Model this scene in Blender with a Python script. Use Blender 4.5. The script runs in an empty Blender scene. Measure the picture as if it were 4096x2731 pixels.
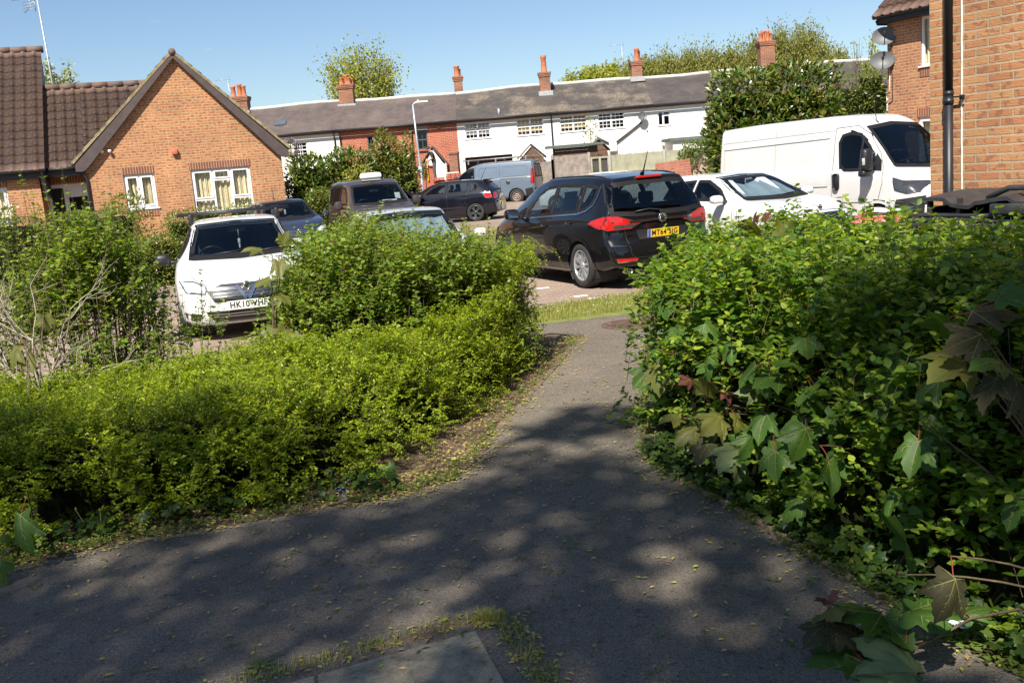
import bpy, bmesh, math, random
import numpy as np
from mathutils import Vector, Matrix
from mathutils.bvhtree import BVHTree
from mathutils.geometry import delaunay_2d_cdt
R = math.radians
scene = bpy.context.scene
col = scene.collection

# ---------------------------------------------------------------- camera
CAM_H, PITCH, ROLL = 1.88, R(10.0), R(4.6)
FW = np.array([0, math.cos(PITCH), -math.sin(PITCH)])
_r0 = np.array([1.0, 0, 0]); _u0 = np.array([0, math.sin(PITCH), math.cos(PITCH)])
RT = math.cos(ROLL) * _r0 - math.sin(ROLL) * _u0
UP = math.sin(ROLL) * _r0 + math.cos(ROLL) * _u0
cd = bpy.data.cameras.new('camera'); cam = bpy.data.objects.new('camera', cd); col.objects.link(cam)
cd.sensor_width = 36.0; cd.lens = 36.0 * 3982 / 4096; cd.clip_start = 0.05; cd.clip_end = 3000
_m = Matrix.Identity(4)
for i in range(3):
    _m[i][0] = RT[i]; _m[i][1] = UP[i]; _m[i][2] = -FW[i]
_m[2][3] = CAM_H
cam.matrix_world = _m
scene.camera = cam

# ---------------------------------------------------------------- sky, sun, exposure
SUN_EL, SUN_AZ = R(50), R(198)          # azimuth clockwise from +Y
w = bpy.data.worlds.new('World'); scene.world = w; w.use_nodes = True
nt = w.node_tree; nt.nodes.clear()
wo = nt.nodes.new('ShaderNodeOutputWorld'); wb = nt.nodes.new('ShaderNodeBackground')
sky = nt.nodes.new('ShaderNodeTexSky'); sky.sky_type = 'NISHITA'; sky.sun_disc = False
sky.sun_elevation = SUN_EL; sky.sun_rotation = SUN_AZ
sky.altitude = 100; sky.air_density = 1.0; sky.dust_density = .35; sky.ozone_density = 4.2
wb.inputs['Strength'].default_value = 0.063
tc = nt.nodes.new('ShaderNodeTexCoord')
mp = nt.nodes.new('ShaderNodeMapping'); mp.inputs['Scale'].default_value = (5.0, 5.0, 14.0); mp.inputs['Location'].default_value = (3.1, 0.4, 0.2)
cn = nt.nodes.new('ShaderNodeTexNoise'); cn.inputs['Scale'].default_value = 1.0; cn.inputs['Detail'].default_value = 7; cn.inputs['Roughness'].default_value = .62
cr = nt.nodes.new('ShaderNodeValToRGB'); cr.color_ramp.elements[0].position = .645; cr.color_ramp.elements[1].position = .86
mx = nt.nodes.new('ShaderNodeMixRGB'); mx.inputs[2].default_value = (11.0, 11.2, 11.6, 1)
ml = nt.nodes.new('ShaderNodeMath'); ml.operation = 'MULTIPLY'; ml.inputs[1].default_value = .75
L = nt.links.new
L(tc.outputs['Generated'], mp.inputs[0]); L(mp.outputs[0], cn.inputs['Vector']); L(cn.outputs['Fac'], cr.inputs[0])
L(cr.outputs[0], ml.inputs[0]); L(ml.outputs[0], mx.inputs[0]); L(sky.outputs[0], mx.inputs[1]); L(mx.outputs[0], wb.inputs[0]); L(wb.outputs[0], wo.inputs[0])

sd = bpy.data.lights.new('sun', 'SUN'); sd.energy = 4.4; sd.angle = R(0.53); sd.color = (1.0, 0.94, 0.84)
sun = bpy.data.objects.new('sun', sd); col.objects.link(sun)
SUN_DIR = Vector((math.sin(SUN_AZ) * math.cos(SUN_EL), math.cos(SUN_AZ) * math.cos(SUN_EL), math.sin(SUN_EL)))
sun.rotation_euler = SUN_DIR.to_track_quat('Z', 'Y').to_euler()
sun.location = (0, -20, 40)
scene.view_settings.view_transform = 'Standard'; scene.view_settings.look = 'None'
scene.view_settings.exposure = 0.98; scene.view_settings.gamma = 1.0
scene.render.engine = 'CYCLES'
scene.cycles.max_bounces = 8; scene.cycles.diffuse_bounces = 5; scene.cycles.glossy_bounces = 3
scene.cycles.transmission_bounces = 4; scene.cycles.transparent_max_bounces = 12
scene.cycles.caustics_reflective = False; scene.cycles.caustics_refractive = False

# ---------------------------------------------------------------- helpers
def ray(px, py):                      # px, py in the 2352 x 1568 picture
    k = 4096 / 2352
    return FW + RT * ((px * k - 2048) / 3982) + UP * ((1365.5 - py * k) / 3982)
_C = np.array([0, 0, CAM_H])
def atY(px, py, Y):
    d = ray(px, py); return Vector(_C + d * (Y / d[1]))
def atZ(px, py, z=0.0):
    d = ray(px, py); return Vector(_C + d * ((z - CAM_H) / d[2]))

def tag(o, label=None, cat=None, group=None, kind=None):
    if label: o['label'] = label
    if cat: o['category'] = cat
    if group: o['group'] = group
    if kind: o['kind'] = kind
    return o
def empty(name, loc=(0, 0, 0), rz=0.0, label=None, cat=None, group=None):
    o = bpy.data.objects.new(name, None); col.objects.link(o)
    o.location = loc; o.rotation_euler = (0, 0, rz); o.empty_display_size = .2
    return tag(o, label, cat, group)
def link(name, me, parent=None):
    o = bpy.data.objects.new(name, me); col.objects.link(o)
    if parent is not None: o.parent = parent
    return o
def raw_mesh(name, V, F, mats, smooth=False, mi=None):
    """V (n,3) array, F (m,k) array of equal sized faces."""
    V = np.asarray(V, np.float32); F = np.asarray(F, np.int32)
    me = bpy.data.meshes.new(name)
    me.vertices.add(len(V)); me.vertices.foreach_set('co', V.ravel())
    m, k = F.shape
    me.loops.add(m * k); me.loops.foreach_set('vertex_index', F.ravel())
    me.polygons.add(m); me.polygons.foreach_set('loop_start', np.arange(0, m * k, k, dtype=np.int32))
    me.polygons.foreach_set('loop_total', np.full(m, k, np.int32))
    if mi is not None: me.polygons.foreach_set('material_index', np.asarray(mi, np.int32))
    if smooth: me.polygons.foreach_set('use_smooth', np.ones(m, bool))
    for x in (mats if isinstance(mats, (list, tuple)) else [mats]): me.materials.append(x)
    me.update(calc_edges=True); me.validate()
    return me

class MB:
    """collects shapes and links them as ONE mesh object, with metric box uv"""
    def __init__(s): s.v = []; s.f = []; s.m = []; s.sm = []
    def add(s, vs, fs, m=0, sm=False):
        b = len(s.v); s.v += [tuple(v) for v in vs]
        for f in fs: s.f.append([b + i for i in f]); s.m.append(m); s.sm.append(sm)
        return s
    def quad(s, a, b, c, d, m=0): return s.add([a, b, c, d], [(0, 1, 2, 3)], m)
    def poly(s, pts, m=0): return s.add(pts, [tuple(range(len(pts)))], m)
    def box(s, c, d, m=0, rz=0.0, mat=None, bev=0.0, taper=(1, 1)):
        x, y, z = d[0] / 2, d[1] / 2, d[2] / 2
        if bev <= 0:
            tx, ty = taper
            vs = [(-x, -y, -z), (x, -y, -z), (x, y, -z), (-x, y, -z), (-x * tx, -y * ty, z), (x * tx, -y * ty, z), (x * tx, y * ty, z), (-x * tx, y * ty, z)]
            fs = [(0, 3, 2, 1), (4, 5, 6, 7), (0, 1, 5, 4), (1, 2, 6, 5), (2, 3, 7, 6), (3, 0, 4, 7)]
        else:
            bm = bmesh.new(); bmesh.ops.create_cube(bm, size=1.0)
            tx, ty = taper
            for v in bm.verts:
                kx, ky = (tx, ty) if v.co.z > 0 else (1, 1)
                v.co = Vector((v.co.x * d[0] * kx, v.co.y * d[1] * ky, v.co.z * d[2]))
            bmesh.ops.bevel(bm, geom=list(bm.edges), offset=bev, segments=2, profile=.5, affect='EDGES')
            bm.verts.index_update()
            vs = [tuple(v.co) for v in bm.verts]; fs = [tuple(v.index for v in f.verts) for f in bm.faces]; bm.free()
        M = mat if mat is not None else Matrix.Rotation(rz, 4, 'Z')
        return s.add([Vector(c) + M.to_3x3() @ Vector(v) for v in vs], fs, m, bev > 0)
    def tube(s, path, r, n=8, m=0, cap=True, sm=True):
        P = [Vector(p) for p in path]; rs = r if isinstance(r, (list, tuple)) else [r] * len(P)
        vs = []; fs = []; pu = None
        for i, p in enumerate(P):
            t = (P[min(i + 1, len(P) - 1)] - P[max(i - 1, 0)]).normalized()
            a = Vector((0, 0, 1)) if abs(t.z) < .9 else Vector((1, 0, 0))
            if pu is not None and (pu - t * pu.dot(t)).length > .2: a = pu
            u = (a - t * a.dot(t)).normalized(); pu = u; v = t.cross(u)
            for k in range(n):
                q = 2 * math.pi * k / n
                vs.append(p + (u * math.cos(q) + v * math.sin(q)) * rs[i])
        for i in range(len(P) - 1):
            for k in range(n):
                a, b = i * n + k, i * n + (k + 1) % n
                fs.append((a, b, b + n, a + n))
        if cap: fs.append(tuple(range(n - 1, -1, -1))); fs.append(tuple(range((len(P) - 1) * n, len(P) * n)))
        return s.add(vs, fs, m, sm)
    def lathe(s, prof, c=(0, 0, 0), n=16, m=0, M=None, sm=True):
        """prof: list of (radius, z) turned about local z"""
        vs = []; fs = []
        M = M or Matrix.Identity(3)
        for r, z in prof:
            for k in range(n):
                q = 2 * math.pi * k / n; vs.append(Vector(c) + M @ Vector((r * math.cos(q), r * math.sin(q), z)))
        for i in range(len(prof) - 1):
            for k in range(n):
                a, b = i * n + k, i * n + (k + 1) % n; fs.append((a, b, b + n, a + n))
        return s.add(vs, fs, m, sm)
    def prism(s, poly, o, ax, ay, az, d, m=0):
        """2d polygon in the (ax, ay) frame at o, extruded d along az"""
        o, ax, ay, az = map(Vector, (o, ax, ay, az)); n = len(poly)
        vs = [o + ax * p[0] + ay * p[1] for p in poly] + [o + ax * p[0] + ay * p[1] + az * d for p in poly]
        fs = [tuple(range(n - 1, -1, -1)), tuple(range(n, 2 * n))] + [(i, (i + 1) % n, n + (i + 1) % n, n + i) for i in range(n)]
        return s.add(vs, fs, m)
    def build(s, name, mats, parent=None, loc=None, smooth=False):
        me = bpy.data.meshes.new(name)
        me.from_pydata(s.v, [], s.f)
        for x in (mats if isinstance(mats, (list, tuple)) else [mats]): me.materials.append(x)
        me.polygons.foreach_set('material_index', s.m)
        me.polygons.foreach_set('use_smooth', [True] * len(s.f) if smooth else s.sm)
        uvl = me.uv_layers.new(name='uv'); me.update()
        V = me.vertices
        uv = [0.0] * (2 * len(me.loops))
        Z = Vector((0, 0, 1))
        for p in me.polygons:
            n = p.normal
            t = Z.cross(n)
            if t.length < .08: t = Vector((1, 0, 0)); b = Vector((0, 1, 0))
            else: t.normalize(); b = n.cross(t)
            for li in p.loop_indices:
                q = V[me.loops[li].vertex_index].co
                uv[2 * li] = q.dot(t); uv[2 * li + 1] = q.dot(b)
        uvl.data.foreach_set('uv', uv)
        o = link(name, me, parent)
        if loc is not None: o.location = loc
        return o
def copy_tree(o, parent=None):
    c = o.copy(); col.objects.link(c)
    if parent is not None: c.parent = parent; c.matrix_parent_inverse = o.matrix_parent_inverse.copy()
    for ch in o.children: copy_tree(ch, c)
    return c

# ---------------------------------------------------------------- materials
def _mat(name):
    m = bpy.data.materials.new(name); m.use_nodes = True
    t = m.node_tree; b = t.nodes['Principled BSDF']
    return m, t, b, t.links.new
def N(t, kind, **kw):
    n = t.nodes.new('ShaderNode' + kind)
    for k, v in kw.items():
        if k in n.inputs: n.inputs[k].default_value = v
        else: setattr(n, k, v)
    return n
def ramp(t, stops):
    r = t.nodes.new('ShaderNodeValToRGB'); e = r.color_ramp.elements
    while len(e) < len(stops): e.new(.5)
    for i, (p, c) in enumerate(stops):
        e[i].position = p; e[i].color = (*c, 1) if len(c) == 3 else c
    return r
def c4(c): return (c[0], c[1], c[2], 1)
def plain(name, c, rough=.6, var=.12, scale=6.0, metal=0.0, coat=0.0, bump=0.0, bscale=60.0, spec=.5, c2=None):
    m, t, b, l = _mat(name)
    b.inputs['Roughness'].default_value = rough; b.inputs['Metallic'].default_value = metal
    b.inputs['Coat Weight'].default_value = coat; b.inputs['Coat Roughness'].default_value = .04
    b.inputs['Specular IOR Level'].default_value = spec
    tc = N(t, 'TexCoord')
    n = N(t, 'TexNoise', Scale=scale, Detail=6.0, Roughness=.6); l(tc.outputs['Object'], n.inputs['Vector'])
    d = c2 or tuple(x * (1 - 2 * var) for x in c)
    e = tuple(min(1, x * (1 + var)) for x in c)
    r = ramp(t, [(.3, d), (.7, e)]); l(n.outputs['Fac'], r.inputs[0]); l(r.outputs[0], b.inputs['Base Color'])
    if bump:
        n2 = N(t, 'TexNoise', Scale=bscale, Detail=4.0); l(tc.outputs['Object'], n2.inputs['Vector'])
        bp = N(t, 'Bump', Strength=bump, Distance=.01); l(n2.outputs['Fac'], bp.inputs['Height']); l(bp.outputs[0], b.inputs['Normal'])
    return m
def brickmat(name, c1, c2, mortar, blotch, bw=.235, bh=.075, mo=.010, blotch_amt=.8, bump=.5, bl_lo=.54, bl_hi=.60, bu=14.0, bv=13.3):
    m, t, b, l = _mat(name)
    uv = N(t, 'UVMap')
    br = N(t, 'TexBrick', Scale=1.0); br.offset = .5
    br.inputs['Color1'].default_value = c4(c1); br.inputs['Color2'].default_value = c4(c2); br.inputs['Mortar'].default_value = c4(mortar)
    br.inputs['Brick Width'].default_value = bw; br.inputs['Row Height'].default_value = bh
    br.inputs['Mortar Size'].default_value = mo; br.inputs['Mortar Smooth'].default_value = .3; br.inputs['Bias'].default_value = -.1
    l(uv.outputs[0], br.inputs['Vector'])
    mp = N(t, 'Mapping'); mp.inputs['Scale'].default_value = (bu, bv, 1); l(uv.outputs[0], mp.inputs[0])
    n = N(t, 'TexNoise', Scale=1.0, Detail=1.0); l(mp.outputs[0], n.inputs['Vector'])
    r = ramp(t, [(bl_lo, (0, 0, 0)), (bl_hi, (1, 1, 1))]); l(n.outputs['Fac'], r.inputs[0])
    inv = N(t, 'Math', operation='SUBTRACT'); inv.inputs[0].default_value = 1.0; l(br.outputs['Fac'], inv.inputs[1])
    mu = N(t, 'Math', operation='MULTIPLY'); l(r.outputs[0], mu.inputs[0]); l(inv.outputs[0], mu.inputs[1])
    mu2 = N(t, 'Math', operation='MULTIPLY'); l(mu.outputs[0], mu2.inputs[0]); mu2.inputs[1].default_value = blotch_amt
    mx = N(t, 'MixRGB'); l(mu2.outputs[0], mx.inputs[0]); l(br.outputs['Color'], mx.inputs[1]); mx.inputs[2].default_value = c4(blotch)
    n2 = N(t, 'TexNoise', Scale=1.3, Detail=5.0); l(uv.outputs[0], n2.inputs['Vector'])
    r2 = ramp(t, [(.3, (.74, .74, .75)), (.7, (1.12, 1.09, 1.05))]); l(n2.outputs['Fac'], r2.inputs[0])
    m2 = N(t, 'MixRGB', blend_type='MULTIPLY'); m2.inputs[0].default_value = 1; l(mx.outputs[0], m2.inputs[1]); l(r2.outputs[0], m2.inputs[2])
    l(m2.outputs[0], b.inputs['Base Color']); b.inputs['Roughness'].default_value = .85
    n3 = N(t, 'TexNoise', Scale=55.0, Detail=3.0)
    mp3 = N(t, 'Mapping'); mp3.inputs['Scale'].default_value = (.45, 1.6, 1); l(uv.outputs[0], mp3.inputs[0]); l(mp3.outputs[0], n3.inputs['Vector'])
    s = N(t, 'Math', operation='MULTIPLY_ADD'); l(n3.outputs['Fac'], s.inputs[0]); s.inputs[1].default_value = .45; l(inv.outputs[0], s.inputs[2])
    bp = N(t, 'Bump', Strength=bump, Distance=.012); l(s.outputs[0], bp.inputs['Height']); l(bp.outputs[0], b.inputs['Normal'])
    return m
def leafmat(name, cols, rough=.42, trans=.35, tcol=None, spec=.5):
    """each leaf its own tone"""
    m, t, b, l = _mat(name)
    g = N(t, 'NewGeometry')
    k = len(cols)
    r = ramp(t, [(i / max(1, k - 1), c) for i, c in enumerate(cols)]); l(g.outputs['Random Per Island'], r.inputs[0])
    l(r.outputs[0], b.inputs['Base Color']); b.inputs['Roughness'].default_value = rough
    b.inputs['Specular IOR Level'].default_value = spec
    tr = N(t, 'BsdfTranslucent')
    hs = N(t, 'MixRGB', blend_type='MULTIPLY'); hs.inputs[0].default_value = 1; hs.inputs[2].default_value = c4(tcol or (1.7, 1.5, .6))
    l(r.outputs[0], hs.inputs[1]); l(hs.outputs[0], tr.inputs[0])
    mx = N(t, 'MixShader'); mx.inputs[0].default_value = trans
    l(b.outputs[0], mx.inputs[1]); l(tr.outputs[0], mx.inputs[2]); l(mx.outputs[0], t.nodes['Material Output'].inputs[0])
    return m
def glassmat(name, tint=(.55, .62, .62), refl=1.0, rough=.0):
    m, t, b, l = _mat(name); t.nodes.remove(b)
    tr = N(t, 'BsdfTransparent'); tr.inputs[0].default_value = c4(tint)
    gl = N(t, 'BsdfGlossy', Roughness=rough); gl.inputs[0].default_value = (.95, .97, 1, 1)
    fr = N(t, 'Fresnel', IOR=1.5); g = N(t, 'NewGeometry'); io = N(t, 'Math', operation='MULTIPLY_ADD'); l(g.outputs['Backfacing'], io.inputs[0]); io.inputs[1].default_value = 1 / 1.5 - 1.5; io.inputs[2].default_value = 1.5; l(io.outputs[0], fr.inputs['IOR'])
    mr = N(t, 'Math', operation='MULTIPLY'); l(fr.outputs[0], mr.inputs[0]); mr.inputs[1].default_value = refl
    mx = N(t, 'MixShader'); l(mr.outputs[0], mx.inputs[0]); l(tr.outputs[0], mx.inputs[1]); l(gl.outputs[0], mx.inputs[2])
    l(mx.outputs[0], t.nodes['Material Output'].inputs[0])
    return m
def paintmat(name, c, rough=.3, coat=1.0, metal=0.0, flake=0.0, dirt=.12):
    """car paint outside, dark lining inside"""
    m, t, b, l = _mat(name)
    tc = N(t, 'TexCoord'); g = N(t, 'NewGeometry')
    n = N(t, 'TexNoise', Scale=3.0, Detail=6.0, Roughness=.65); l(tc.outputs['Object'], n.inputs['Vector'])
    r = ramp(t, [(.35, c), (.8, tuple(x * (1 - dirt) + .05 * dirt for x in c))]); l(n.outputs['Fac'], r.inputs[0])
    mx = N(t, 'MixRGB'); l(g.outputs['Backfacing'], mx.inputs[0]); l(r.outputs[0], mx.inputs[1]); mx.inputs[2].default_value = (.035, .035, .038, 1)
    l(mx.outputs[0], b.inputs['Base Color']); b.inputs['Roughness'].default_value = rough; b.inputs['Metallic'].default_value = metal
    b.inputs['Coat Weight'].default_value = coat; b.inputs['Coat Roughness'].default_value = .03
    if max(c) < .1: b.inputs['Specular IOR Level'].default_value = .12
    return m
M = {}
M['brick'] = brickmat('buff_brick', (.50, .235, .095), (.44, .175, .075), (.50, .36, .21), (.26, .085, .05))
M['brick_near'] = brickmat('buff_rustic_brick', (.50, .255, .112), (.43, .175, .078), (.45, .345, .225), (.27, .11, .065), bump=.9, blotch_amt=.7, bl_lo=.57, bl_hi=.63, bu=13.0)
M['brick_far'] = brickmat('brown_brick', (.50, .22, .10), (.40, .155, .075), (.48, .36, .22), (.24, .10, .08))
M['soldier'] = brickmat('soldier_brick', (.24, .085, .05), (.21, .075, .045), (.50, .36, .22), (.17, .06, .04), bw=.075, bh=.9, mo=.009, blotch_amt=.2, bump=.4)
M['red_brick'] = brickmat('red_brick', (.52, .115, .05), (.42, .09, .045), (.52, .32, .22), (.20, .06, .045), bw=.235, bh=.085, mo=.012)
M['red_brick_new'] = brickmat('new_red_brick', (.55, .13, .07), (.50, .11, .06), (.42, .2, .13), (.32, .08, .05), bump=.3)
M['chimney_brick'] = brickmat('chimney_brick', (.38, .12, .06), (.22, .09, .055), (.36, .26, .18), (.11, .06, .045))
M['white_render'] = plain('white_render', (.80, .775, .69), .8, .03, 1.2, bump=.12, bscale=25)
M['cream_render'] = plain('cream_render', (.80, .76, .66), .8, .03, 1.2, bump=.12, bscale=25)
M['white_upvc'] = plain('white_upvc', (.80, .80, .80), .35, .02)
M['white_paint'] = plain('white_paint', (.78, .77, .73), .5, .04)
M['grey_upvc'] = plain('grey_upvc', (.09, .1, .115), .4, .05)
M['black_plastic'] = plain('black_plastic', (.018, .018, .02), .45, .15)
M['bin_black'] = plain('black_bin_plastic', (.035, .034, .035), .5, .2, 9, c2=(.022, .022, .024))
M['fascia'] = plain('dark_fascia', (.022, .022, .024), .5, .1)
M['bargeboard'] = plain('brown_bargeboard', (.085, .062, .058), .55, .12, 5)
M['rubber'] = plain('tyre_rubber', (.03, .029, .028), .85, .2, 12)
M['chrome'] = plain('chrome', (.58, .59, .61), .14, .02, metal=1.0)
M['alloy'] = plain('silver_alloy', (.62, .63, .64), .3, .05, metal=.7)
M['dark_alloy'] = plain('gunmetal_alloy', (.10, .105, .11), .35, .1, metal=.6)
M['steel_dirty'] = plain('rusty_steel_wheel', (.30, .27, .24), .6, .3, 25, metal=.3, c2=(.16, .09, .05))
M['galv'] = plain('galvanised_steel', (.46, .48, .49), .45, .1, 10, metal=.5)
M['grey_dish'] = plain('grey_dish', (.115, .12, .125), .5, .08)
M['terracotta'] = plain('terracotta', (.50, .16, .065), .7, .18, 9)
M['lead'] = plain('lead_flashing', (.40, .41, .42), .5, .12, 8)
M['ridge_cement'] = plain('mortared_ridge', (.55, .53, .49), .85, .12, 3, bump=.3, bscale=12)
M['red_lens'] = plain('red_lens', (.50, .012, .01), .15, .1, coat=.6)
M['amber_lens'] = plain('amber_lens', (.7, .10, .02), .15, .1, coat=.6)
M['clear_lens'] = plain('clear_lens', (.55, .57, .58), .1, .2, 30, coat=1.0)
M['smoke_lens'] = plain('smoked_lens', (.05, .05, .055), .1, .2, 30, coat=1.0)
M['plate_white'] = plain('white_plate', (.80, .80, .78), .35, .02)
M['plate_yellow'] = plain('yellow_plate', (.85, .52, .02), .35, .02)
M['plate_blue'] = plain('blue_plate_band', (.02, .12, .55), .35, .02)
M['ink'] = plain('black_ink', (.015, .015, .015), .5, .02)
M['glass'] = glassmat('car_glass', (.55, .62, .63), 1.0)
M['trim'] = plain('matt_black_trim', (.012, .012, .013), .7, .1, spec=.25)
M['glass_dark'] = glassmat('privacy_glass', (.14, .18, .185), 1.0)
M['win_glass'] = glassmat('window_glass', (.88, .91, .91), .8)
M['cabin'] = plain('cabin_trim', (.030, .031, .034), .8, .15)
M['seat_cloth'] = plain('seat_cloth', (.045, .047, .052), .9, .2, 20)
M['foil'] = plain('foil_sunshade', (.72, .80, .86), .28, .1, 14, metal=.35, bump=.9, bscale=9)
M['curtain'] = plain('cream_net_curtain', (.80, .70, .48), .85, .12, 14, c2=(.55, .46, .28))
M['blind_tan'] = plain('tan_blind', (.62, .42, .17), .8, .1, 10)
M['blind_pink'] = plain('pale_pleated_blind', (.75, .62, .54), .8, .1, 10)
M['room_dark'] = plain('dark_room', (.03, .032, .034), .9, .1)  # near-black colour put in for the unlit space behind panes
M['wood_grey'] = plain('weathered_wood', (.30, .255, .215), .85, .2, 4, c2=(.17, .14, .12), bump=.3, bscale=30)
M['wood_green'] = plain('algae_fence_board', (.34, .34, .235), .85, .15, 2.2, c2=(.24, .23, .16), bump=.3, bscale=30)
M['wood_brown'] = plain('brown_cladding', (.15, .085, .05), .8, .2, 6, bump=.3, bscale=30)
M['felt_green'] = plain('green_roof_felt', (.12, .145, .13), .9, .15, 10)
M['concrete'] = plain('concrete_post', (.36, .34, .29), .9, .12, 9, bump=.2)
M['bark'] = plain('bark', (.11, .082, .06), .9, .3, 14, bump=.5, bscale=40)
M['twig'] = plain('shrub_twig', (.13, .095, .05), .85, .3, 20)
M['twig_green'] = plain('green_shoot', (.20, .22, .07), .6, .25, 20)
M['twig_grey'] = plain('dead_grey_twig', (.42, .37, .29), .9, .25, 18, c2=(.24, .19, .14))
M['red_stem'] = plain('red_leaf_stalk', (.22, .045, .03), .5, .2, 20)
M['orange_steel'] = plain('orange_skip_steel', (.65, .20, .04), .6, .2, 5, c2=(.35, .12, .05))
M['pallet'] = plain('reddish_pallet_wood', (.33, .13, .085), .8, .2, 7)
M['steel_grey'] = plain('roof_rack_steel', (.33, .34, .34), .5, .15, 10, metal=.6)
M['bag_white'] = plain('pale_plastic_bag', (.62, .68, .76), .35, .08, 9)
M['card'] = plain('buff_cardboard', (.62, .52, .40), .8, .08, 5)
M['paper'] = plain('white_card', (.72, .71, .70), .8, .06, 5)
M['lid_red'] = plain('faded_red_lid', (.62, .10, .12), .45, .12, 6)
M['bin_green'] = plain('green_bin', (.055, .10, .045), .5, .15, 6)
M['white_block'] = plain('white_marking_block', (.74, .74, .76), .7, .05, 20)
# ---------------------------------------------------------------- ground materials
def groundmat(name, kind):
    m, t, b, l = _mat(name)
    tc = N(t, 'TexCoord'); P = tc.outputs['Object']
    b.inputs['Roughness'].default_value = .9; b.inputs['Specular IOR Level'].default_value = .3
    def noise(s, d=5.0, r=.6):
        n = N(t, 'TexNoise', Scale=s, Detail=d, Roughness=r); l(P, n.inputs['Vector']); return n
    def mul(a, c, f=1.0):
        x = N(t, 'MixRGB', blend_type='MULTIPLY'); x.inputs[0].default_value = f; l(a, x.inputs[1]); l(c, x.inputs[2]); return x.outputs[0]
    if kind == 'tarmac':
        a = noise(.9, 8, .68); ra = ramp(t, [(.3, (.165, .140, .112)), (.52, (.212, .180, .144)), (.75, (.27, .228, .182))]); l(a.outputs['Fac'], ra.inputs[0])
        v = N(t, 'TexVoronoi', Scale=150.0); l(P, v.inputs['Vector'])
        rv = ramp(t, [(.0, (1.35, 1.33, 1.3)), (.35, (1, 1, 1)), (.75, (.62, .62, .62))]); l(v.outputs['Distance'], rv.inputs[0])
        n2 = noise(70, 3); r2 = ramp(t, [(.3, (.66, .66, .66)), (.7, (1.25, 1.24, 1.22))]); l(n2.outputs['Fac'], r2.inputs[0])
        # small pits and dark scabs
        n3 = noise(17, 6, .75); r3 = ramp(t, [(.34, (.30, .29, .28)), (.44, (1, 1, 1))]); l(n3.outputs['Fac'], r3.inputs[0])
        n5 = noise(2.1, 7, .72); r5 = ramp(t, [(.30, (.72, .71, .70)), (.45, (1, 1, 1)), (.60, (1, 1, 1)), (.72, (1.4, 1.4, 1.4))]); l(n5.outputs['Fac'], r5.inputs[0])
        c = mul(mul(mul(mul(ra.outputs[0], rv.outputs[0]), r2.outputs[0]), r3.outputs[0], .8), r5.outputs[0]); l(c, b.inputs['Base Color'])
        ad = N(t, 'Math', operation='MULTIPLY_ADD'); l(n2.outputs['Fac'], ad.inputs[0]); ad.inputs[1].default_value = .8; l(v.outputs['Distance'], ad.inputs[2])
        bp = N(t, 'Bump', Strength=.7, Distance=.006); l(ad.outputs[0], bp.inputs['Height']); l(bp.outputs[0], b.inputs['Normal'])
    elif kind == 'blocks':
        mp = N(t, 'Mapping'); mp.inputs['Rotation'].default_value = (0, 0, R(-21)); l(P, mp.inputs[0])
        br = N(t, 'TexBrick', Scale=1.0); br.inputs['Brick Width'].default_value = .2; br.inputs['Row Height'].default_value = .1; br.inputs['Mortar Size'].default_value = .004
        br.inputs['Color1'].default_value = (.36, .27, .215, 1); br.inputs['Color2'].default_value = (.30, .225, .18, 1); br.inputs['Mortar'].default_value = (.13, .11, .085, 1)
        l(mp.outputs[0], br.inputs['Vector'])
        a = noise(.5, 6); ra = ramp(t, [(.3, (.80, .80, .80)), (.7, (1.12, 1.1, 1.08))]); l(a.outputs['Fac'], ra.inputs[0])
        n2 = noise(40, 4); r2 = ramp(t, [(.3, (.8, .8, .8)), (.7, (1.15, 1.15, 1.15))]); l(n2.outputs['Fac'], r2.inputs[0])
        c = mul(mul(br.outputs['Color'], ra.outputs[0]), r2.outputs[0]); l(c, b.inputs['Base Color'])
        bp = N(t, 'Bump', Strength=.6, Distance=.008, invert=True); l(br.outputs['Fac'], bp.inputs['Height']); l(bp.outputs[0], b.inputs['Normal'])
    elif kind == 'soil':
        a = noise(2.5, 8, .7); ra = ramp(t, [(.25, (.07, .05, .034)), (.5, (.20, .14, .092)), (.75, (.36, .27, .18))]); l(a.outputs['Fac'], ra.inputs[0])
        n2 = noise(85, 4, .7); r2 = ramp(t, [(.3, (.55, .55, .55)), (.62, (1.15, 1.12, 1.05)), (.72, (2.0, 1.75, 1.35))]); l(n2.outputs['Fac'], r2.inputs[0])
        l(mul(ra.outputs[0], r2.outputs[0]), b.inputs['Base Color'])
        bp = N(t, 'Bump', Strength=1.0, Distance=.03); l(n2.outputs['Fac'], bp.inputs['Height']); l(bp.outputs[0], b.inputs['Normal'])
    elif kind == 'slab':
        a = noise(6.5, 10, .78); ra = ramp(t, [(.32, (.10, .088, .066)), (.44, (.24, .206, .148)), (.56, (.34, .29, .20)), (.66, (.43, .37, .25)), (.74, (.64, .55, .38))]); l(a.outputs['Fac'], ra.inputs[0])
        n2 = noise(120, 3); r2 = ramp(t, [(.3, (.75, .75, .75)), (.7, (1.2, 1.2, 1.2))]); l(n2.outputs['Fac'], r2.inputs[0])
        l(mul(ra.outputs[0], r2.outputs[0]), b.inputs['Base Color'])
        bp = N(t, 'Bump', Strength=.5, Distance=.004); l(n2.outputs['Fac'], bp.inputs['Height']); l(bp.outputs[0], b.inputs['Normal'])
    elif kind == 'turf':
        a = noise(6, 6, .7); ra = ramp(t, [(.3, (.11, .14, .03)), (.55, (.19, .21, .05)), (.75, (.30, .26, .10))]); l(a.outputs['Fac'], ra.inputs[0]); l(ra.outputs[0], b.inputs['Base Color'])
    return m
M['tarmac'] = groundmat('old_tarmac', 'tarmac'); M['blocks'] = groundmat('block_paving', 'blocks'); M['soil'] = groundmat('soil', 'soil')
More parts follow.
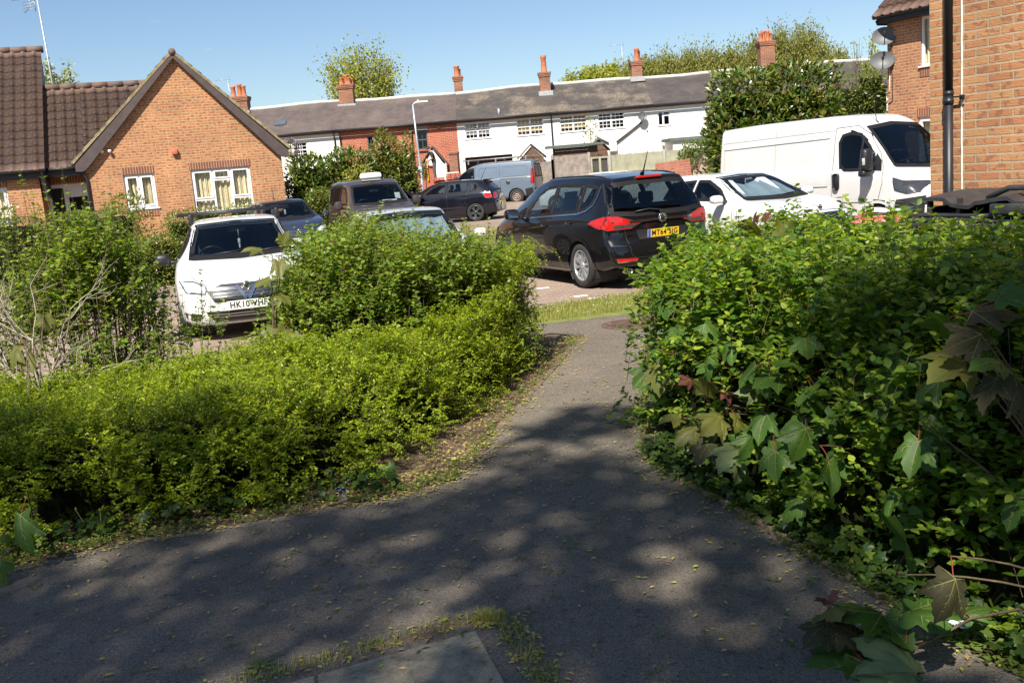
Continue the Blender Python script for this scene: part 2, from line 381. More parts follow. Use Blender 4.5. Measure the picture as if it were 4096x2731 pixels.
M['slab'] = groundmat('old_paving_slab', 'slab'); M['turf'] = groundmat('turf', 'turf')
M['edging'] = plain('brick_edging', (.30, .19, .135), .9, .3, 10, bump=.6, bscale=60)
M['edging_red'] = plain('terracotta_edging', (.20, .135, .095), .9, .35, 6, bump=.7, bscale=50)

def gz(x, y):
    return 0.0 if y < 38 else min(.45, (y - 38) * .035)
# the ground: one sheet out to the horizon
xs = [-900, -300, -100, -60, -40, -28, -20, -14, -10, -6, -3, 0, 3, 6, 10, 14, 20, 28, 40, 60, 100, 300, 900]
ys = [-300, -60, -20, -8, -2, 2, 4, 6, 8, 10, 14, 18, 24, 30, 38, 44, 51, 60, 80, 120, 300, 900, 2000]
V = [(x, y, gz(x, y) - .012) for y in ys for x in xs]; nx = len(xs)
F = [(j * nx + i, j * nx + i + 1, (j + 1) * nx + i + 1, (j + 1) * nx + i) for j in range(len(ys) - 1) for i in range(nx - 1)]
tag(link('ground', raw_mesh('ground', V, F, M['soil'])), kind='structure')

def sheet(name, pts, mat, z, kind='structure', th=0.05):
    b = MB(); n = len(pts)
    top = [(p[0], p[1], gz(p[0], p[1]) + z) for p in pts]
    me = delaunay_2d_cdt([Vector((p[0], p[1])) for p in top], [(i, (i + 1) % n) for i in range(n)], [], 1, 1e-5)
    b.add([(v.x, v.y, gz(v.x, v.y) + z) for v in me[0]], me[2])
    b.f = [f if (Vector(b.v[f[1]]) - Vector(b.v[f[0]])).cross(Vector(b.v[f[2]]) - Vector(b.v[f[0]])).z > 0 else f[::-1] for f in b.f]
    return tag(b.build(name, mat), kind=kind)
def G(*pp): return [tuple(atZ(x, y))[:2] for x, y in pp]
PATH_L = G((-500, 1372), (0, 1306), (130, 1281), (300, 1240), (520, 1208), (800, 1158), (930, 1138), (1040, 1103), (1104, 1053), (1145, 990), (1215, 915), (1285, 838), (1325, 790), (1338, 772))
PATH_R = G((1478, 785), (1476, 850), (1470, 960), (1473, 1030), (1495, 1072), (1560, 1108), (1700, 1180), (1850, 1276), (2010, 1368), (2130, 1440), (2400, 1585))
VL0 = atZ(1253, 743); VL1 = atZ(1455, 719); VU0 = atZ(1242, 706); VU1 = atZ(1456, 677)
dv = (VL1 - VL0).normalized(); du = (VU1 - VU0).normalized()
A0 = VL0 - dv * 9; A1 = VL1 + dv * 5
path_pts = [(-12, .5), (-12, 4.7)] + PATH_L[1:] + [tuple(atZ(1270, 765))[:2], (A0.x, A0.y - .55), (A0.x, A0.y), (A1.x, A1.y), (A1.x, A1.y - .8)] + PATH_R + [(3.2, .5)]
sheet('path', path_pts, M['tarmac'], 0.0)
B0 = VU0 - du * 9; B1 = VU1 + du * 5
sheet('verge', [tuple(A0)[:2], tuple(A1)[:2], tuple(B1)[:2], tuple(B0)[:2]], M['turf'], -.004)
sheet('car_park', [(B0.x, B0.y), (B1.x, B1.y), (9.3, 18.0), (16, 44), (24, 48), (20, 51.0), (4, 51.0), (-3, 48.5), (-6, 38), (-4.4, 29.0), (-16.5, 24.5), (-16.5, 10.2)], M['blocks'], -.008)
sheet('grass_island', G((1060, 520), (1156, 522), (1156, 560), (1060, 570)) , M['turf'], .004)

# brick and timber edgings along the path
def edging(name, pts, mat, w=.055, h=.035, label='', seg=.22, gap=.006, z=0.0):
    b = MB(); rnd = random.Random(5)
    for i in range(len(pts) - 1):
        p, q = Vector((*pts[i], 0)), Vector((*pts[i + 1], 0)); d = q - p; Ln = d.length; d.normalize()
        k = max(1, round(Ln / seg)); s = Ln / k
        for j in range(k):
            c = p + d * (s * (j + .5)); b.box((c.x, c.y, z + h / 2 - .03 + rnd.uniform(-.004, .004)), (s - gap, w, h + .03), rz=math.atan2(d.y, d.x) + rnd.uniform(-.01, .01), bev=.006)
    return tag(b.build(name, mat), label, 'edging')
def offset(pts, d):
    out = []
    for i in range(len(pts)):
        a = Vector(pts[max(0, i - 1)]); b = Vector(pts[min(len(pts) - 1, i + 1)]); t = (b - a).normalized(); out.append((pts[i][0] - t.y * d, pts[i][1] + t.x * d))
    return out
edging('path_edging', offset(PATH_L[6:13], .035), M['edging_red'], .05, .010, 'thin terracotta edging strip between the tarmac path and the low box-leaved hedge', seg=.9)
edging('path_edging', offset(PATH_R[4:10], .03)[::1], M['edging'], .035, .03, 'dark timber edging between the tarmac path and the snowberry thicket', seg=1.2)

# stone slabs with a brick border at the photographer's feet
SA = atZ(540, 1576); SB = atZ(1092, 1424); SC = atZ(1150, 1424); SD = atZ(1262, 1576)
P0, P1 = Vector((SA.x, SA.y)), Vector((SB.x, SB.y)); P2, P3 = Vector((SC.x, SC.y)), Vector((SD.x, SD.y))
d1 = (P0 - P1).normalized(); d2 = (P3 - P2).normalized()
edging('slab_edging', [tuple(P1 + d1 * 2.2), tuple(P1), tuple(P1 * .35 + P2 * .65)], M['edging'], .07, .012, 'weathered brick edging round the stone slabs at the foot of the picture', seg=.45)
edging('slab_edging', [tuple(P1 * .35 + P2 * .65), tuple(P2 + d2 * 1.2)], M['edging'], .07, .012, 'short brick edging running off beside the right side of the stone slabs', seg=.45)
q0 = P1 + (d1 * .03 + d2 * .10); 
def slab(pts, label):
    b = MB(); cx = sum(p[0] for p in pts) / 4; cy = sum(p[1] for p in pts) / 4
    b.prism([(p[0], p[1]) for p in pts], (0, 0, -.05), (1, 0, 0), (0, 1, 0), (0, 0, 1), .056)
    tag(b.build('paving_slab', M['slab']), label, 'paving slab', 'stone slabs at the foot of the path')
L1 = (atZ(718, 1540).to_2d() - q0).dot(d1)
n2 = d2 * 1.0
slab([tuple(q0), tuple(q0 + n2 * .5 + d1 * .02), tuple(q0 + n2 * .5 + d1 * (L1 + .02)), tuple(q0 + d1 * (L1 - .008))][::-1], 'large mottled grey paving slab inside the brick corner at the foot of the picture')
slab([tuple(q0 + d1 * (L1 + .008)), tuple(q0 + d1 * (L1 + .03) + n2 * .5), tuple(q0 + d1 * (L1 + 1.0) + n2 * .5), tuple(q0 + d1 * (L1 + 1.0))][::-1], 'grey paving slab cut off by the bottom edge, beside the dandelion stalk')

# white marking blocks set in the paving, manhole cover in the cross path
for i, (x, y) in enumerate([(1247, 662), (1333, 680), (1363, 685), (1240, 704)]):
    p = atZ(x, y); b = MB(); b.box((0, 0, 0), (.19, .095, .012), bev=.004)
    o = tag(b.build('marking_block', M['white_block'], loc=(p.x, p.y, .001)), ['white bay-marking block farthest back on the paving by the black car', 'left one of two white marking blocks just below the black car wheel', 'right one of two white marking blocks just below the black car wheel', 'white marking block in the paving nearest the shrub at the verge'][i], 'marking block', 'white bay marking blocks in the paving')
    o.rotation_euler[2] = R(12)
p = atZ(1448, 745); b = MB(); b.lathe([(.30, 0), (.30, .012), (.285, .014), (.28, .008), (.0, .008)], n=28); b.lathe([(.33, 0), (.33, .008), (.302, .008)], n=28)
for i in range(-4, 5):
    b.box((0, i * .055, .010), (.5 - abs(i) * .035, .02, .005))
tag(b.build('manhole_cover', plain('rusty_iron', (.13, .075, .055), .8, .3, 8), loc=(p.x, p.y, .002)), 'round rusty manhole cover in the tarmac beside the thicket', 'manhole cover')
# ---------------------------------------------------------------- foliage
RNG = np.random.default_rng(7)
def unit(v): return v / np.maximum(1e-9, np.linalg.norm(v, axis=-1, keepdims=True))
def oval_leaf(L=1.0, W=.5, fold=.12, n=3):
    """leaf along +x from 0 to L, normal +z; two rows of quads"""
    xs = np.linspace(0, 1, n + 1); V = []; F = []
    for i, x in enumerate(xs):
        w = W / 2 * (math.sin(math.pi * min(1, max(0.0, x)) ** .85) if 0 < x < 1 else .04)
        zc = -.16 * x * x * L
        V += [(x * L, -w, zc + fold * w), (x * L, 0, zc), (x * L, w, zc + fold * w)]
    for i in range(n):
        for k in (0, 1): F.append((3 * i + k, 3 * (i + 1) + k, 3 * (i + 1) + k + 1, 3 * i + k + 1))
    return np.array(V), np.array(F)
def quad_leaf(L=1.0, W=.45):
    return np.array([(0, 0, 0), (.5 * L, -W / 2, .06 * L), (L, 0, -.04 * L), (.5 * L, W / 2, .06 * L)]), np.array([(0, 1, 2, 3)])
def palmate_leaf(veins=False):
    """five lobed, toothed leaf, unit size, stalk at origin, pointing +x; softly cupped between the main veins"""
    half = [(0, .02), (-.10, .14), (-.13, .24), (-.19, .33), (-.10, .40), (-.02, .44), (.04, .40), (.12, .36), (.19, .42), (.28, .55), (.36, .53), (.43, .60), (.52, .61), (.58, .66), (.61, .55), (.57, .46), (.60, .38), (.53, .28), (.62, .27), (.69, .29), (.76, .22), (.84, .19), (.90, .09), (1.02, 0)]
    pts = half + [(x, -y) for x, y in half[-2:0:-1]]; n = len(pts)
    ax = [0, .85, -.85, 2.0, -2.0]
    def zz(x, y):
        r = math.hypot(x, y); th = math.atan2(y, x); d = min(abs(th - q) for q in ax); return -.26 * r * r + .16 * r * min(d, .45) * (1.2 - min(d, .45))
    V = [(0, 0, 0)]; F = []
    for k in (.34, .67, 1.0): V += [(x * k, y * k, zz(x * k, y * k)) for x, y in pts]
    for i in range(n):
        j = (i + 1) % n; F.append((0, 1 + i, 1 + j, 1 + j))
    F = [(f[0], f[1], f[2]) for f in F]
    for q in (0, 1):
        o, p = 1 + q * n, 1 + (q + 1) * n
        for i in range(n): j = (i + 1) % n; F += [(o + i, p + i, p + j), (o + i, p + j, o + j)]
    if not veins: return np.array(V), np.array(F)
    W = []; G_ = []
    def strip(x0, y0, x1, y1, w):
        L_ = math.hypot(x1 - x0, y1 - y0); nx_, ny_ = -(y1 - y0) / L_ * w, (x1 - x0) / L_ * w; o = len(W)
        for t, k in ((0, 1), (.5, .75), (1, .2)): x, y = x0 + (x1 - x0) * t, y0 + (y1 - y0) * t; W.extend([(x + nx_ * k, y + ny_ * k, zz(x, y) + .012), (x - nx_ * k, y - ny_ * k, zz(x, y) + .012)])
        G_.extend([(o, o + 1, o + 3), (o, o + 3, o + 2), (o + 2, o + 3, o + 5), (o + 2, o + 5, o + 4)])
    for a_, r in ((0, .95), (.82, .80), (-.82, .80), (2.05, .36), (-2.05, .36)):
        c, s_ = math.cos(a_), math.sin(a_); strip(0, 0, r * c, r * s_, .012)
        if r > .5:
            for t in (.35, .55, .75):
                for q in (.7, -.7): strip(r * c * t, r * s_ * t, r * c * t + .2 * (1.1 - t) * math.cos(a_ + q) * 1.2, r * s_ * t + .2 * (1.1 - t) * math.sin(a_ + q) * 1.2, .006)
    return np.array(W), np.array(G_)
def scatter(P, X, Nn, S, leaf):
    """place leaves: position, axis, normal hint, size"""
    V0, F0 = leaf
    X = unit(X); Y = unit(np.cross(Nn, X)); Z = np.cross(X, Y)
    S = np.asarray(S).reshape(-1, 1, 1)
    V = P[:, None, :] + S * (V0[None, :, 0:1] * X[:, None] + V0[None, :, 1:2] * Y[:, None] + V0[None, :, 2:3] * Z[:, None])
    n, k = len(P), len(V0)
    F = F0[None] + (np.arange(n) * k)[:, None, None]
    return V.reshape(-1, 3), F.reshape(-1, F0.shape[1])
def tubes(paths, r0, r1, n=4):
    """many thin tapering stems at once: paths (m, k, 3)"""
    paths = np.asarray(paths, float); m, k, _ = paths.shape
    T = unit(np.gradient(paths, axis=1)); ref = np.where(np.abs(T[..., 2:3]) < .9, np.array([0, 0, 1.0]), np.array([1.0, 0, 0]))
    U = unit(np.cross(T, ref)); W = np.cross(T, U)
    r0 = np.broadcast_to(np.asarray(r0, float), (m,)); r1 = np.broadcast_to(np.asarray(r1, float), (m,))
    rr = r0[:, None] + (r1 - r0)[:, None] * np.linspace(0, 1, k)[None]
    q = np.arange(n) * 2 * math.pi / n
    V = paths[:, :, None] + rr[:, :, None, None] * (U[:, :, None] * np.cos(q)[None, None, :, None] + W[:, :, None] * np.sin(q)[None, None, :, None])
    a = np.arange(n); b = (a + 1) % n; F = []
    base = (np.arange(m) * k * n)[:, None, None, None] + (np.arange(k - 1) * n)[None, :, None, None]
    f = np.stack([a, b, b + n, a + n], -1)[None, None] + base
    return V.reshape(-1, 3), f.reshape(-1, 4)
def bez(a, b, c, k=6):
    t = np.linspace(0, 1, k)[None, :, None]
    return (1 - t) ** 2 * a[:, None] + 2 * t * (1 - t) * b[:, None] + t * t * c[:, None]
def pick(paths, per, lo=.15):
    """points and tangents along each path"""
    m, k, _ = paths.shape
    t = lo + (1 - lo) * (np.arange(per) + .5)[None] / per + RNG.uniform(-.3, .3, (m, per)) / per * (1 - lo)
    t = np.clip(t, 0, .999) * (k - 1); i = t.astype(int); f = (t - i)[..., None]
    r = np.arange(m)[:, None]
    A, B = paths[r, i], paths[r, np.minimum(i + 1, k - 1)]
    return (A + (B - A) * f).reshape(-1, 3), unit(B - A).reshape(-1, 3), (t / (k - 1)).reshape(-1)
def shoots_leaves(paths, per, size, leaf, lo=.15, up=.8, spread=1.0, taper=.35, pairs=True):
    P, T, t = pick(paths, per, lo)
    n = len(P); side = unit(np.cross(T, np.array([0, 0, 1.0]) + RNG.normal(0, .25, (n, 3))))
    if pairs:
        P = np.repeat(P, 2, 0); T = np.repeat(T, 2, 0); t = np.repeat(t, 2); s = np.tile([1, -1], n)[:, None]; side = np.repeat(side, 2, 0) * s; n *= 2
    else: side = side * RNG.choice([-1, 1], n)[:, None]
    X = unit(side * spread + T * .55 + RNG.normal(0, .22, (n, 3)))
    Nn = unit(np.array([0, 0, up]) + RNG.normal(0, .38, (n, 3)) + T * .2)
    S = size * RNG.uniform(.65, 1.25, n) * (1 - taper * t)
    return scatter(P, X, Nn, S, leaf)
def merge(*vf):
    V = []; F = []; o = 0
    for v, f in vf:
        V.append(v); F.append(f + o); o += len(v)
    return np.concatenate(V), np.concatenate(F)
def in_poly(P, poly):
    x, y = P[:, 0], P[:, 1]; ins = np.zeros(len(P), bool); n = len(poly)
    for i in range(n):
        (x0, y0), (x1, y1) = poly[i], poly[(i + 1) % n]
        c = ((y0 > y) != (y1 > y)) & (x < (x1 - x0) * (y - y0) / (y1 - y0 + 1e-12) + x0); ins ^= c
    return ins
def edge_dist(P, poly):
    d = np.full(len(P), 1e9); n = len(poly)
    for i in range(n):
        a = np.array(poly[i]); b = np.array(poly[(i + 1) % n]); ab = b - a
        t = np.clip(((P - a) @ ab) / (ab @ ab + 1e-12), 0, 1); d = np.minimum(d, np.linalg.norm(P - (a + t[:, None] * ab), axis=1))
    return d
def lump(P, s, seed=0):
    """smooth pseudo noise in -1..1"""
    r = np.random.default_rng(seed); out = 0
    for k in range(5):
        d = r.normal(0, 1, 3); d /= np.linalg.norm(d); out = out + np.sin((P @ d[:P.shape[1]]) * s * (.7 + .35 * k) + r.uniform(0, 6.28)) / 5 * 1.6
    return out
class Mound:
    """a shrub mass: footprint polygon, height, rounded edge"""
    def __init__(s, poly, h, edge=.5, seed=1, lumps=.12, ls=3.0, hfun=None):
        s.poly = [tuple(p) for p in poly]; s.h = h; s.e = edge; s.seed = seed; s.l = lumps; s.ls = ls; s.hf = hfun
        a = np.array(s.poly); s.lo, s.hi = a.min(0), a.max(0)
    def height(s, P):
        d = edge_dist(P, s.poly); q = np.clip(d / s.e, 0, 1)
        H = s.h if s.hf is None else s.hf(P)
        return H * np.sqrt(np.maximum(0, 1 - (1 - q) ** 2)) * (1 + s.l * lump(P, s.ls, s.seed))
    def foot(s, n):
        out = np.zeros((0, 2))
        while len(out) < n:
            P = RNG.uniform(s.lo, s.hi, (n * 2, 2)); out = np.concatenate([out, P[in_poly(P, s.poly)]])
        return out[:n]
    def surface(s, n, wall=.5, depth=.25):
        """points on the top and on the flanks with outward normals"""
        nt = int(n * (1 - wall)); P = s.foot(nt); e = .03
        z = s.height(P); gx = (s.height(P + [e, 0]) - s.height(P - [e, 0])) / (2 * e); gy = (s.height(P + [0, e]) - s.height(P - [0, e])) / (2 * e)
        Nt = unit(np.stack([-gx, -gy, np.ones(nt)], 1)); Pt = np.concatenate([P, z[:, None]], 1)
        a = np.array(s.poly); b = np.roll(a, -1, 0); ln = np.linalg.norm(b - a, axis=1); nw = n - nt
        i = RNG.choice(len(a), nw, p=ln / ln.sum()); t = RNG.uniform(0, 1, nw)[:, None]
        E = a[i] + (b[i] - a[i]) * t; c = a.mean(0)
        area = 0.5 * np.sum(a[:, 0] * b[:, 1] - b[:, 0] * a[:, 1]); sg = 1 if area > 0 else -1
        no = unit(np.stack([(b[i] - a[i])[:, 1], -(b[i] - a[i])[:, 0]], 1)) * sg
        q = RNG.uniform(.03, 1, nw) ** .9 * (math.pi / 2)
        H = np.full(nw, s.h) if s.hf is None else s.hf(E - no * s.e * .6)
        k = 1 + s.l * lump(E, s.ls, s.seed)
        Pw = np.concatenate([E - no * (s.e * (1 - np.cos(q)))[:, None] * 1.0, (H * np.sin(q) * k)[:, None]], 1)
        Nw = unit(np.concatenate([no * np.cos(q)[:, None], np.sin(q)[:, None]], 1))
        P3 = np.concatenate([Pt, Pw]); N3 = np.concatenate([Nt, Nw])
        return P3 - N3 * (RNG.uniform(0, 1, n) ** 1.5 * depth)[:, None], N3
    def core(s, k=.72, step=.12, inset=.14):
        """dense inner branchwork so that no daylight shows through the middle"""
        xs = np.arange(s.lo[0], s.hi[0] + step, step); ys = np.arange(s.lo[1], s.hi[1] + step, step)
        X, Y = np.meshgrid(xs, ys); P = np.stack([X.ravel(), Y.ravel()], 1)
        ins = in_poly(P, s.poly) & (edge_dist(P, s.poly) > inset)
        Z = np.where(ins, s.height(P) * k + RNG.uniform(-.04, .04, len(P)), -.05)
        nx = len(xs); F = [(j * nx + i, j * nx + i + 1, (j + 1) * nx + i + 1, (j + 1) * nx + i) for j in range(len(ys) - 1) for i in range(nx - 1)]
        F = np.array([f for f in F if any(ins[list(f)])])
        return np.concatenate([P, Z[:, None]], 1), F
M['bush_core'] = plain('shaded_branchwork', (.016, .019, .006), 1.0, .5, 16, bump=1.0, bscale=30, spec=.02)  # dark colour stands in for shade inside the shrubs; solid hull, no modelled branches
LEAF = dict(
    honey=leafmat('box_honeysuckle_leaf', [(.095, .175, .008), (.19, .285, .010), (.305, .385, .016), (.42, .46, .03)], .38, .40, (1.6, 1.5, .4), .35),
    snow=leafmat('snowberry_leaf', [(.09, .165, .018), (.14, .235, .022), (.22, .31, .03), (.33, .37, .06)], .5, .45, (1.7, 1.6, .5)),
    snow_dark=leafmat('snowberry_leaf_lush', [(.055, .135, .012), (.105, .205, .017), (.20, .30, .023), (.36, .43, .045)], .5, .45, (1.6, 1.6, .5)),
    syc=leafmat('sycamore_leaf', [(.035, .085, .012), (.05, .11, .015), (.085, .15, .022)], .5, .30, (1.7, 1.6, .4), .3),
    syc_young=leafmat('young_sycamore_leaf', [(.10, .135, .02), (.15, .165, .03), (.15, .12, .035)], .5, .4, (1.6, 1.4, .5)),
    syc_red=leafmat('red_sycamore_leaf', [(.16, .045, .03), (.10, .03, .03), (.24, .075, .04)], .45, .35, (1.6, 1.2, .7)),
    syc_bronze=leafmat('bronze_sycamore_leaf', [(.045, .045, .020), (.062, .05, .026), (.06, .075, .025)], .6, .2, (1.5, 1.3, .6), .2),
    syc_pale=leafmat('pale_leaf_underside', [(.13, .18, .07), (.16, .21, .085)], .6, .25, (1.3, 1.4, .7)),
    laurel=leafmat('laurel_leaf', [(.035, .078, .008), (.07, .125, .014), (.125, .18, .022), (.22, .21, .035)], .33, .18, (1.6, 1.6, .4), .7),
    laurel_tip=leafmat('laurel_new_tip', [(.17, .11, .035), (.20, .16, .045)], .4, .3),
    hedge=leafmat('hedge_leaf', [(.07, .13, .016), (.12, .17, .022), (.18, .215, .032), (.22, .21, .05)], .38, .36),
    clipped=leafmat('clipped_hedge_leaf', [(.07, .105, .02), (.11, .15, .028), (.16, .185, .045)], .5, .3),
    yellow=leafmat('golden_leaf', [(.26, .25, .035), (.36, .33, .05), (.22, .24, .04)], .5, .3),
    spring=leafmat('spring_tree_leaf', [(.23, .27, .03), (.31, .34, .04), (.38, .37, .06)], .5, .42, (1.4, 1.3, .5)),
    poplar=leafmat('poplar_leaf', [(.20, .22, .04), (.26, .26, .05), (.29, .27, .075), (.18, .23, .04)], .6, .40, (1.3, 1.2, .5)),
    pale=leafmat('whitebeam_leaf', [(.36, .40, .22), (.45, .48, .30), (.28, .33, .15)], .6, .3, (1.2, 1.2, .7)),
    ivy=leafmat('ivy_leaf', [(.014, .036, .006), (.024, .052, .008), (.07, .11, .014)], .45, .15, spec=.3),
    weed=leafmat('weed_leaf', [(.08, .15, .02), (.13, .20, .03), (.17, .22, .04)], .5, .4),
    grass=leafmat('grass_blade', [(.17, .22, .025), (.25, .28, .045), (.36, .35, .09), (.40, .34, .14)], .6, .35, (1.3, 1.3, .5)),
    shade=leafmat('shade_tree_leaf', [(.10, .15, .02), (.15, .19, .03)], .5, .5, (1.7, 1.4, .5)),
    litter=leafmat('fallen_leaf_bit', [(.50, .42, .08), (.36, .44, .06), (.42, .22, .10), (.55, .45, .18)], .7, .15, (1.2, 1.1, .6)),
    vein=leafmat('leaf_vein', [(.16, .19, .05), (.20, .22, .07)], .6, .2),
    brown=leafmat('dead_flower_head', [(.20, .08, .04), (.13, .06, .035), (.26, .12, .07)], .9, .1),
)
def plant(name, label, cat, stems, leaves, stem_mat, leaf_mat, group=None, core=None, loc=(0, 0, 0), extra=()):
    r = empty(name, loc, 0, label, cat, group); off = np.array(loc)
    def sub(n, vf, m):
        V, F = vf; o = link(n, raw_mesh(n, V - off, F, m), r); return o
    if core is not None: sub('branchwork', core, M['bush_core'])
    if stems is not None: sub('stems', stems, stem_mat)
    sub('foliage', leaves, leaf_mat)
    for n, vf, m in extra: sub(n, vf, m)
    return r
# ---------------------------------------------------------------- near shrubs
def spray_shrub(mound, n, wall, depth, Ls, per, size, leaf, droop=.0, lift=.4, lo=.1, out=1.0, taper=.3, up=.8, r=.0016, base=None, tuft=9, tr=.10):
    """tufts of shoots that end on the surface of the mound and lean outward"""
    P, Nn = mound.surface(max(1, n // tuft), wall, depth); k = RNG.integers(0, len(P), n); D0 = unit(Nn * out + RNG.normal(0, .38, Nn.shape) + np.array([0, 0, lift]))
    ln = RNG.uniform(*Ls, n)[:, None]; P = P[k] + RNG.normal(0, tr, (n, 3)) * [1, 1, .6]; P[:, 2] = np.maximum(P[:, 2], .03)
    D = unit(D0[k] + RNG.normal(0, .33, (n, 3)))
    A = P - D * ln * .75; A[:, 2] = np.maximum(A[:, 2], .01)
    T = P + D * ln * .25; T[:, 2] = np.maximum(T[:, 2] - droop * ln[:, 0], .015)
    B = (A + T) / 2 + np.array([0, 0, 1.0]) * ln * (.10 + droop * .5)
    paths = bez(A, B, T, 6)
    return tubes(paths, r, r * .4, 3), shoots_leaves(paths, per, size, leaf, lo=lo, taper=taper, up=up)

# low box-leaved honeysuckle along the path
hp = [(-9.5, 5.25), (-6.6, 5.3), (-4.9, 5.15), (-3.6, 5.1), (-2.85, 5.22), (-2.2, 5.5), (-1.6, 5.62), (-1.05, 5.86), (-.82, 6.15), (-.62, 6.6), (-.36, 7.3), (-.10, 8.05), (.12, 8.85), (.26, 9.6), (.12, 10.3), (-.3, 10.2), (-.55, 8.9), (-1.0, 8.1), (-2.1, 8.0), (-3.0, 7.8), (-4.4, 7.6), (-6.8, 7.8), (-9.5, 7.6)]
def honey_h(P):
    x, y = P[:, 0], P[:, 1]
    return .66 + .16 * np.clip((y - 6.2) / 2.0, 0, 1) * np.clip((x + 2.4) / 1.2, -.6, 1) + .30 * np.clip((y - 8.0) / 1.3, 0, 1) * np.clip((x + .7) / .6, 0, 1)
honey = Mound(hp, .75, .62, 3, .14, 3.8, honey_h)
ST, LV = spray_shrub(honey, 18500, .55, .14, (.16, .36), 12, .031, quad_leaf(1, .48), droop=.22, lift=.15, up=.9, r=.0012, tuft=11, tr=.075)
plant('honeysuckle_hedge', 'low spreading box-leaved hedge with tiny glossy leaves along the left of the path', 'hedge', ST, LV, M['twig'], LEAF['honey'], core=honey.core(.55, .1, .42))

def snowberry(name, label, mound, n, wall, size, mat, cat='shrub', shoots=None, heads=0, core=.66, depth=.3, per=8, Ls=(.25, .6), lf=None):
    lf = lf or oval_leaf(1, .68, .15, 3)
    ST, LV = spray_shrub(mound, n, wall, depth, Ls, per, size, lf, lift=.65, up=1.0, r=.0022)
    parts = [LV]; st = [ST]
    # main canes from the ground
    f = mound.foot(90); z = mound.height(f)
    A = np.concatenate([f * .8 + f.mean(0) * .2, np.zeros((90, 1))], 1); T = np.concatenate([f, (z * .95)[:, None]], 1)
    st.append(tubes(bez(A, (A + T) / 2 + RNG.normal(0, .05, A.shape), T, 6), .006, .003, 4))
    if shoots is not None:
        S0, S1 = shoots; paths = bez(S0, (S0 + S1) / 2 + RNG.normal(0, .04, S0.shape), S1, 8)
        st.append(tubes(paths, .0035, .0012, 4)); parts.append(shoots_leaves(paths, 11, size * 1.05, lf, lo=.3, taper=.35, up=.9))
    ex = []
    if heads:
        P, Nn = mound.surface(heads, .45, .05)
        for p in P:
            Q = p + RNG.normal(0, .012, (9, 3)); ex.append(('dead_head', scatter(Q, RNG.normal(0, 1, Q.shape), RNG.normal(0, 1, Q.shape), RNG.uniform(.014, .026, 9), quad_leaf(1, .8)), LEAF['brown']))
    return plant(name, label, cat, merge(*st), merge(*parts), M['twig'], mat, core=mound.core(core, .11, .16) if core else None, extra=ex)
def tall_shoots(mound, n, lo, hi, lean=.2):
    f = mound.foot(n); z = mound.height(f)
    S0 = np.concatenate([f, (z * .55)[:, None]], 1); h = RNG.uniform(lo, hi, n)
    S1 = S0 + np.concatenate([RNG.normal(0, lean, (n, 2)) * h[:, None], (h + z * .45)[:, None]], 1)
    return S0, S1
sp = [(-2.12, 8.35), (-1.8, 7.95), (-1.2, 7.85), (-.6, 8.1), (-.05, 8.5), (.22, 9.3), (.18, 10.2), (-.5, 10.5), (-1.6, 10.5), (-2.2, 10.0), (-2.3, 9.2)]
m2 = Mound(sp, 1.32, .46, 11, .10, 3.0, lambda P: 1.00 + .36 * np.exp(-((P[:, 0] + 1.3) / .95) ** 2))
snowberry('snowberry_shrub', 'big rounded shrub with small oval leaves and brown dead heads beside the white van', m2, 3000, .5, .052, LEAF['snow'], shoots=tall_shoots(m2, 90, .06, .24), heads=42)
sl = [(-5.0, 8.2), (-4.4, 7.8), (-3.7, 7.55), (-3.1, 7.6), (-2.72, 8.1), (-2.9, 8.9), (-3.6, 9.2), (-4.2, 8.8)]
m3 = Mound(sl, 1.55, .7, 12, .2, 2.6)
snowberry('snowberry_shrub', 'loose tall shrub with dark oval leaves before the clipped hedge at the left', m3, 1350, .45, .050, LEAF['snow'], shoots=tall_shoots(m3, 90, .20, .62, .22), core=None, depth=.6, per=8)
# thin young shoots standing in front of the white van's bonnet
f = np.array([(-2.52, 7.9), (-2.55, 8.0), (-2.6, 8.05), (-2.72, 7.95), (-2.50, 8.1), (-2.62, 8.2)])
S0 = np.concatenate([f, np.full((6, 1), .3)], 1); S1 = S0 + np.array([(.05, 0, .75), (.16, .05, .85), (-.05, .02, .7), (-.2, 0, .55), (.22, 0, .6), (.1, .05, .95)])
pt = bez(S0, (S0 + S1) / 2 + RNG.normal(0, .03, S0.shape), S1, 8)
br0 = np.repeat(pt[:, 4], 3, 0); br1 = br0 + np.stack([RNG.normal(0, .14, 18), RNG.normal(0, .1, 18), RNG.uniform(.12, .3, 18)], 1)
bp = bez(br0, (br0 + br1) / 2, br1, 8)
plant('snowberry_sapling', 'thin leafy shoots rising in front of the white van number plate', 'shrub', merge(tubes(pt, .004, .0015), tubes(bp, .002, .001)),
      merge(shoots_leaves(pt, 13, .04, oval_leaf(1, .65), lo=.35), shoots_leaves(bp, 7, .036, oval_leaf(1, .65))), M['twig'], LEAF['snow'])

# the big thicket right of the path
rp = [(1.02, 7.35), (.90, 6.9), (.92, 6.2), (1.00, 5.6), (1.22, 5.05), (1.40, 4.5), (1.58, 4.0), (1.80, 3.35), (2.05, 2.9), (3.2, 2.9), (4.2, 3.4), (4.3, 6.6), (3.3, 7.6), (2.2, 8.0), (1.4, 7.9)]
m4 = Mound(rp, 1.3, .33, 13, .06, 2.6, lambda P: 1.21 + .12 * np.clip((P[:, 0] - 1.0) / 1.0, 0, 1) - .40 * np.clip((P[:, 0] - 2.2) / 1.2, 0, 1) * np.clip((P[:, 1] - 4.5) / 2, 0, 1))
snowberry('snowberry_thicket', 'broad dense thicket of round leaves filling the right side of the path', m4, 6600, .62, .060, LEAF['snow_dark'], 'hedge', shoots=tall_shoots(m4, 220, .05, .19, .14), core=.66, depth=.26, heads=0, Ls=(.2, .5))

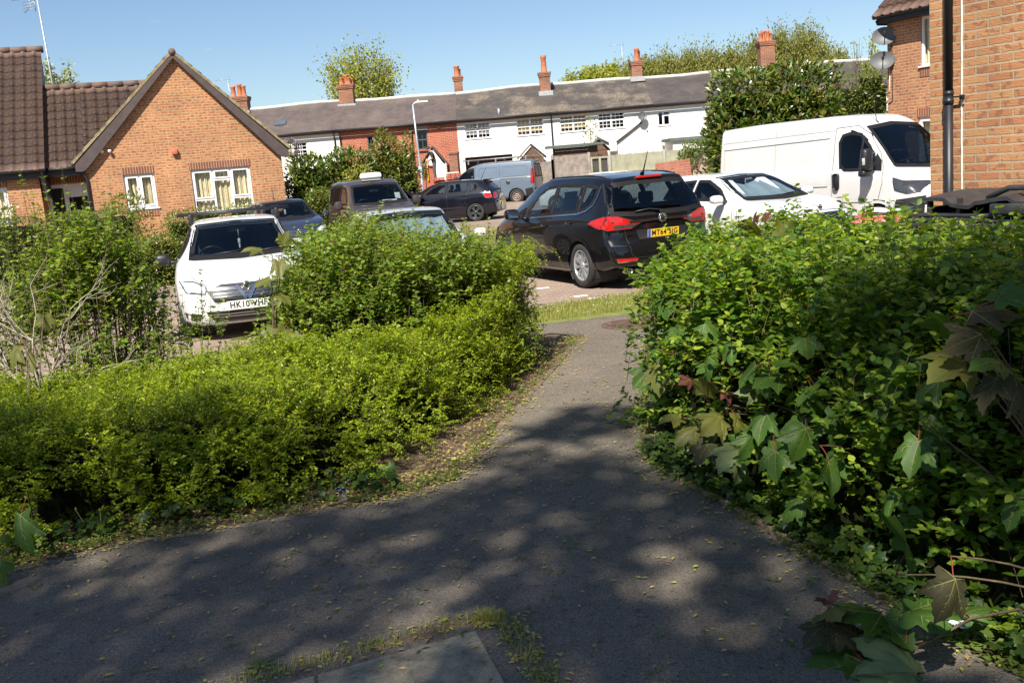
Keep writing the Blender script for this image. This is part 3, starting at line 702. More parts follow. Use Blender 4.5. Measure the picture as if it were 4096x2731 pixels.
# dead grey twigs at the left
def branch_tree(p, d, ln, r, depth, out, spread=.55, k=5, n=(2, 3), shrink=.72, up=.1, rnd=None):
    rnd = rnd or RNG
    q = p + d * ln; mid = (p + q) / 2 + rnd.normal(0, ln * .06, 3)
    t = np.linspace(0, 1, k)[:, None]; path = (1 - t) ** 2 * p + 2 * t * (1 - t) * mid + t * t * q
    out.append((path, r, r * .62, depth))
    if depth <= 0: return
    for i in range(rnd.integers(n[0], n[1] + 1)):
        f = rnd.uniform(.45, 1.0) if i else 1.0
        s = path[min(k - 1, int(f * (k - 1)))]
        nd = d + rnd.normal(0, spread, 3) + np.array([0, 0, up]); nd /= np.linalg.norm(nd)
        branch_tree(s, nd, ln * shrink * rnd.uniform(.75, 1.2), r * .6, depth - 1, out, spread, k, n, shrink, up, rnd)
def limbs(out): return tubes(np.array([o[0] for o in out]), np.array([o[1] for o in out]), np.array([o[2] for o in out]), 5)
out = []; rn = np.random.default_rng(21); b0 = np.array(atZ(98, 915, .45)); b0 = np.array([b0[0], b0[1], .3])
for d, ln in (((-.10, 0, 1), .55), ((.35, .05, .9), .54), ((-.5, -.05, .85), .55), ((.75, .1, .62), .36)):
    d = np.array(d, float); d /= np.linalg.norm(d); branch_tree(b0, d, ln, .0115, 4, out, .5, 5, (2, 3), .70, .12, rn)
tag(link('bare_shrub', raw_mesh('bare_shrub', *limbs(out), M['twig_grey'])), 'bare grey twiggy shrub growing out of the low hedge at the left edge', 'dead shrub')

# sycamore saplings: each with its own stalks and big lobed leaves
PALM = palmate_leaf(); PVEIN = palmate_leaf(True)
def sycamore(name, label, items, mats, cat='sapling', stem=None, extra_stems=()):
    """items: (leaf base point, axis, normal, size, material key, stalk start or None)"""
    r = empty(name, items[0][0], 0, label, cat); off = np.array(items[0][0])
    st = []
    if stem is not None:
        for s in stem: st.append(tubes(np.array([s[0]]), s[1], s[2], 6))
    if st: V, F = merge(*st); link('stem', raw_mesh('stem', V - off, F, M['twig']), r)
    for p, _, _, _, _, a in items:
        if a is not None: V, F = tubes(bez(np.array([a]), np.array([(np.array(a) + np.array(p)) / 2 + np.array([0, 0, .02])]), np.array([p]), 6), .0028, .002, 5); link('leaf_stalk', raw_mesh('leaf_stalk', V - off, F, M['red_stem']), r)
    for p, x, n, s, mk, a in items:
        x = np.array([x], float); n = np.array([n], float); x = unit(x); n = unit(n - x * (n * x).sum())
        cz = rn.uniform(.5, 2.0); tz = rn.uniform(-.35, .35); wob = lambda L: (np.concatenate([L[0][:, :2] * [1, rn_s], (L[0][:, 2] * cz + tz * L[0][:, 0] * L[0][:, 1] + .05 * np.sin(L[0][:, 1] * 9 + cz * 5))[:, None]], 1), L[1]); rn_s = rn.uniform(.82, 1.12)
        V, F = scatter(np.array([p], float), x, n, [s], wob(PALM)); V2, F2 = scatter(np.array([p], float), x, n, [s], wob(PVEIN))
        link('leaf', raw_mesh('leaf', np.concatenate([V, V2]) - off, np.concatenate([F, F2 + len(V)]), [LEAF[mk], LEAF['vein']], True, [0] * len(F) + [1] * len(F2)), r)
    return r
def on_bush(pix, depthY, dz=0):      # a point at the given distance on the line of sight of the thicket's face
    return np.array(atY(pix[0], pix[1], depthY))
rn = np.random.default_rng(4)
def syc_cluster(name, label, specs, stem_base, mats=None):
    items = []; stems = []
    for (px, py, Y, ax, size, mk) in specs:
        p = on_bush((px, py), Y)
        # axis given in the picture plane (right, down-ish) plus toward viewer
        x = RT * ax[0] + UP * ax[1] - FW * ax[2]; n = -FW * rn.uniform(.1, .7) + UP * rn.uniform(.5, .95) + RT * rn.uniform(-.65, .65)
        a = p - x / np.linalg.norm(x) * size * .55 + np.array([0, .05, -.02])
        items.append((p, x, n, size, mk, a)); stems.append(a)
    b = np.array(stem_base, float); st = []
    for a in stems: st.append((bez(np.array([b]), np.array([(b + a) / 2 + np.array([0, 0, .12])]), np.array([a]), 8)[0], .006, .003))
    return sycamore(name, label, items, None, stem=st)
syc_cluster('sycamore_sapling', 'sycamore seedling with red young leaves at the path side of the thicket', [
    (1585, 872, 5.35, (-.5, -.1, .5), .085, 'syc_red'), (1640, 880, 5.3, (-.2, .2, .6), .075, 'syc_red'), (1662, 900, 5.25, (.3, -.5, .5), .085, 'syc_red'),
    (1620, 905, 5.35, (-.1, .6, .4), .14, 'syc_young'), (1655, 960, 5.2, (-.5, -.2, .6), .16, 'syc_young'), (1690, 955, 5.2, (.6, -.9, .4), .15, 'syc_young'),
    (1600, 985, 5.3, (-.9, -.3, .4), .15, 'syc_young'), (1560, 960, 5.4, (-.9, .0, .4), .13, 'syc_young'), (1625, 1020, 5.15, (-.6, -.8, .3), .13, 'syc_bronze'),
    (1690, 1030, 5.05, (-.7, -.5, .6), .17, 'syc_pale'), (1700, 1060, 5.0, (-.2, -1, .4), .13, 'syc_pale'), (1745, 905, 5.1, (-.9, .4, .5), .13, 'syc_pale')], (1.5, 5.3, .25))
syc_cluster('sycamore_sapling', 'sycamore seedling with one broad green leaf hanging over the path edge', [
    (1515, 838, 6.3, (-.2, -1, .5), .20, 'syc_young'), (1490, 850, 6.35, (-.8, -.8, .4), .16, 'syc'), (1545, 840, 6.2, (.8, -.2, .5), .12, 'syc')], (1.1, 6.4, .2))
syc_cluster('sycamore_sapling', 'sycamore seedling with the largest green leaves, halfway up the thicket', [
    (1840, 840, 4.75, (-.8, .4, .5), .17, 'syc'), (1790, 870, 4.8, (-.9, .1, .5), .16, 'syc'), (1870, 905, 4.6, (.1, -.9, .5), .17, 'syc'), (1760, 950, 4.85, (-.6, -.7, .5), .15, 'syc'),
    (1930, 950, 4.45, (-.1, -1, .5), .17, 'syc'), (1850, 985, 4.5, (-.4, -.9, .5), .16, 'syc'), (1780, 1035, 4.55, (-.2, -1, .5), .15, 'syc'), (1905, 1060, 4.2, (.2, -1, .5), .15, 'syc'),
    (1970, 880, 4.5, (.8, -.3, .5), .15, 'syc'), (2020, 940, 4.3, (.3, -.9, .5), .17, 'syc'), (1730, 1000, 4.9, (-.5, -.9, .5), .14, 'syc'), (1900, 850, 4.8, (.9, .3, .4), .14, 'syc'),
    (1640, 835, 5.5, (-.9, -.2, .4), .12, 'syc'), (1810, 800, 5.1, (.2, .8, .5), .13, 'syc')], (1.95, 4.7, .15))
syc_cluster('sycamore_sapling', 'sycamore shoot with bronze purple leaves at the right edge of the thicket', [
    (2235, 720, 3.35, (.9, .2, .5), .14, 'syc_bronze'), (2290, 690, 3.3, (.9, .5, .3), .14, 'syc'), (2250, 770, 3.3, (-.95, -.25, .5), .14, 'syc_bronze'), (2190, 770, 3.4, (-.7, .8, .4), .15, 'syc'),
    (2290, 870, 3.2, (-.75, -.65, .5), .14, 'syc_bronze'), (2300, 835, 3.2, (-.9, .25, .5), .13, 'syc'), (2330, 880, 3.2, (.5, -.9, .4), .15, 'syc_bronze'), (2215, 830, 3.35, (-.9, -.2, .5), .17, 'syc_young'),
    (2080, 1270, 3.3, (-.1, .9, .6), .20, 'syc'), (2110, 1010, 3.6, (-.5, -.9, .4), .15, 'syc'), (2190, 1330, 3.05, (-.4, -.9, .5), .15, 'syc_bronze')], (2.15, 3.25, .1))
syc_cluster('sycamore_sapling', 'young pinkish sycamore shoot standing above the thicket beside the black car', [
    (1740, 540, 7.0, (-.4, .9, .3), .15, 'syc_young'), (1760, 560, 6.9, (.5, -.5, .6), .19, 'syc_young'), (1790, 545, 6.9, (.6, .7, .4), .15, 'syc_young'), (1700, 570, 6.9, (-.9, -.1, .5), .14, 'syc_young'),
    (1735, 510, 7.0, (-.1, 1, .2), .08, 'syc_red'), (1755, 505, 7.0, (.5, .8, .3), .075, 'syc_red'), (1690, 585, 6.8, (-.6, -.8, .5), .16, 'syc_young'), (1665, 660, 6.5, (-.1, -1, .5), .19, 'syc_young'),
    (1640, 640, 6.6, (-.9, .3, .5), .16, 'syc_young'), (1700, 620, 6.6, (.2, -.8, .6), .14, 'syc_bronze')], (2.0, 7.0, .7))
syc_cluster('sycamore_sapling', 'sycamore seedling with broad yellow-green leaves before the white van number plate', [
    (620, 640, 8.3, (-.8, -.4, .5), .15, 'syc_young'), (640, 600, 8.3, (.2, -.8, .5), .16, 'syc_young'), (600, 575, 8.35, (-.9, .3, .5), .15, 'syc_young'), (650, 560, 8.4, (.4, .8, .4), .12, 'syc_young'),
    (625, 755, 8.0, (-.8, -.5, .6), .13, 'syc_young'), (655, 755, 7.9, (-.2, -.9, .6), .15, 'syc_young'), (670, 770, 7.8, (.6, -.7, .5), .17, 'syc_young'), (600, 785, 7.8, (-.9, -.3, .5), .16, 'syc_young'), (565, 775, 7.9, (-.8, .1, .5), .14, 'syc_young'), (640, 680, 8.2, (.8, -.2, .5), .14, 'syc_young')], (-2.0, 8.2, .4))
syc_cluster('sycamore_sapling', 'single large sycamore leaf at the foot of the low hedge by the left edge', [(48, 1182, 4.95, (.15, -.9, .5), .20, 'syc'), (0, 1285, 4.8, (-.5, -.6, .6), .18, 'syc'), (100, 725, 7.2, (.5, -.9, .3), .13, 'syc_young'), (40, 800, 7.0, (-.3, -.9, .3), .15, 'syc_young'), (62, 820, 7.0, (.4, -.9, .3), .12, 'syc_young')], (-2.75, 5.35, .05))

# one bigger seedling whose lobed leaves are spread through the face of the thicket
P_, N_ = m4.surface(1500, 1.0, .0); ok = (P_[:, 0] < 2.7) & (P_[:, 1] < 6.6) & (P_[:, 2] > .16) & (P_[:, 2] < .95) & (N_[:, 0] < .3); P_, N_ = P_[ok][:46], N_[ok][:46]
its = []; stm = []; bse = np.array([1.75, 4.9, .05])
for p, nn_ in zip(P_, N_):
    x = np.array([rn.normal(0, .5), rn.normal(-.2, .3), -.75]) + nn_ * .35; q = p + nn_ * .04; its.append((q, x, nn_ * .7 + [0, 0, .6] + rn.normal(0, .3, 3), rn.uniform(.10, .155), 'syc', q - nn_ * .10 + [0, 0, .03]))
for i in range(0, len(its), 3): stm.append((bez(np.array([bse]), np.array([(bse + its[i][5]) / 2 + [0, 0, .15]]), np.array([its[i][5]]), 8)[0], .007, .003))
sycamore('sycamore_sapling', 'spreading dark green sycamore seedling low in the face of the thicket beside the path', its, None, stem=stm)

# snapped-off sycamore branch lying on the tarmac
def gp(px, py, z=0.0): return np.array(atZ(px, py, z))
mainp = np.array([gp(2345, 1398, .28), gp(2230, 1420, .16), gp(2150, 1465, .07), gp(2080, 1500, .03), gp(2010, 1508, .02), gp(1955, 1495, .03), gp(1920, 1465, .07), gp(1905, 1428, .11)])
sidep = np.array([gp(2150, 1465, .07), gp(2090, 1478, .03), gp(2040, 1486, .02), gp(1990, 1475, .03), gp(1965, 1458, .05)])
it = []
for (px, py, z, ax, s, mk, st) in [
    (1905, 1400, .16, (-.1, .25, .9), .13, 'syc_young', 7), (1898, 1432, .12, (-.8, -.3, .5), .13, 'syc_bronze', 6), (1915, 1435, .12, (.6, -.5, .5), .14, 'syc_bronze', 6), (1908, 1375, .20, (.3, .5, .2), .055, 'syc_red', 7), (1900, 1378, .20, (-.6, .2, .2), .055, 'syc_red', 7), (1903, 1410, .15, (0, -.4, .8), .05, 'syc_red', 7),
    (2085, 1405, .15, (.75, .1, .3), .24, 'syc', 3), (2022, 1415, .12, (-.7, .25, .2), .2, 'syc', 3), (2030, 1420, .11, (.2, -.2, .6), .16, 'syc', 3),
    (1975, 1515, .02, (-.9, -.1, .1), .22, 'syc', 5), (1985, 1520, .02, (.1, -.9, .2), .2, 'syc', 5), (2100, 1545, .012, (-.5, .5, -.3), .22, 'syc_pale', 3), (2090, 1545, .012, (-.9, .15, .0), .20, 'syc_pale', 3),
    (1940, 1470, .04, (-.6, -.5, .3), .15, 'syc', 5), (1985, 1452, .05, (.1, .5, .6), .12, 'syc', 5), (2215, 1412, .16, (.9, .5, .1), .10, 'syc', 1)]:
    x = RT * ax[0] + UP * ax[1] - FW * ax[2]; n = np.array([0, -.25, 1.0]) + rn.normal(0, .12, 3)
    it.append((gp(px, py, z), x, n, s, mk, mainp[st]))
sycamore('fallen_branch', 'snapped sycamore branch with red stalks and big leaves lying on the tarmac', it, None, 'fallen branch', stem=[(mainp, .006, .0035), (sidep, .004, .003)])

# ------------------------------------------------- ground cover, weeds, litter
def strip_points(pts, n, lo, hi):
    a = np.array(pts); i = RNG.integers(0, len(a) - 1, n); t = RNG.uniform(0, 1, n)[:, None]; d = unit(a[i + 1] - a[i]); nrm = np.stack([-d[:, 1], d[:, 0]], 1)
    return a[i] + (a[i + 1] - a[i]) * t + nrm * RNG.uniform(lo, hi, n)[:, None]
def blades(P, h, w, lean=.45):
    n = len(P); H = RNG.uniform(*h, n); a = RNG.uniform(0, 6.28, n); dr = np.stack([np.cos(a), np.sin(a), np.zeros(n)], 1)
    B = np.concatenate([P, np.array([[gz(0, y)] for y in P[:, 1]])], 1); sd = np.stack([-dr[:, 1], dr[:, 0], np.zeros(n)], 1) * w
    mid = B + dr * (H * lean * .35)[:, None] + np.array([0, 0, 1.0]) * (H * .6)[:, None]; tip = B + dr * (H * lean)[:, None] + np.array([0, 0, 1.0]) * H[:, None]
    V = np.stack([B - sd, B + sd, mid + sd * .7, mid - sd * .7, tip], 1).reshape(-1, 3); o = (np.arange(n) * 5)[:, None]
    F = np.concatenate([np.stack([o[:, 0], o[:, 0] + 1, o[:, 0] + 2, o[:, 0] + 3], 1), np.stack([o[:, 0] + 3, o[:, 0] + 2, o[:, 0] + 4, o[:, 0] + 4], 1)])
    return V, F
def rand_in(poly, n):
    a = np.clip(np.array(poly), -4.2, 40); out = np.zeros((0, 2))
    while len(out) < n:
        P = RNG.uniform(a.min(0), a.max(0), (2 * n, 2)); out = np.concatenate([out, P[in_poly(P, poly)]])
    return out[:n]
vp = [tuple(atZ(1180, 748))[:2], tuple(atZ(1500, 706))[:2], tuple(atZ(1500, 668))[:2], tuple(atZ(1180, 712))[:2]]
b1, f1 = blades(rand_in(vp, 9000), (.02, .075), .0022)
ip = G((1060, 520), (1156, 522), (1156, 560), (1060, 570)); b2, f2 = blades(rand_in(ip, 5000), (.03, .10), .004)
def tri_mesh(name, V, F, mat):
    me = bpy.data.meshes.new(name); me.from_pydata(V.tolist(), [], [tuple(dict.fromkeys(f)) for f in F.tolist()]); me.materials.append(mat); return link(name, me)
V, F = merge((b1, f1), (b2, f2)); tag(tri_mesh('verge_grass', V, F, LEAF['grass']), 'rough yellow-green grass on the verge between path and paving', 'grass', kind='stuff')
# weeds and moss along the path edges and the slab joints
seam = [tuple(P1 + d1 * 1.9), tuple(P1 + d1 * .9), tuple(P1), tuple(P2), tuple(P2 + d2 * .6)]
W1 = strip_points(PATH_L[1:], 330, .0, .13); W2 = strip_points(PATH_R[1:], 650, -.02, .14); W3 = strip_points(seam, 900, -.04, .06)
b1, f1 = blades(np.concatenate([W1[:260], W2[:150], W3, W3 + RNG.normal(0, .012, W3.shape)]), (.012, .042), .0019, .9)
V, F = b1, f1
tag(tri_mesh('edge_grass', V, F, LEAF['grass']), 'thin grass and moss growing along the path edges and slab joints', 'grass', kind='stuff')
P = np.concatenate([W1, W2]); P = np.repeat(P, 5, 0) + RNG.normal(0, .018, (len(P) * 5, 2)); n = len(P)
P3 = np.concatenate([P, RNG.uniform(.004, .035, (n, 1))], 1); a = RNG.uniform(0, 6.28, n)
V, F = scatter(P3, np.stack([np.cos(a), np.sin(a), RNG.uniform(.1, .7, n)], 1), np.array([0, 0, 1.0]) + RNG.normal(0, .3, (n, 3)), RNG.uniform(.015, .04, n), oval_leaf(1, .5, .1, 2))
tag(link('ground_weeds', raw_mesh('ground_weeds', V, F, LEAF['weed'])), 'small bright weeds along both edges of the tarmac path', 'weeds', kind='stuff')
IV = np.concatenate([strip_points(PATH_L[1:7], 380, .14, .42), strip_points(PATH_R[3:], 1700, .02, .5)]); n = len(IV)
P3 = np.concatenate([IV, RNG.uniform(.01, .10, (n, 1))], 1); a = RNG.uniform(0, 6.28, n)
V, F = scatter(P3, np.stack([np.cos(a), np.sin(a), RNG.uniform(-.4, .4, n)], 1), np.array([0, -.5, 1.0]) + RNG.normal(0, .35, (n, 3)), RNG.uniform(.03, .06, n), PALM)
tag(link('ground_ivy', raw_mesh('ground_ivy', V, F, LEAF['ivy'])), 'dark ivy creeping under the hedge and thicket', 'ivy', kind='stuff')
# litter: maple keys and twig bits on the tarmac
LP = np.concatenate([rand_in(path_pts, 2600), strip_points(PATH_L[1:], 3200, -.10, .36), strip_points(PATH_R, 420, -.16, .1), strip_points(seam, 420, -.07, .09)]); n = len(LP)
P3 = np.concatenate([LP, np.full((n, 1), .010)], 1); a = RNG.uniform(0, 6.28, n)
V, F = scatter(P3, np.stack([np.cos(a), np.sin(a), np.zeros(n)], 1), np.array([0, 0, 1.0]) + RNG.normal(0, .15, (n, 3)), RNG.uniform(.014, .040, n), quad_leaf(1, .42))
tag(link('leaf_litter', raw_mesh('leaf_litter', V, F, LEAF['litter'])), 'scattered yellow and brown leaf bits on the tarmac', 'leaf litter', kind='stuff')
KP = rand_in(path_pts, 900); KP = KP[(KP[:, 1] < 9) & (np.abs(KP[:, 0]) < 3.5)][:260]; a = RNG.uniform(0, 6.28, len(KP)); P3 = np.concatenate([KP, np.full((len(KP), 1), .009)], 1)
lf = oval_leaf(1, .34, .3, 2)
k1 = scatter(P3, np.stack([np.cos(a), np.sin(a), np.full(len(a), .12)], 1), np.tile([0, 0, 1.0], (len(a), 1)), np.full(len(a), .042), lf)
k2 = scatter(P3, np.stack([np.cos(a + 2.2), np.sin(a + 2.2), np.full(len(a), .12)], 1), np.tile([0, 0, 1.0], (len(a), 1)), np.full(len(a), .042), lf)
V, F = merge(k1, k2); tag(link('maple_keys', raw_mesh('maple_keys', V, F, LEAF['weed'])), 'bright green winged maple keys scattered over the tarmac', 'maple keys', kind='stuff')
# ---------------------------------------------------------------- buildings
class Frame:
    """local building frame: u along the wall, v into the building, z up"""
    def __init__(s, o, yaw): s.o = Vector((o[0], o[1], 0)); s.yaw = yaw; s.u = Vector((math.cos(yaw), math.sin(yaw), 0)); s.n = Vector((-math.sin(yaw), math.cos(yaw), 0))
    def hit(s, px, py, v=0.0):
        d = Vector(ray(px, py)); c = Vector(_C); t = (v - (c - s.o).dot(s.n)) / d.dot(s.n); p = c + d * t
        return (p - s.o).dot(s.u), p.z
    def root(s, name, label, cat, group=None): return empty(name, s.o, s.yaw, label, cat, group)
def wall_holes(b, u0, u1, z0, z1, holes, v=0.0, rev=.10, m=0, mrev=None):
    us = sorted({u0, u1, *[h[0] for h in holes], *[h[1] for h in holes]}); zs = sorted({z0, z1, *[h[2] for h in holes], *[h[3] for h in holes]})
    us = [x for x in us if u0 <= x <= u1]; zs = [x for x in zs if z0 <= x <= z1]
    for i in range(len(us) - 1):
        for j in range(len(zs) - 1):
            cu, cz = (us[i] + us[i + 1]) / 2, (zs[j] + zs[j + 1]) / 2
            if any(h[0] < cu < h[1] and h[2] < cz < h[3] for h in holes): continue
            b.quad((us[i], v, zs[j]), (us[i + 1], v, zs[j]), (us[i + 1], v, zs[j + 1]), (us[i], v, zs[j + 1]), m)
    mr = m if mrev is None else mrev
    for a, c, e, g in holes:
        b.quad((a, v, e), (a, v, g), (a, v + rev, g), (a, v + rev, e), mr); b.quad((c, v, g), (c, v, e), (c, v + rev, e), (c, v + rev, g), mr)
        b.quad((a, v, g), (c, v, g), (c, v + rev, g), (a, v + rev, g), mr); b.quad((c, v, e), (a, v, e), (a, v + rev, e), (c, v + rev, e), mr)
def tile_roof(name, mat, parent, u0, u1, ev, ez, rv, rz, tile=.30, course=.33, wave=.05, step=.034, along='u', seed=0):
    """interlocking tiles from the eave (ev, ez) up to the ridge (rv, rz); along='v' swaps the axes"""
    rn = np.random.default_rng(seed)
    ln = math.hypot(rv - ev, rz - ez); nc = max(1, round(ln / course)); k = max(1, round(abs(u1 - u0) / tile)); ns = k * 8 + 1
    s = np.linspace(0, 1, ns); ph = s * k * 2 * math.pi
    wv = wave * (np.maximum(0, np.sin(ph)) ** .8 - .35)
    dv, dz = (rv - ev) / ln, (rz - ez) / ln; sg = 1 if rv > ev else -1
    nv, nz = -dz * sg, dv * sg
    V = []; F = []
    for c in range(nc):
        for e, (f, h) in enumerate(((0, step), (1.0, -.004))):
            t = (c + f) / nc * ln + (-.02 if e == 0 else .0)
            jit = np.repeat(rn.normal(0, .003, k + 1), 8)[:ns] if e == 0 else 0
            hh = wv + h + jit
            for i in range(ns):
                a = u0 + (u1 - u0) * s[i]; p, z = ev + dv * t + nv * hh[i], ez + dz * t + nz * hh[i]
                V.append((a, p, z) if along == 'u' else (p, a, z))
        o = c * 2 * ns
        for i in range(ns - 1):
            F.append((o + i, o + i + 1, o + ns + i + 1, o + ns + i))
            lo = (o - ns + i, o - ns + i + 1, o + i + 1, o + i) if c else None
            if lo: F.append(lo)
    # front lips of the first course
    o = len(V)
    for i in range(ns):
        x = V[i]; V.append((x[0] + (0 if along == 'u' else 0), x[1], x[2] - .03))
    for i in range(ns - 1): F.append((o + i, o + i + 1, i + 1, i))
    return link(name, raw_mesh(name, V, F, mat, smooth=False), parent)
def tilemat(name, c1, c2, moss, lich):
    m, t, b, l = _mat(name); tc = N(t, 'TexCoord'); P = tc.outputs['Object']
    def noise(s, d=5.0, r=.6):
        n = N(t, 'TexNoise', Scale=s, Detail=d, Roughness=r); l(P, n.inputs['Vector']); return n.outputs['Fac']
    a = ramp(t, [(.3, c1), (.7, c2)]); l(noise(2.2), a.inputs[0]); cur = a.outputs[0]
    for sc, lo, hi, cc in ((7.0, .53, .62, moss), (26.0, .66, .71, lich), (13.0, .63, .68, (.035, .025, .02))):
        r = ramp(t, [(lo, (0, 0, 0)), (hi, (1, 1, 1))]); l(noise(sc, 6, .7), r.inputs[0])
        x = N(t, 'MixRGB'); l(r.outputs[0], x.inputs[0]); l(cur, x.inputs[1]); x.inputs[2].default_value = c4(cc); cur = x.outputs[0]
    l(cur, b.inputs['Base Color']); b.inputs['Roughness'].default_value = .8
    bp = N(t, 'Bump', Strength=.5, Distance=.01); l(noise(60, 4), bp.inputs['Height']); l(bp.outputs[0], b.inputs['Normal'])
    return m
M['tiles'] = tilemat('mossy_brown_tiles', (.105, .068, .055), (.165, .108, .086), (.17, .085, .045), (.33, .27, .19))
M['tiles_clean'] = tilemat('brown_tiles', (.15, .088, .068), (.19, .115, .088), (.17, .10, .075), (.30, .25, .19))
M['verge_tan'] = plain('mossy_cement_verge', (.30, .24, .13), .9, .3, 8, bump=.6, bscale=25)
def slatemat(name, c1, c2, patch, amt):
    m = brickmat(name, c1, c2, tuple(x * .45 for x in c1), tuple(x * .55 for x in c1), bw=.26, bh=.16, mo=.008, blotch_amt=.35, bump=.6, bu=3.1, bv=6.0)
    t = m.node_tree; l = t.links.new; b = t.nodes['Principled BSDF']; src = b.inputs['Base Color'].links[0].from_socket
    tc = N(t, 'TexCoord'); n = N(t, 'TexNoise', Scale=.55, Detail=6.0, Roughness=.65); l(tc.outputs['Object'], n.inputs['Vector'])
    r = ramp(t, [(.50, (0, 0, 0)), (.62, (amt, amt, amt))]); l(n.outputs['Fac'], r.inputs[0])
    n2 = N(t, 'TexNoise', Scale=11.0, Detail=4.0); l(tc.outputs['Object'], n2.inputs['Vector']); r2 = ramp(t, [(.4, (.25, .25, .25)), (.6, (1, 1, 1))]); l(n2.outputs['Fac'], r2.inputs[0])
    mu = N(t, 'Math', operation='MULTIPLY'); l(r.outputs[0], mu.inputs[0]); l(r2.outputs[0], mu.inputs[1])
    x = N(t, 'MixRGB'); l(mu.outputs[0], x.inputs[0]); l(src, x.inputs[1]); x.inputs[2].default_value = c4(patch); l(x.outputs[0], b.inputs['Base Color'])
    b.inputs['Roughness'].default_value = .6
    return m
M['slate_purple'] = slatemat('purple_slate', (.135, .10, .09), (.10, .082, .078), (.18, .14, .105), .6)
M['slate_grey'] = slatemat('grey_slate', (.095, .08, .07), (.07, .061, .056), (.24, .19, .135), .9)
M['slate_plain'] = slatemat('plain_grey_slate', (.092, .076, .068), (.075, .064, .058), (.13, .108, .085), .6)

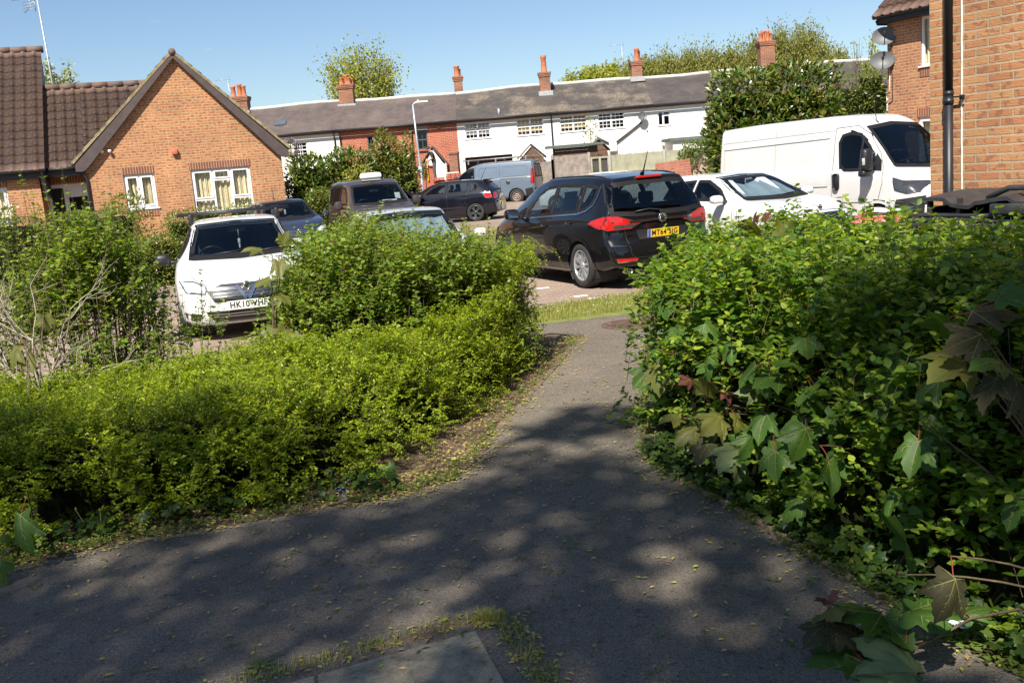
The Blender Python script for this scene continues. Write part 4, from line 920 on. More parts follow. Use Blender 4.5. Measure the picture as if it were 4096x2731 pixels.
def window(parent, u0, u1, z0, z1, v, fm, style='casement', behind='curtain', fr=.055, label=None, rows=2, cols=3, hue=None, dark=False):
    """frame > pane, curtain or blind"""
    b = MB(); d = .06; y = v + .03
    def bar(a, c, e, g, dd=d, yy=None): b.box(((a + c) / 2, y if yy is None else yy, (e + g) / 2), (c - a, dd, g - e))
    bar(u0, u1, z1 - fr, z1); bar(u0, u1, z0, z0 + fr); bar(u0, u0 + fr, z0 + fr, z1 - fr); bar(u1 - fr, u1, z0 + fr, z1 - fr)
    w = u1 - u0; h = z1 - z0; cells = []
    if style == 'two':
        c = (u0 + u1) / 2; bar(c - fr * .45, c + fr * .45, z0 + fr, z1 - fr); cells = [(u0 + fr, c - fr * .45, z0 + fr, z1 - fr), (c + fr * .45, u1 - fr, z0 + fr, z1 - fr)]
        for a, g, e, f in cells:        # opening sashes
            for q in ((a, g, f - .05, f), (a, g, e, e + .05), (a, a + .05, e + .05, f - .05), (g - .05, g, e + .05, f - .05)): bar(*q, .05, y - .022)
    elif style == 'triple':
        a, c = u0 + w * .36, u0 + w * .66; zt = z0 + h * .30; zm = z1 - h * .26
        bar(a - .03, a + .03, z0 + fr, z1 - fr); bar(c - .03, c + .03, z0 + fr, z1 - fr)
        bar(u0 + fr, a - .03, zt - .03, zt + .03); bar(c + .03, u1 - fr, zt - .03, zt + .03); bar(a + .03, c - .03, zm - .03, zm + .03)
        for (p, q, e, f) in ((u0 + fr, a - .03, zt + .03, z1 - fr), (c + .03, u1 - fr, zt + .03, z1 - fr), (a + .03, c - .03, zm + .03, z1 - fr)):
            for r in ((p, q, f - .045, f), (p, q, e, e + .045), (p, p + .045, e + .045, f - .045), (q - .045, q, e + .045, f - .045)): bar(*r, .05, y - .022)
    elif style == 'georgian':
        c = (u0 + u1) / 2; zm = z0 + h * .53
        bar(c - .05, c + .05, z0 + fr, z1 - fr); bar(u0 + fr, c - .05, zm - .045, zm + .045); bar(c + .05, u1 - fr, zm - .045, zm + .045)
        for p, q in ((u0 + fr, c - .05), (c + .05, u1 - fr)):
            for i in range(1, cols): x = p + (q - p) * i / cols; bar(x - .012, x + .012, z0 + fr, zm - .045, .03); bar(x - .012, x + .012, zm + .045, z1 - fr, .03)
            for e, f in ((z0 + fr, zm - .045), (zm + .045, z1 - fr)): bar(p, q, (e + f) / 2 - .012, (e + f) / 2 + .012, .026)
    elif style == 'sash':
        zm = (z0 + z1) / 2; bar(u0 + fr, u1 - fr, zm - .03, zm + .03); c = (u0 + u1) / 2; bar(c - .012, c + .012, z0 + fr, zm - .03, .03); bar(c - .012, c + .012, zm + .03, z1 - fr, .03)
        if rows > 2:
            for i in range(1, rows): x = u0 + fr + (w - 2 * fr) * i / rows; bar(x - .012, x + .012, z0 + fr, zm - .03, .028); bar(x - .012, x + .012, zm + .03, z1 - fr, .028)
            for e, f in ((z0 + fr, zm - .03), (zm + .03, z1 - fr)): bar(u0 + fr, u1 - fr, (e + f) / 2 - .012, (e + f) / 2 + .012, .026)
    elif style == 'side':
        c = u0 + w * .45; bar(c - .05, c + .05, z0 + fr, z1 - fr); zt = z1 - h * .27; bar(c + .05, u1 - fr, zt - .05, zt + .05)
    b.box(((u0 + u1) / 2, v - .02, z0 - .02), (w + .10, .14, .04))
    o = b.build('window', fm, parent)
    if label: o['label'] = label
    g = MB(); g.quad((u0 + fr, y + .012, z0 + fr), (u1 - fr, y + .012, z0 + fr), (u1 - fr, y + .012, z1 - fr), (u0 + fr, y + .012, z1 - fr)); g.build('pane', M['win_glass'], o)
    k = MB(); vb = v + .13
    if behind == 'curtain':
        n = int(w / .02); pts = [(u0 + w * i / n, vb + .03 * math.sin(i * .9) + .015 * math.sin(i * 2.3)) for i in range(n + 1)]
        for i in range(n): k.quad((*pts[i], z0), (*pts[i + 1], z0), (*pts[i + 1], z1), (*pts[i], z1))
        k.build('curtain', M['curtain'], o, smooth=True)
    elif behind in ('blind_tan', 'blind_pink'):
        zb = z0 + h * (.18 if behind == 'blind_tan' else .33); n = 14
        for i in range(n):
            a, c = zb + (z1 - zb) * i / n, zb + (z1 - zb) * (i + 1) / n; k.quad((u0, vb - .06, a), (u1, vb - .06, a), (u1, vb - .045, c), (u0, vb - .045, c))
        k.build('blind', M[behind], o)
    d2 = MB(); d2.quad((u0 - .05, v + .5, z0 - .05), (u1 + .05, v + .5, z0 - .05), (u1 + .05, v + .5, z1 + .05), (u0 - .05, v + .5, z1 + .05)); d2.build('room', M['room_dark'], o)  # flat dark sheet stands in for the unlit interior
    return o
def soldier(parent, u0, u1, z0, z1, v=0.0):
    b = MB(); b.box(((u0 + u1) / 2, v + .003, (z0 + z1) / 2), (u1 - u0, .02, z1 - z0)); b.build('soldier_course', M['soldier'], parent)
def gutter(parent, u0, u1, v, z, mat=None, r=.055):
    b = MB(); b.tube([(u0, v, z), ((u0 + u1) / 2, v, z), (u1, v, z)], r, 8); b.build('gutter', mat or M['fascia'], parent)
def aerial(name, base, h, label, boom=.9, dirx=(-1, 0, 0), els=7, parent=None, tilt=0.0):
    b = MB(); p = Vector(base); top = p + Vector((-tilt * h, 0, h)); b.tube([p, top], .022, 6)
    d = Vector(dirx).normalized(); s = Vector((-d.y, d.x, 0)); a = top - Vector((0, 0, .06)); b.tube([a - d * .12, a + d * boom], .014, 5)
    for i in range(els):
        c = a + d * (boom * (i + .3) / els); ln = .16 - .006 * i; b.tube([c - s * ln, c + s * ln], .008, 4)
    for z in (-.12, .0, .12):
        b.tube([a - d * .1 + Vector((0, 0, z)) - s * .16, a - d * .1 + Vector((0, 0, z)) + s * .16], .009, 4)
    return tag(b.build(name, M['galv']), label, 'aerial')
def dish(name, loc, facing, label, r=(.38, .30), wall_off=None, mat=None):
    """oval dish with feed arm, facing a direction"""
    f = Vector(facing).normalized(); sx = Vector((0, 0, 1)).cross(f).normalized(); sy = f.cross(sx)
    t = empty(name, loc, 0, label, 'satellite dish')
    b = MB(); vs = [(0, 0, 0)]; nr, na = 5, 24; fs = []
    vs = [-f * .07]
    for i in range(1, nr + 1):
        q = i / nr
        for k in range(na): a = 2 * math.pi * k / na; vs.append(sx * (r[0] * q * math.cos(a)) + sy * (r[1] * q * math.sin(a)) + f * (-.07 + .07 * q * q))
    for k in range(na): fs.append((0, 1 + k, 1 + (k + 1) % na))
    for i in range(nr - 1):
        for k in range(na): a, c = 1 + i * na + k, 1 + i * na + (k + 1) % na; fs.append((a, c, c + na, a + na)[::-1] if False else (a, a + na, c + na, c))
    b.add(vs, fs, 0, True); rim = [sx * (r[0] * math.cos(2 * math.pi * k / na)) + sy * (r[1] * math.sin(2 * math.pi * k / na)) for k in range(na + 1)]; b.tube(rim, .007, 5)
    b.build('reflector', mat or M['grey_dish'], t)
    a = MB(); e = f * .34 - sy * (r[1] * .25); a.tube([-sy * r[1] * .95 - f * .02, -sy * r[1] * .9 + f * .1, e], .014, 6); a.box(e, (.06, .06, .09), bev=.012); a.build('feed_arm', M['black_plastic'], t)
    k = MB(); wv = Vector(wall_off) if wall_off else -f * .25; k.tube([-f * .07, -f * .14, wv], .02, 6); k.box(wv, (.05, .14, .14)); k.build('bracket', M['black_plastic'], t)
    return t

# ------------------------------ gabled brick bungalow at the left
HF = Frame((-6.4414, 30.5), R(17)); H = HF.root('brick_bungalow', 'orange brick bungalow with a steep front gable and brown tiled roofs', 'house')
GL, GR = -5.52, -.02; GC = -2.74; EZ, AZ_ = 2.70, 5.62
W1r = (-4.53, -3.69, 1.50, 2.48); W2r = (-2.67, -.98, 1.22, 2.48)
b = MB(); wall_holes(b, GL, GR, -.3, EZ, [W1r, W2r], 0, .09)
b.add([(GL, 0, EZ), (GR, 0, EZ), (GC, 0, AZ_ + .1)], [(0, 1, 2)])
b.quad((GR, 0, -.3), (GR, 9, -.3), (GR, 9, EZ), (GR, 0, EZ)); b.quad((GL, 9, -.3), (GL, 0, -.3), (GL, 0, EZ), (GL, 9, EZ))
# left block walls and recessed entrance
LC = HF.hit(430 / 2.6133 / 1.7415, (500 + 700 / 2.6133) / 1.7415, -.10)[0]
LW0 = HF.hit(70 / 2.6133 / 1.7415, (500 + 660 / 2.6133) / 1.7415, -.10)[0]
wall_holes(b, -14, LC, -.3, 2.72, [(LW0 - 1.75, LW0, 1.42, 2.38)], -.10, .1)
b.quad((LC, -.10, -.3), (LC, .75, -.3), (LC, .75, 2.72), (LC, -.10, 2.72))
wall_holes(b, LC, GL, -.3, 2.8, [(LC + .08, GL - .02, -.2, 2.36)], .72, .1)
b.build('wall', M['brick'], H)
soldier(H, LC + .02, GL - .002, 2.40, 2.62, .70)
window(H, *W1r, .05, M['white_upvc'], 'two', 'curtain', label='small two-pane white window with cream curtains'); window(H, *W2r, .05, M['white_upvc'], 'triple', 'curtain', label='wide white window with cream curtains'); window(H, LW0 - 1.75, LW0, 1.42, 2.38, -.05, M['white_upvc'], 'two', 'curtain')
soldier(H, W1r[0] - .02, W1r[1] + .02, W1r[3] + .005, W1r[3] + .225, -.008); soldier(H, W2r[0] - .03, W2r[1] + .03, W2r[3] + .005, W2r[3] + .225, -.008); soldier(H, W1r[0] - .02, W1r[1] + .02, W1r[2] - .24, W1r[2] - .045, -.008); soldier(H, LW0 - 1.77, LW0 + .02, 2.385, 2.60, -.108)
# entrance door with side light
d = MB(); a, c = LC + .08, GL - .02; mdl = a + (c - a) * .42
for q in ((a, c, 2.26, 2.36), (a, a + .07, -.2, 2.26), (mdl - .06, mdl + .06, -.2, 2.26), (c - .07, c, -.2, 2.26)): d.box(((q[0] + q[1]) / 2, .77, (q[2] + q[3]) / 2), (q[1] - q[0], .07, q[3] - q[2]))
d.box(((mdl + c) / 2, .79, 2.12), (c - mdl - .13, .04, .28)); d.box(((mdl + c) / 2, .79, .35), (c - mdl - .13, .04, 1.1))
dd = d.build('door', M['white_upvc'], H)
g = MB(); g.quad((a + .07, .78, -.2), (mdl - .06, .78, -.2), (mdl - .06, .78, 2.26), (a + .07, .78, 2.26)); g.quad((mdl + .06, .79, .9), (c - .07, .79, .9), (c - .07, .79, 1.98), (mdl + .06, .79, 1.98)); g.build('pane', M['win_glass'], dd)
g = MB(); g.quad((a, 1.3, -.2), (c, 1.3, -.2), (c, 1.3, 2.36), (a, 1.3, 2.36)); g.build('room', M['room_dark'], dd)  # dark sheet in place of the unlit hall
g = MB(); g.box((mdl + .12, .735, 1.02), (.03, .04, .2), bev=.008); g.build('handle', M['chrome'], dd)
# roofs
VL = HF.hit(103, 391, -.32)[0]
def ridge_at(px, py, ev, ez, slope=1.035):
    best = None
    for i in range(400):
        v = i * .02; u, z = HF.hit(px, py, v); zz = ez + slope * (v - ev)
        if best is None or abs(z - zz) < best[0]: best = (abs(z - zz), v, z, u)
    return best[1:]
lrv, lrz, lru = ridge_at(95.5, 114, -.36, 2.80)
crv, crz, cru = ridge_at(206, 198, -.05, 2.80)
tile_roof('roof', M['tiles'], H, -14, VL, -.36, 2.80, lrv, lrz, seed=1)
tile_roof('roof', M['tiles'], H, VL - .1, GL, -.05, 2.80, crv, crz, seed=2)
tile_roof('roof', M['tiles'], H, GL, GC, .12, 2.80 + (crz - 2.80) * .17 / (crv + .05), crv, crz, seed=5)
GRZ = AZ_ + .20
tile_roof('roof', M['tiles'], H, -.17, 9, GL - .26, EZ + .20, GC, GRZ + .02, along='v', seed=3)
tile_roof('roof', M['tiles'], H, -.17, 9, GR + .26, EZ + .20, GC, GRZ + .02, along='v', seed=4)
for rng_, f_ in ((20, lambda i: [(GC, -.18 + i * .46, GRZ), (GC, .27 + i * .46, GRZ)]), (18, lambda i: [(VL + .05 - i * .46, lrv, lrz), (VL - .40 - i * .46, lrv, lrz)]), (9, lambda i: [(VL + i * .45, crv, crz), (VL + .44 + i * .45, crv, crz)])):
    b = MB()
    for i in range(rng_): b.tube(f_(i), .105, 10)
    b.build('ridge_tiles', M['tiles'], H)
b = MB(); dz = .05
for sx, e in ((-1, GL - .27), (1, GR + .27)):
    n = 9
    for i in range(n):      # stepped mossy verge
        t0, t1 = i / n, (i + 1) / n; x0, x1 = e + (GC - e) * t0, e + (GC - e) * t1; z0, z1 = EZ + .17 + (GRZ - EZ - .2) * t0, EZ + .17 + (GRZ - EZ - .2) * t1
        b.prism([(x0, z0), (x1, z1), (x1, z1 + .085), (x0, z0 + .115)] if sx < 0 else [(x0, z0), (x0, z0 + .115), (x1, z1 + .085), (x1, z1)], (0, -.175, 0), (1, 0, 0), (0, 0, 1), (0, 1, 0), .1)
b.build('verge', M['verge_tan'], H)
for sx, e, w0 in ((-1, GL - .22, GL), (1, GR + .22, GR)):
    b = MB(); pl = [(e, EZ + .16), (e, EZ - .03), (w0 + (-.02 if sx < 0 else .02), EZ - .04), (w0 - sx * .12, EZ + .07), (GC, AZ_ + .03), (GC, AZ_ + .17)]
    b.prism(pl if sx > 0 else pl[::-1], (0, -.165, 0), (1, 0, 0), (0, 0, 1), (0, 1, 0), .04); b.build('bargeboard', M['bargeboard'], H)
    b = MB(); b.prism([(e, EZ + .12), (GC, AZ_ + .13), (GC, AZ_ + .16), (e, EZ + .15)], (0, -.125, 0), (1, 0, 0), (0, 0, 1), (0, 1, 0), .13); b.build('soffit', M['bargeboard'], H)
b = MB(); b.box(((-14 + VL - .05) / 2, -.27, 2.66), (VL + 13.95, .03, .2)); b.box(((-14 + VL) / 2, -.19, 2.57), (VL + 13.95, .17, .02)); b.build('fascia', M['fascia'], H); gutter(H, -14, VL, -.36, 2.76)
b = MB(); b.box(((VL + GL) / 2, .02, 2.68), (GL - VL, .03, .2)); b.quad((VL, .02, 2.6), (GL, .02, 2.6), (GL, .72, 2.6), (VL, .72, 2.6)); b.build('fascia', M['fascia'], H); gutter(H, VL, GL - .2, -.06, 2.78)
b = MB(); b.prism([(-.36, 2.75), (lrv, lrz - .02), (lrv, 2.0), (-.1, 2.0)], (VL - .03, 0, 0), (0, 1, 0), (0, 0, 1), (-1, 0, 0), .12); b.build('gable_end', M['fascia'], H)
b = MB(); b.tube([(GL - .33, -.12, 2.92), (GL - .22, -.08, 2.78), (GL - .04, -.07, 2.62), (GL + .03, -.05, 2.45), (GL + .03, -.05, 0)], .038, 8); b.tube([(GL - .30, -.10, 2.94), (GL - .30, 9, 2.94)], .055, 8); b.build('downpipe', M['fascia'], H)
u, z = HF.hit(1825 / 2.6133 / 1.7415, (500 + 280 / 2.6133) / 1.7415); b = MB(); b.box((u, -.05, z), (.16, .12, .16), bev=.01); b.build('vent', plain('terracotta_vent', (.52, .16, .09), .7, .08), H)
for q in ((1150, 285), (1070, 290)):
    u, z = HF.hit(q[0] / 2.6133 / 1.7415, (500 + q[1] / 2.6133) / 1.7415); b = MB(); b.tube([(u, 0, z), (u, -.09, z), (u, -.09, z - .05)], .016, 6); b.lathe([(.0, .05), (.045, .04), (.05, 0), (.04, -.03), (0, -.04)], (u, -.09, z + .02), 10); b.build('security_lamp', M['white_paint'], H)
p = atY(121, 196, 33.5); top = atY(85, -3, 33.5)
b = MB(); t = Vector(top); b.tube([p - Vector((0, 0, 1.2)), p, t], .028, 6); dx = Vector((-1, .15, 0)).normalized(); s_ = Vector((.15, 1, 0))
b.tube([t + Vector((.05, 0, .03)), t + dx * .9 + Vector((0, 0, .03))], .016, 5)
for i in range(7): c = t + dx * (.1 + .11 * i) + Vector((0, 0, .03)); b.tube([c - s_ * .12 - Vector((0, 0, .02)), c + s_ * .12 + Vector((0, 0, .02))], .011, 4)
for i in range(4):
    z = -.35 + .09 * i; c = t + Vector((-.28, 0, z)); b.tube([c - dx * .18 + Vector((0, 0, .05)), c + dx * .22], .012, 4)
b.tube([t + Vector((-.05, 0, 0)), t + Vector((-.46, 0, -.42))], .013, 4); b.tube([t + Vector((-.1, 0, -.02)), t + Vector((-.1, 0, -.4))], .013, 4)
tag(b.build('tv_aerial', M['galv']), 'tall thin aerial mast behind the bungalow roof at the left', 'aerial')

# ------------------------------ terrace of old cottages
TY = 56.0; TF = Frame((0, TY), 0.0)
def X(px, py=300): return atY(px, py, TY).x
EV, RV = -.28, 3.0
def zrt(x): return None
eaves = 4.47; 
def ridge_z(): return HFz
u_, z_ = TF.hit(1176, 204, RV); RIDZ = z_
u_, z_ = TF.hit(1176, 266, EV); EAVZ = z_
def cottage(label, x0, x1, wallmat, roofmat, wins, wm=None, extra=None, z0=.3, opening=None):
    r = empty('terraced_cottage', (0, TY, 0), 0, label, 'cottage', 'cottages of the old terrace')
    holes = [w_[:4] for w_ in wins] + ([opening] if opening else [])
    b = MB(); wall_holes(b, x0, x1, z0, EAVZ - .02, holes, 0, .10); b.build('wall', wallmat, r)
    n = 7; b = MB(); rn = random.Random(int(x0 * 10)); sag = lambda x: .05 * math.sin(x * .45) + .03 * math.sin(x * 1.1)
    ks = [x0 + (x1 - x0) * i / n for i in range(n + 1)]
    for i in range(n): b.quad((ks[i], EV, EAVZ), (ks[i + 1], EV, EAVZ), (ks[i + 1], RV, RIDZ + sag(ks[i + 1])), (ks[i], RV, RIDZ + sag(ks[i])))
    b.quad((x1, RV, RIDZ), (x0, RV, RIDZ), (x0, RV + 3.2, EAVZ), (x1, RV + 3.2, EAVZ)); b.build('roof', roofmat, r)
    b = MB(); b.tube([(k, RV, RIDZ + sag(k) + .02) for k in ks], .11, 8); b.build('ridge', M['ridge_cement'], r)
    gutter(r, x0, x1, EV - .05, EAVZ - .05, r=.06)
    b = MB(); b.box(((x0 + x1) / 2, -.05, EAVZ - .10), (x1 - x0, .08, .12)); b.build('eaves_band', M['chimney_brick'], r)
    for w_ in wins: window(r, *w_[:4], .05, M[w_[6] if len(w_) > 6 else 'white_upvc'], w_[4], w_[5], rows=3 if w_[4] == 'sash' and len(w_) <= 6 else 2)
    return r
def wr(a, bb, py0, py1):   # window rectangle from picture columns and rows
    x0, x1 = X(a[0], a[1]), X(bb[0], bb[1]); return x0, x1
def rect(l, r_, t, bt):
    px = (l + r_) / 2; pt = atY(px, t, TY); pb = atY(px + (bt - t) * .08, bt, TY); pl = atY(l, (t + bt) / 2, TY); pr = atY(r_, (t + bt) / 2, TY); return (pl.x, pr.x, pb.z, pt.z)
xa, xb, xc, xd, xe, xf = X(440), X(780, 320), X(1050, 300), X(1268, 280), X(1500, 280), X(2150, 230)
C1 = cottage('white cottage with a rooflight at the left end of the terrace behind the laurel hedge', xa, xb, M['white_render'], M['slate_purple'], [(*rect(672, 706, 327, 362), 'sash', 'dark')])
C2 = cottage('red brick cottage with one dark grey window behind the street lamp', xb, xc, M['red_brick'], M['slate_purple'], [(*rect(958, 982, 299, 343), 'sash', 'dark', 'grey_upvc'), (*rect(845, 860, 313, 350), 'sash', 'dark', 'grey_upvc')])
xg = X(1165, 420)
C3 = cottage('white cottage over a covered passage behind the grey-blue van', xc, xd, M['white_render'], M['slate_grey'], [(*rect(1068, 1126, 282, 318), 'georgian', 'blind_pink'), (*rect(1187, 1248, 272, 310), 'georgian', 'blind_tan')], opening=(xc + .3, X(1180, 400), .31, atY(1100, 360, TY).z))
C4 = cottage('white cottage with two wide windows and a porch gable behind the shed', xd, xe, M['white_render'], M['slate_grey'], [(*rect(1286, 1347, 265, 302), 'georgian', 'blind_tan'), (*rect(1374, 1434, 259, 295), 'georgian', 'dark')])
C5 = cottage('white cottage with one narrow window at the right end of the terrace', xe, xf, M['white_render'], M['slate_plain'], [(*rect(1511, 1539, 256, 288), 'side', 'dark')])
# passage back wall
b = MB(); b.box((X(1110, 380), 2.2, 1.6), (5, .1, 3.2)); b.build('passage_wall', M['chimney_brick'], C3)
# rooflight, soil pipe, downpipes, stone lintel
def on_roof(px, py):
    for i in range(400):
        v = EV + i * .01; u, z = TF.hit(px, py, v); zz = EAVZ + (RIDZ - EAVZ) * (v - EV) / (RV - EV)
        if zz >= z: return u, v, z
    return u, RV, RIDZ
u, v, z = on_roof(645, 285); b = MB(); sl = math.atan2(RIDZ - EAVZ, RV - EV); b.box((u, v, z + .04), (.62, .55, .07), mat=Matrix.Rotation(sl, 4, 'X')); o = b.build('rooflight', M['grey_upvc'], C1)
b = MB(); b.box((u, v - .0, z + .062), (.5, .44, .05), mat=Matrix.Rotation(sl, 4, 'X')); b.build('pane', plain('skylight_glass', (.10, .14, .18), .08, .05, coat=1.0), o)
u, v, z = on_roof(1146, 262); b = MB(); b.tube([(u, v, z - .1), (u, v, z + .28)], .06, 8); b.build('soil_pipe', M['lead'], C3)
def downpipe(par, px, py0, z1=.3, m='fascia'):
    u = X(px, py0); b = MB(); b.tube([(u, -.30, EAVZ - .1), (u, -.06, EAVZ - .45), (u, -.06, z1)], .045, 6); b.build('downpipe', M[m], par)
downpipe(C1, 768, 310); downpipe(C2, 783, 330); downpipe(C3, 1267, 290); downpipe(C2, 945, 300)
l0, l1, zb, zt = rect(958, 982, 299, 343); b = MB(); b.prism([(l0 - .02, zt), (l1 + .02, zt), (l1 + .12, zt + .22), (l0 - .12, zt + .22)], (0, -.01, 0), (1, 0, 0), (0, 0, 1), (0, 1, 0), .05); b.build('lintel', M['concrete'], C2)
b = MB(); b.box(((l0 + l1) / 2, -.04, zb - .05), (l1 - l0 + .2, .14, .09)); b.build('sill', M['red_brick_new'], C2)
b = MB(); l0, l1, zb, zt = rect(1005, 1012, 289, 297); b.box(((l0 + l1) / 2, -.02, (zb + zt) / 2), (.14, .06, .16)); b.build('vent', M['chimney_brick'], C2)
# chimneys: stack, cap, flashing, pots
def chimney(par, l, r_, top, bot, pots, depth=.7, v=None, cap=.16, capz=.25, two=False, base=True, mat=None, slim=False):
    pv = v if v is not None else RV - .35
    p0 = TF.hit((l + r_) / 2, top, pv); a = TF.hit(l, (top + bot) / 2, pv)[0]; c = TF.hit(r_, (top + bot) / 2, pv)[0]; zb = TF.hit((l + r_) / 2, bot, pv)[1]
    w_ = c - a; u = (a + c) / 2; zt = p0[1]; b = MB()
    b.box((u, pv + depth / 2, (zt - capz + zb - .6) / 2), (w_, depth, zt - capz - zb + .6)); 
    for i in range(3): b.box((u, pv + depth / 2, zt - capz + capz * (i + .5) / 3), (w_ + cap * (.5 + .25 * i), depth + cap * (.5 + .25 * i), capz / 3 - .002))
    o = b.build('chimney', M[mat or 'chimney_brick'], par)
    if base: b = MB(); b.box((u, pv + depth / 2, zb + .02), (w_ + .22, depth + .3, .26)); b.build('flashing', M['lead'], o)
    for i, (du, h, rr) in enumerate(pots):
        b = MB(); b.lathe([(rr * 1.15, 0), (rr * 1.1, .06), (rr * .95, .1), (rr * .82, h * .8), (rr * .98, h * .86), (rr * .98, h), (rr * .75, h), (rr * .72, h - .08)], (u + du * w_, pv + depth * (.35 + .3 * (i % 2)), zt - .01), 12); b.build('chimney_pot', M['terracotta'], o)
    return o, u, pv + depth / 2, zt
chimney(C1, 529, 568, 222, 262, [(-.3, .62, .15), (.02, .74, .15), (.32, .62, .14)], depth=.8)
chimney(C2, 778, 811, 194, 246, [(-.28, .42, .13), (.05, .58, .15), (.25, .40, .12), (.42, .34, .11)], depth=.8)
chimney(C3, 1043, 1062, 176, 222, [(-.05, .62, .17), (.2, .45, .12)], depth=.5, base=False, v=RV + .2)
chimney(C4, 1240, 1264, 166, 216, [(.0, .95, .17)], depth=.6, v=1.9)
o, cu, cv, cz = chimney(C5, 1451, 1475, 140, 183, [(.1, .72, .15), (.3, .6, .13)], depth=.7)
chimney(C5, 1747, 1780, 94, 160, [(-.38, .5, .13), (-.12, .62, .15), (.12, .6, .12), (.35, .5, .13)], depth=.8)
aerial('tv_aerial', (cu - .75, TY + RV, RIDZ - .1), 2.1, 'thin aerial mast beside a squat red chimney on the terrace roof', boom=.75, els=3)
p = atY(520, 180, TY + RV); aerial('tv_aerial', (p.x + .1, TY + RV + .2, RIDZ - .2), p.z - RIDZ + .2, 'small aerial beside the three-pot chimney above the bungalow gable', boom=.75, els=4, tilt=.05)
p = atY(1476, 267, TY - .35); dish('satellite_dish', p, (.15, -1, .25), 'small oval dish on the white terrace wall between two windows', (.26, .235), wall_off=(0, .36, -.05))
b = MB(); b.tube([atY(1474, 281, TY - .08) - Vector((0, TY, 0)), atY(1411, 331, TY - .08) - Vector((0, TY, 0))], .05, 6); b.build('diagonal_pipe', M['bargeboard'], C4)
b = MB(); b.tube([atY(1371, 315, TY - .08) - Vector((0, TY, 0)), atY(1406, 333, TY - .08) - Vector((0, TY, 0))], .045, 6); b.build('diagonal_pipe', M['bargeboard'], C4)
q = atY(1408, 338, TY - .1); b = MB(); b.box((q.x, -.1, q.z), (.42, .2, .5), bev=.02); b.build('meter_box', M['white_paint'], C4)
# porch gables and lean-to additions on the terrace
def porch(label, l, r_, apex, base, Y, mat_front, roofm, depth=1.6):
    t = empty('porch', (0, Y, 0), 0, label, 'porch'); f = Frame((0, Y), 0)
    u0, u1 = f.hit(l, base)[0], f.hit(r_, base)[0]; um = (u0 + u1) / 2; za = f.hit((l + r_) / 2 - 2, apex)[1]; zb = (f.hit(l, base)[1] + f.hit(r_, base)[1]) / 2 - .0
    b = MB(); b.add([(u0 + .1, 0, zb), (u1 - .1, 0, zb), (um, 0, za - .08)], [(0, 1, 2)]); b.box((u0 + .12, depth / 2, (zb + gz(0, Y)) / 2), (.1, depth, zb - gz(0, Y))); b.box((u1 - .12, depth / 2, (zb + gz(0, Y)) / 2), (.1, depth, zb - gz(0, Y)))
    b.quad((u0 + .17, .02, gz(0, Y)), (u1 - .17, .02, gz(0, Y)), (u1 - .17, .02, zb), (u0 + .17, .02, zb)); b.build('front', mat_front, t)
    b = MB()
    for s, e in ((1, u0 - .08), (-1, u1 + .08)): b.prism([(e, zb - .06), (um, za), (um, za + .07), (e, zb + .01)], (0, -.12, 0), (1, 0, 0), (0, 0, 1), (0, 1, 0), depth + .12)
    b.build('roof', roofm, t); return t
porch('brown timber porch gable behind the grey-blue van roof rack', 1192, 1252, 333, 362, 54.2, M['wood_brown'], M['slate_plain'])
porch('brown timber porch gable with a leafy twig above the shed roof', 1355, 1398, 320, 345, 54.4, M['wood_brown'], M['slate_plain'])
porch('white gabled porch behind the man on the brick wall', 967, 1025, 339, 380, 54.0, M['white_render'], M['slate_plain'], 1.9)
# flat-roofed white extension at the right end
f = Frame((0, 53), 0); u0, z1 = f.hit(1545, 322); u1, _ = f.hit(1760, 300)
t = empty('white_extension', (0, 53, 0), 0, 'low white flat-roofed extension behind the fence by the big white van', 'extension')
b = MB(); b.box(((u0 + u1) / 2, 1.3, (z1 + .3) / 2), (u1 - u0, 2.6, z1 - .3)); b.build('wall', M['white_render'], t); b = MB(); b.box(((u0 + u1) / 2, 1.3, z1 + .02), (u1 - u0 + .3, 2.9, .16)); b.build('roof', M['felt_green'], t); b = MB(); b.tube([(u0 + 1.5, -.2, z1 + .25), (u1, -.2, z1 + .25)], .07, 8); b.build('pipe', M['fascia'], t)

# ------------------------------ near brick house at the right edge
NF = Frame((3.947, 9.2), R(-62)); Hn = NF.root('brick_house', 'near buff brick house wall with a black downpipe at the right edge', 'house')
b = MB(); wall_holes(b, 0, .325, -.1, 6.5, [], 0); b.quad((0, 7, -.1), (0, 0, -.1), (0, 0, 6.5), (0, 7, 6.5)); b.build('wall', M['brick_near'], Hn)
b = MB(); wall_holes(b, .335, 5, -.1, 6.5, [], 0); b.build('wall', M['brick_near'], Hn)
b = MB(); rn = random.Random(3); pts = [(.330 + rn.uniform(-.002, .002), -.001, -.1 + .05 * i) for i in range(133)]; b.tube(pts, [rn.uniform(.006, .010) for _ in pts], 5); b.build('mastic_joint', M['white_paint'], Hn)
b = MB(); b.tube([(.255, -.075, 0), (.255, -.075, 2.12)], .036, 14); b.lathe([(.036, 0), (.041, .0), (.041, .02), (.045, .025), (.045, .035), (.040, .04), (.040, .085), (.045, .09), (.045, .10), (.041, .105), (.041, .12)], (.255, -.075, 2.10), 14); b.tube([(.255, -.075, 2.2), (.255, -.075, 6.5)], .036, 14); b.box((.33, -.05, 2.16), (.13, .012, .014)); b.box((.345, -.02, 2.155), (.03, .04, .04), bev=.006); dp = b.build('downpipe', M['black_plastic'], Hn)
b = MB(); b.box((2.5, 3.5, 6.6), (5.6, 7.8, .2)); b.prism([(-.4, 6.7), (5.4, 6.7), (2.5, 9.5)], (0, -.4, 0), (1, 0, 0), (0, 0, 1), (0, 1, 0), 7.8); b.build('roof', M['tiles_clean'], Hn)

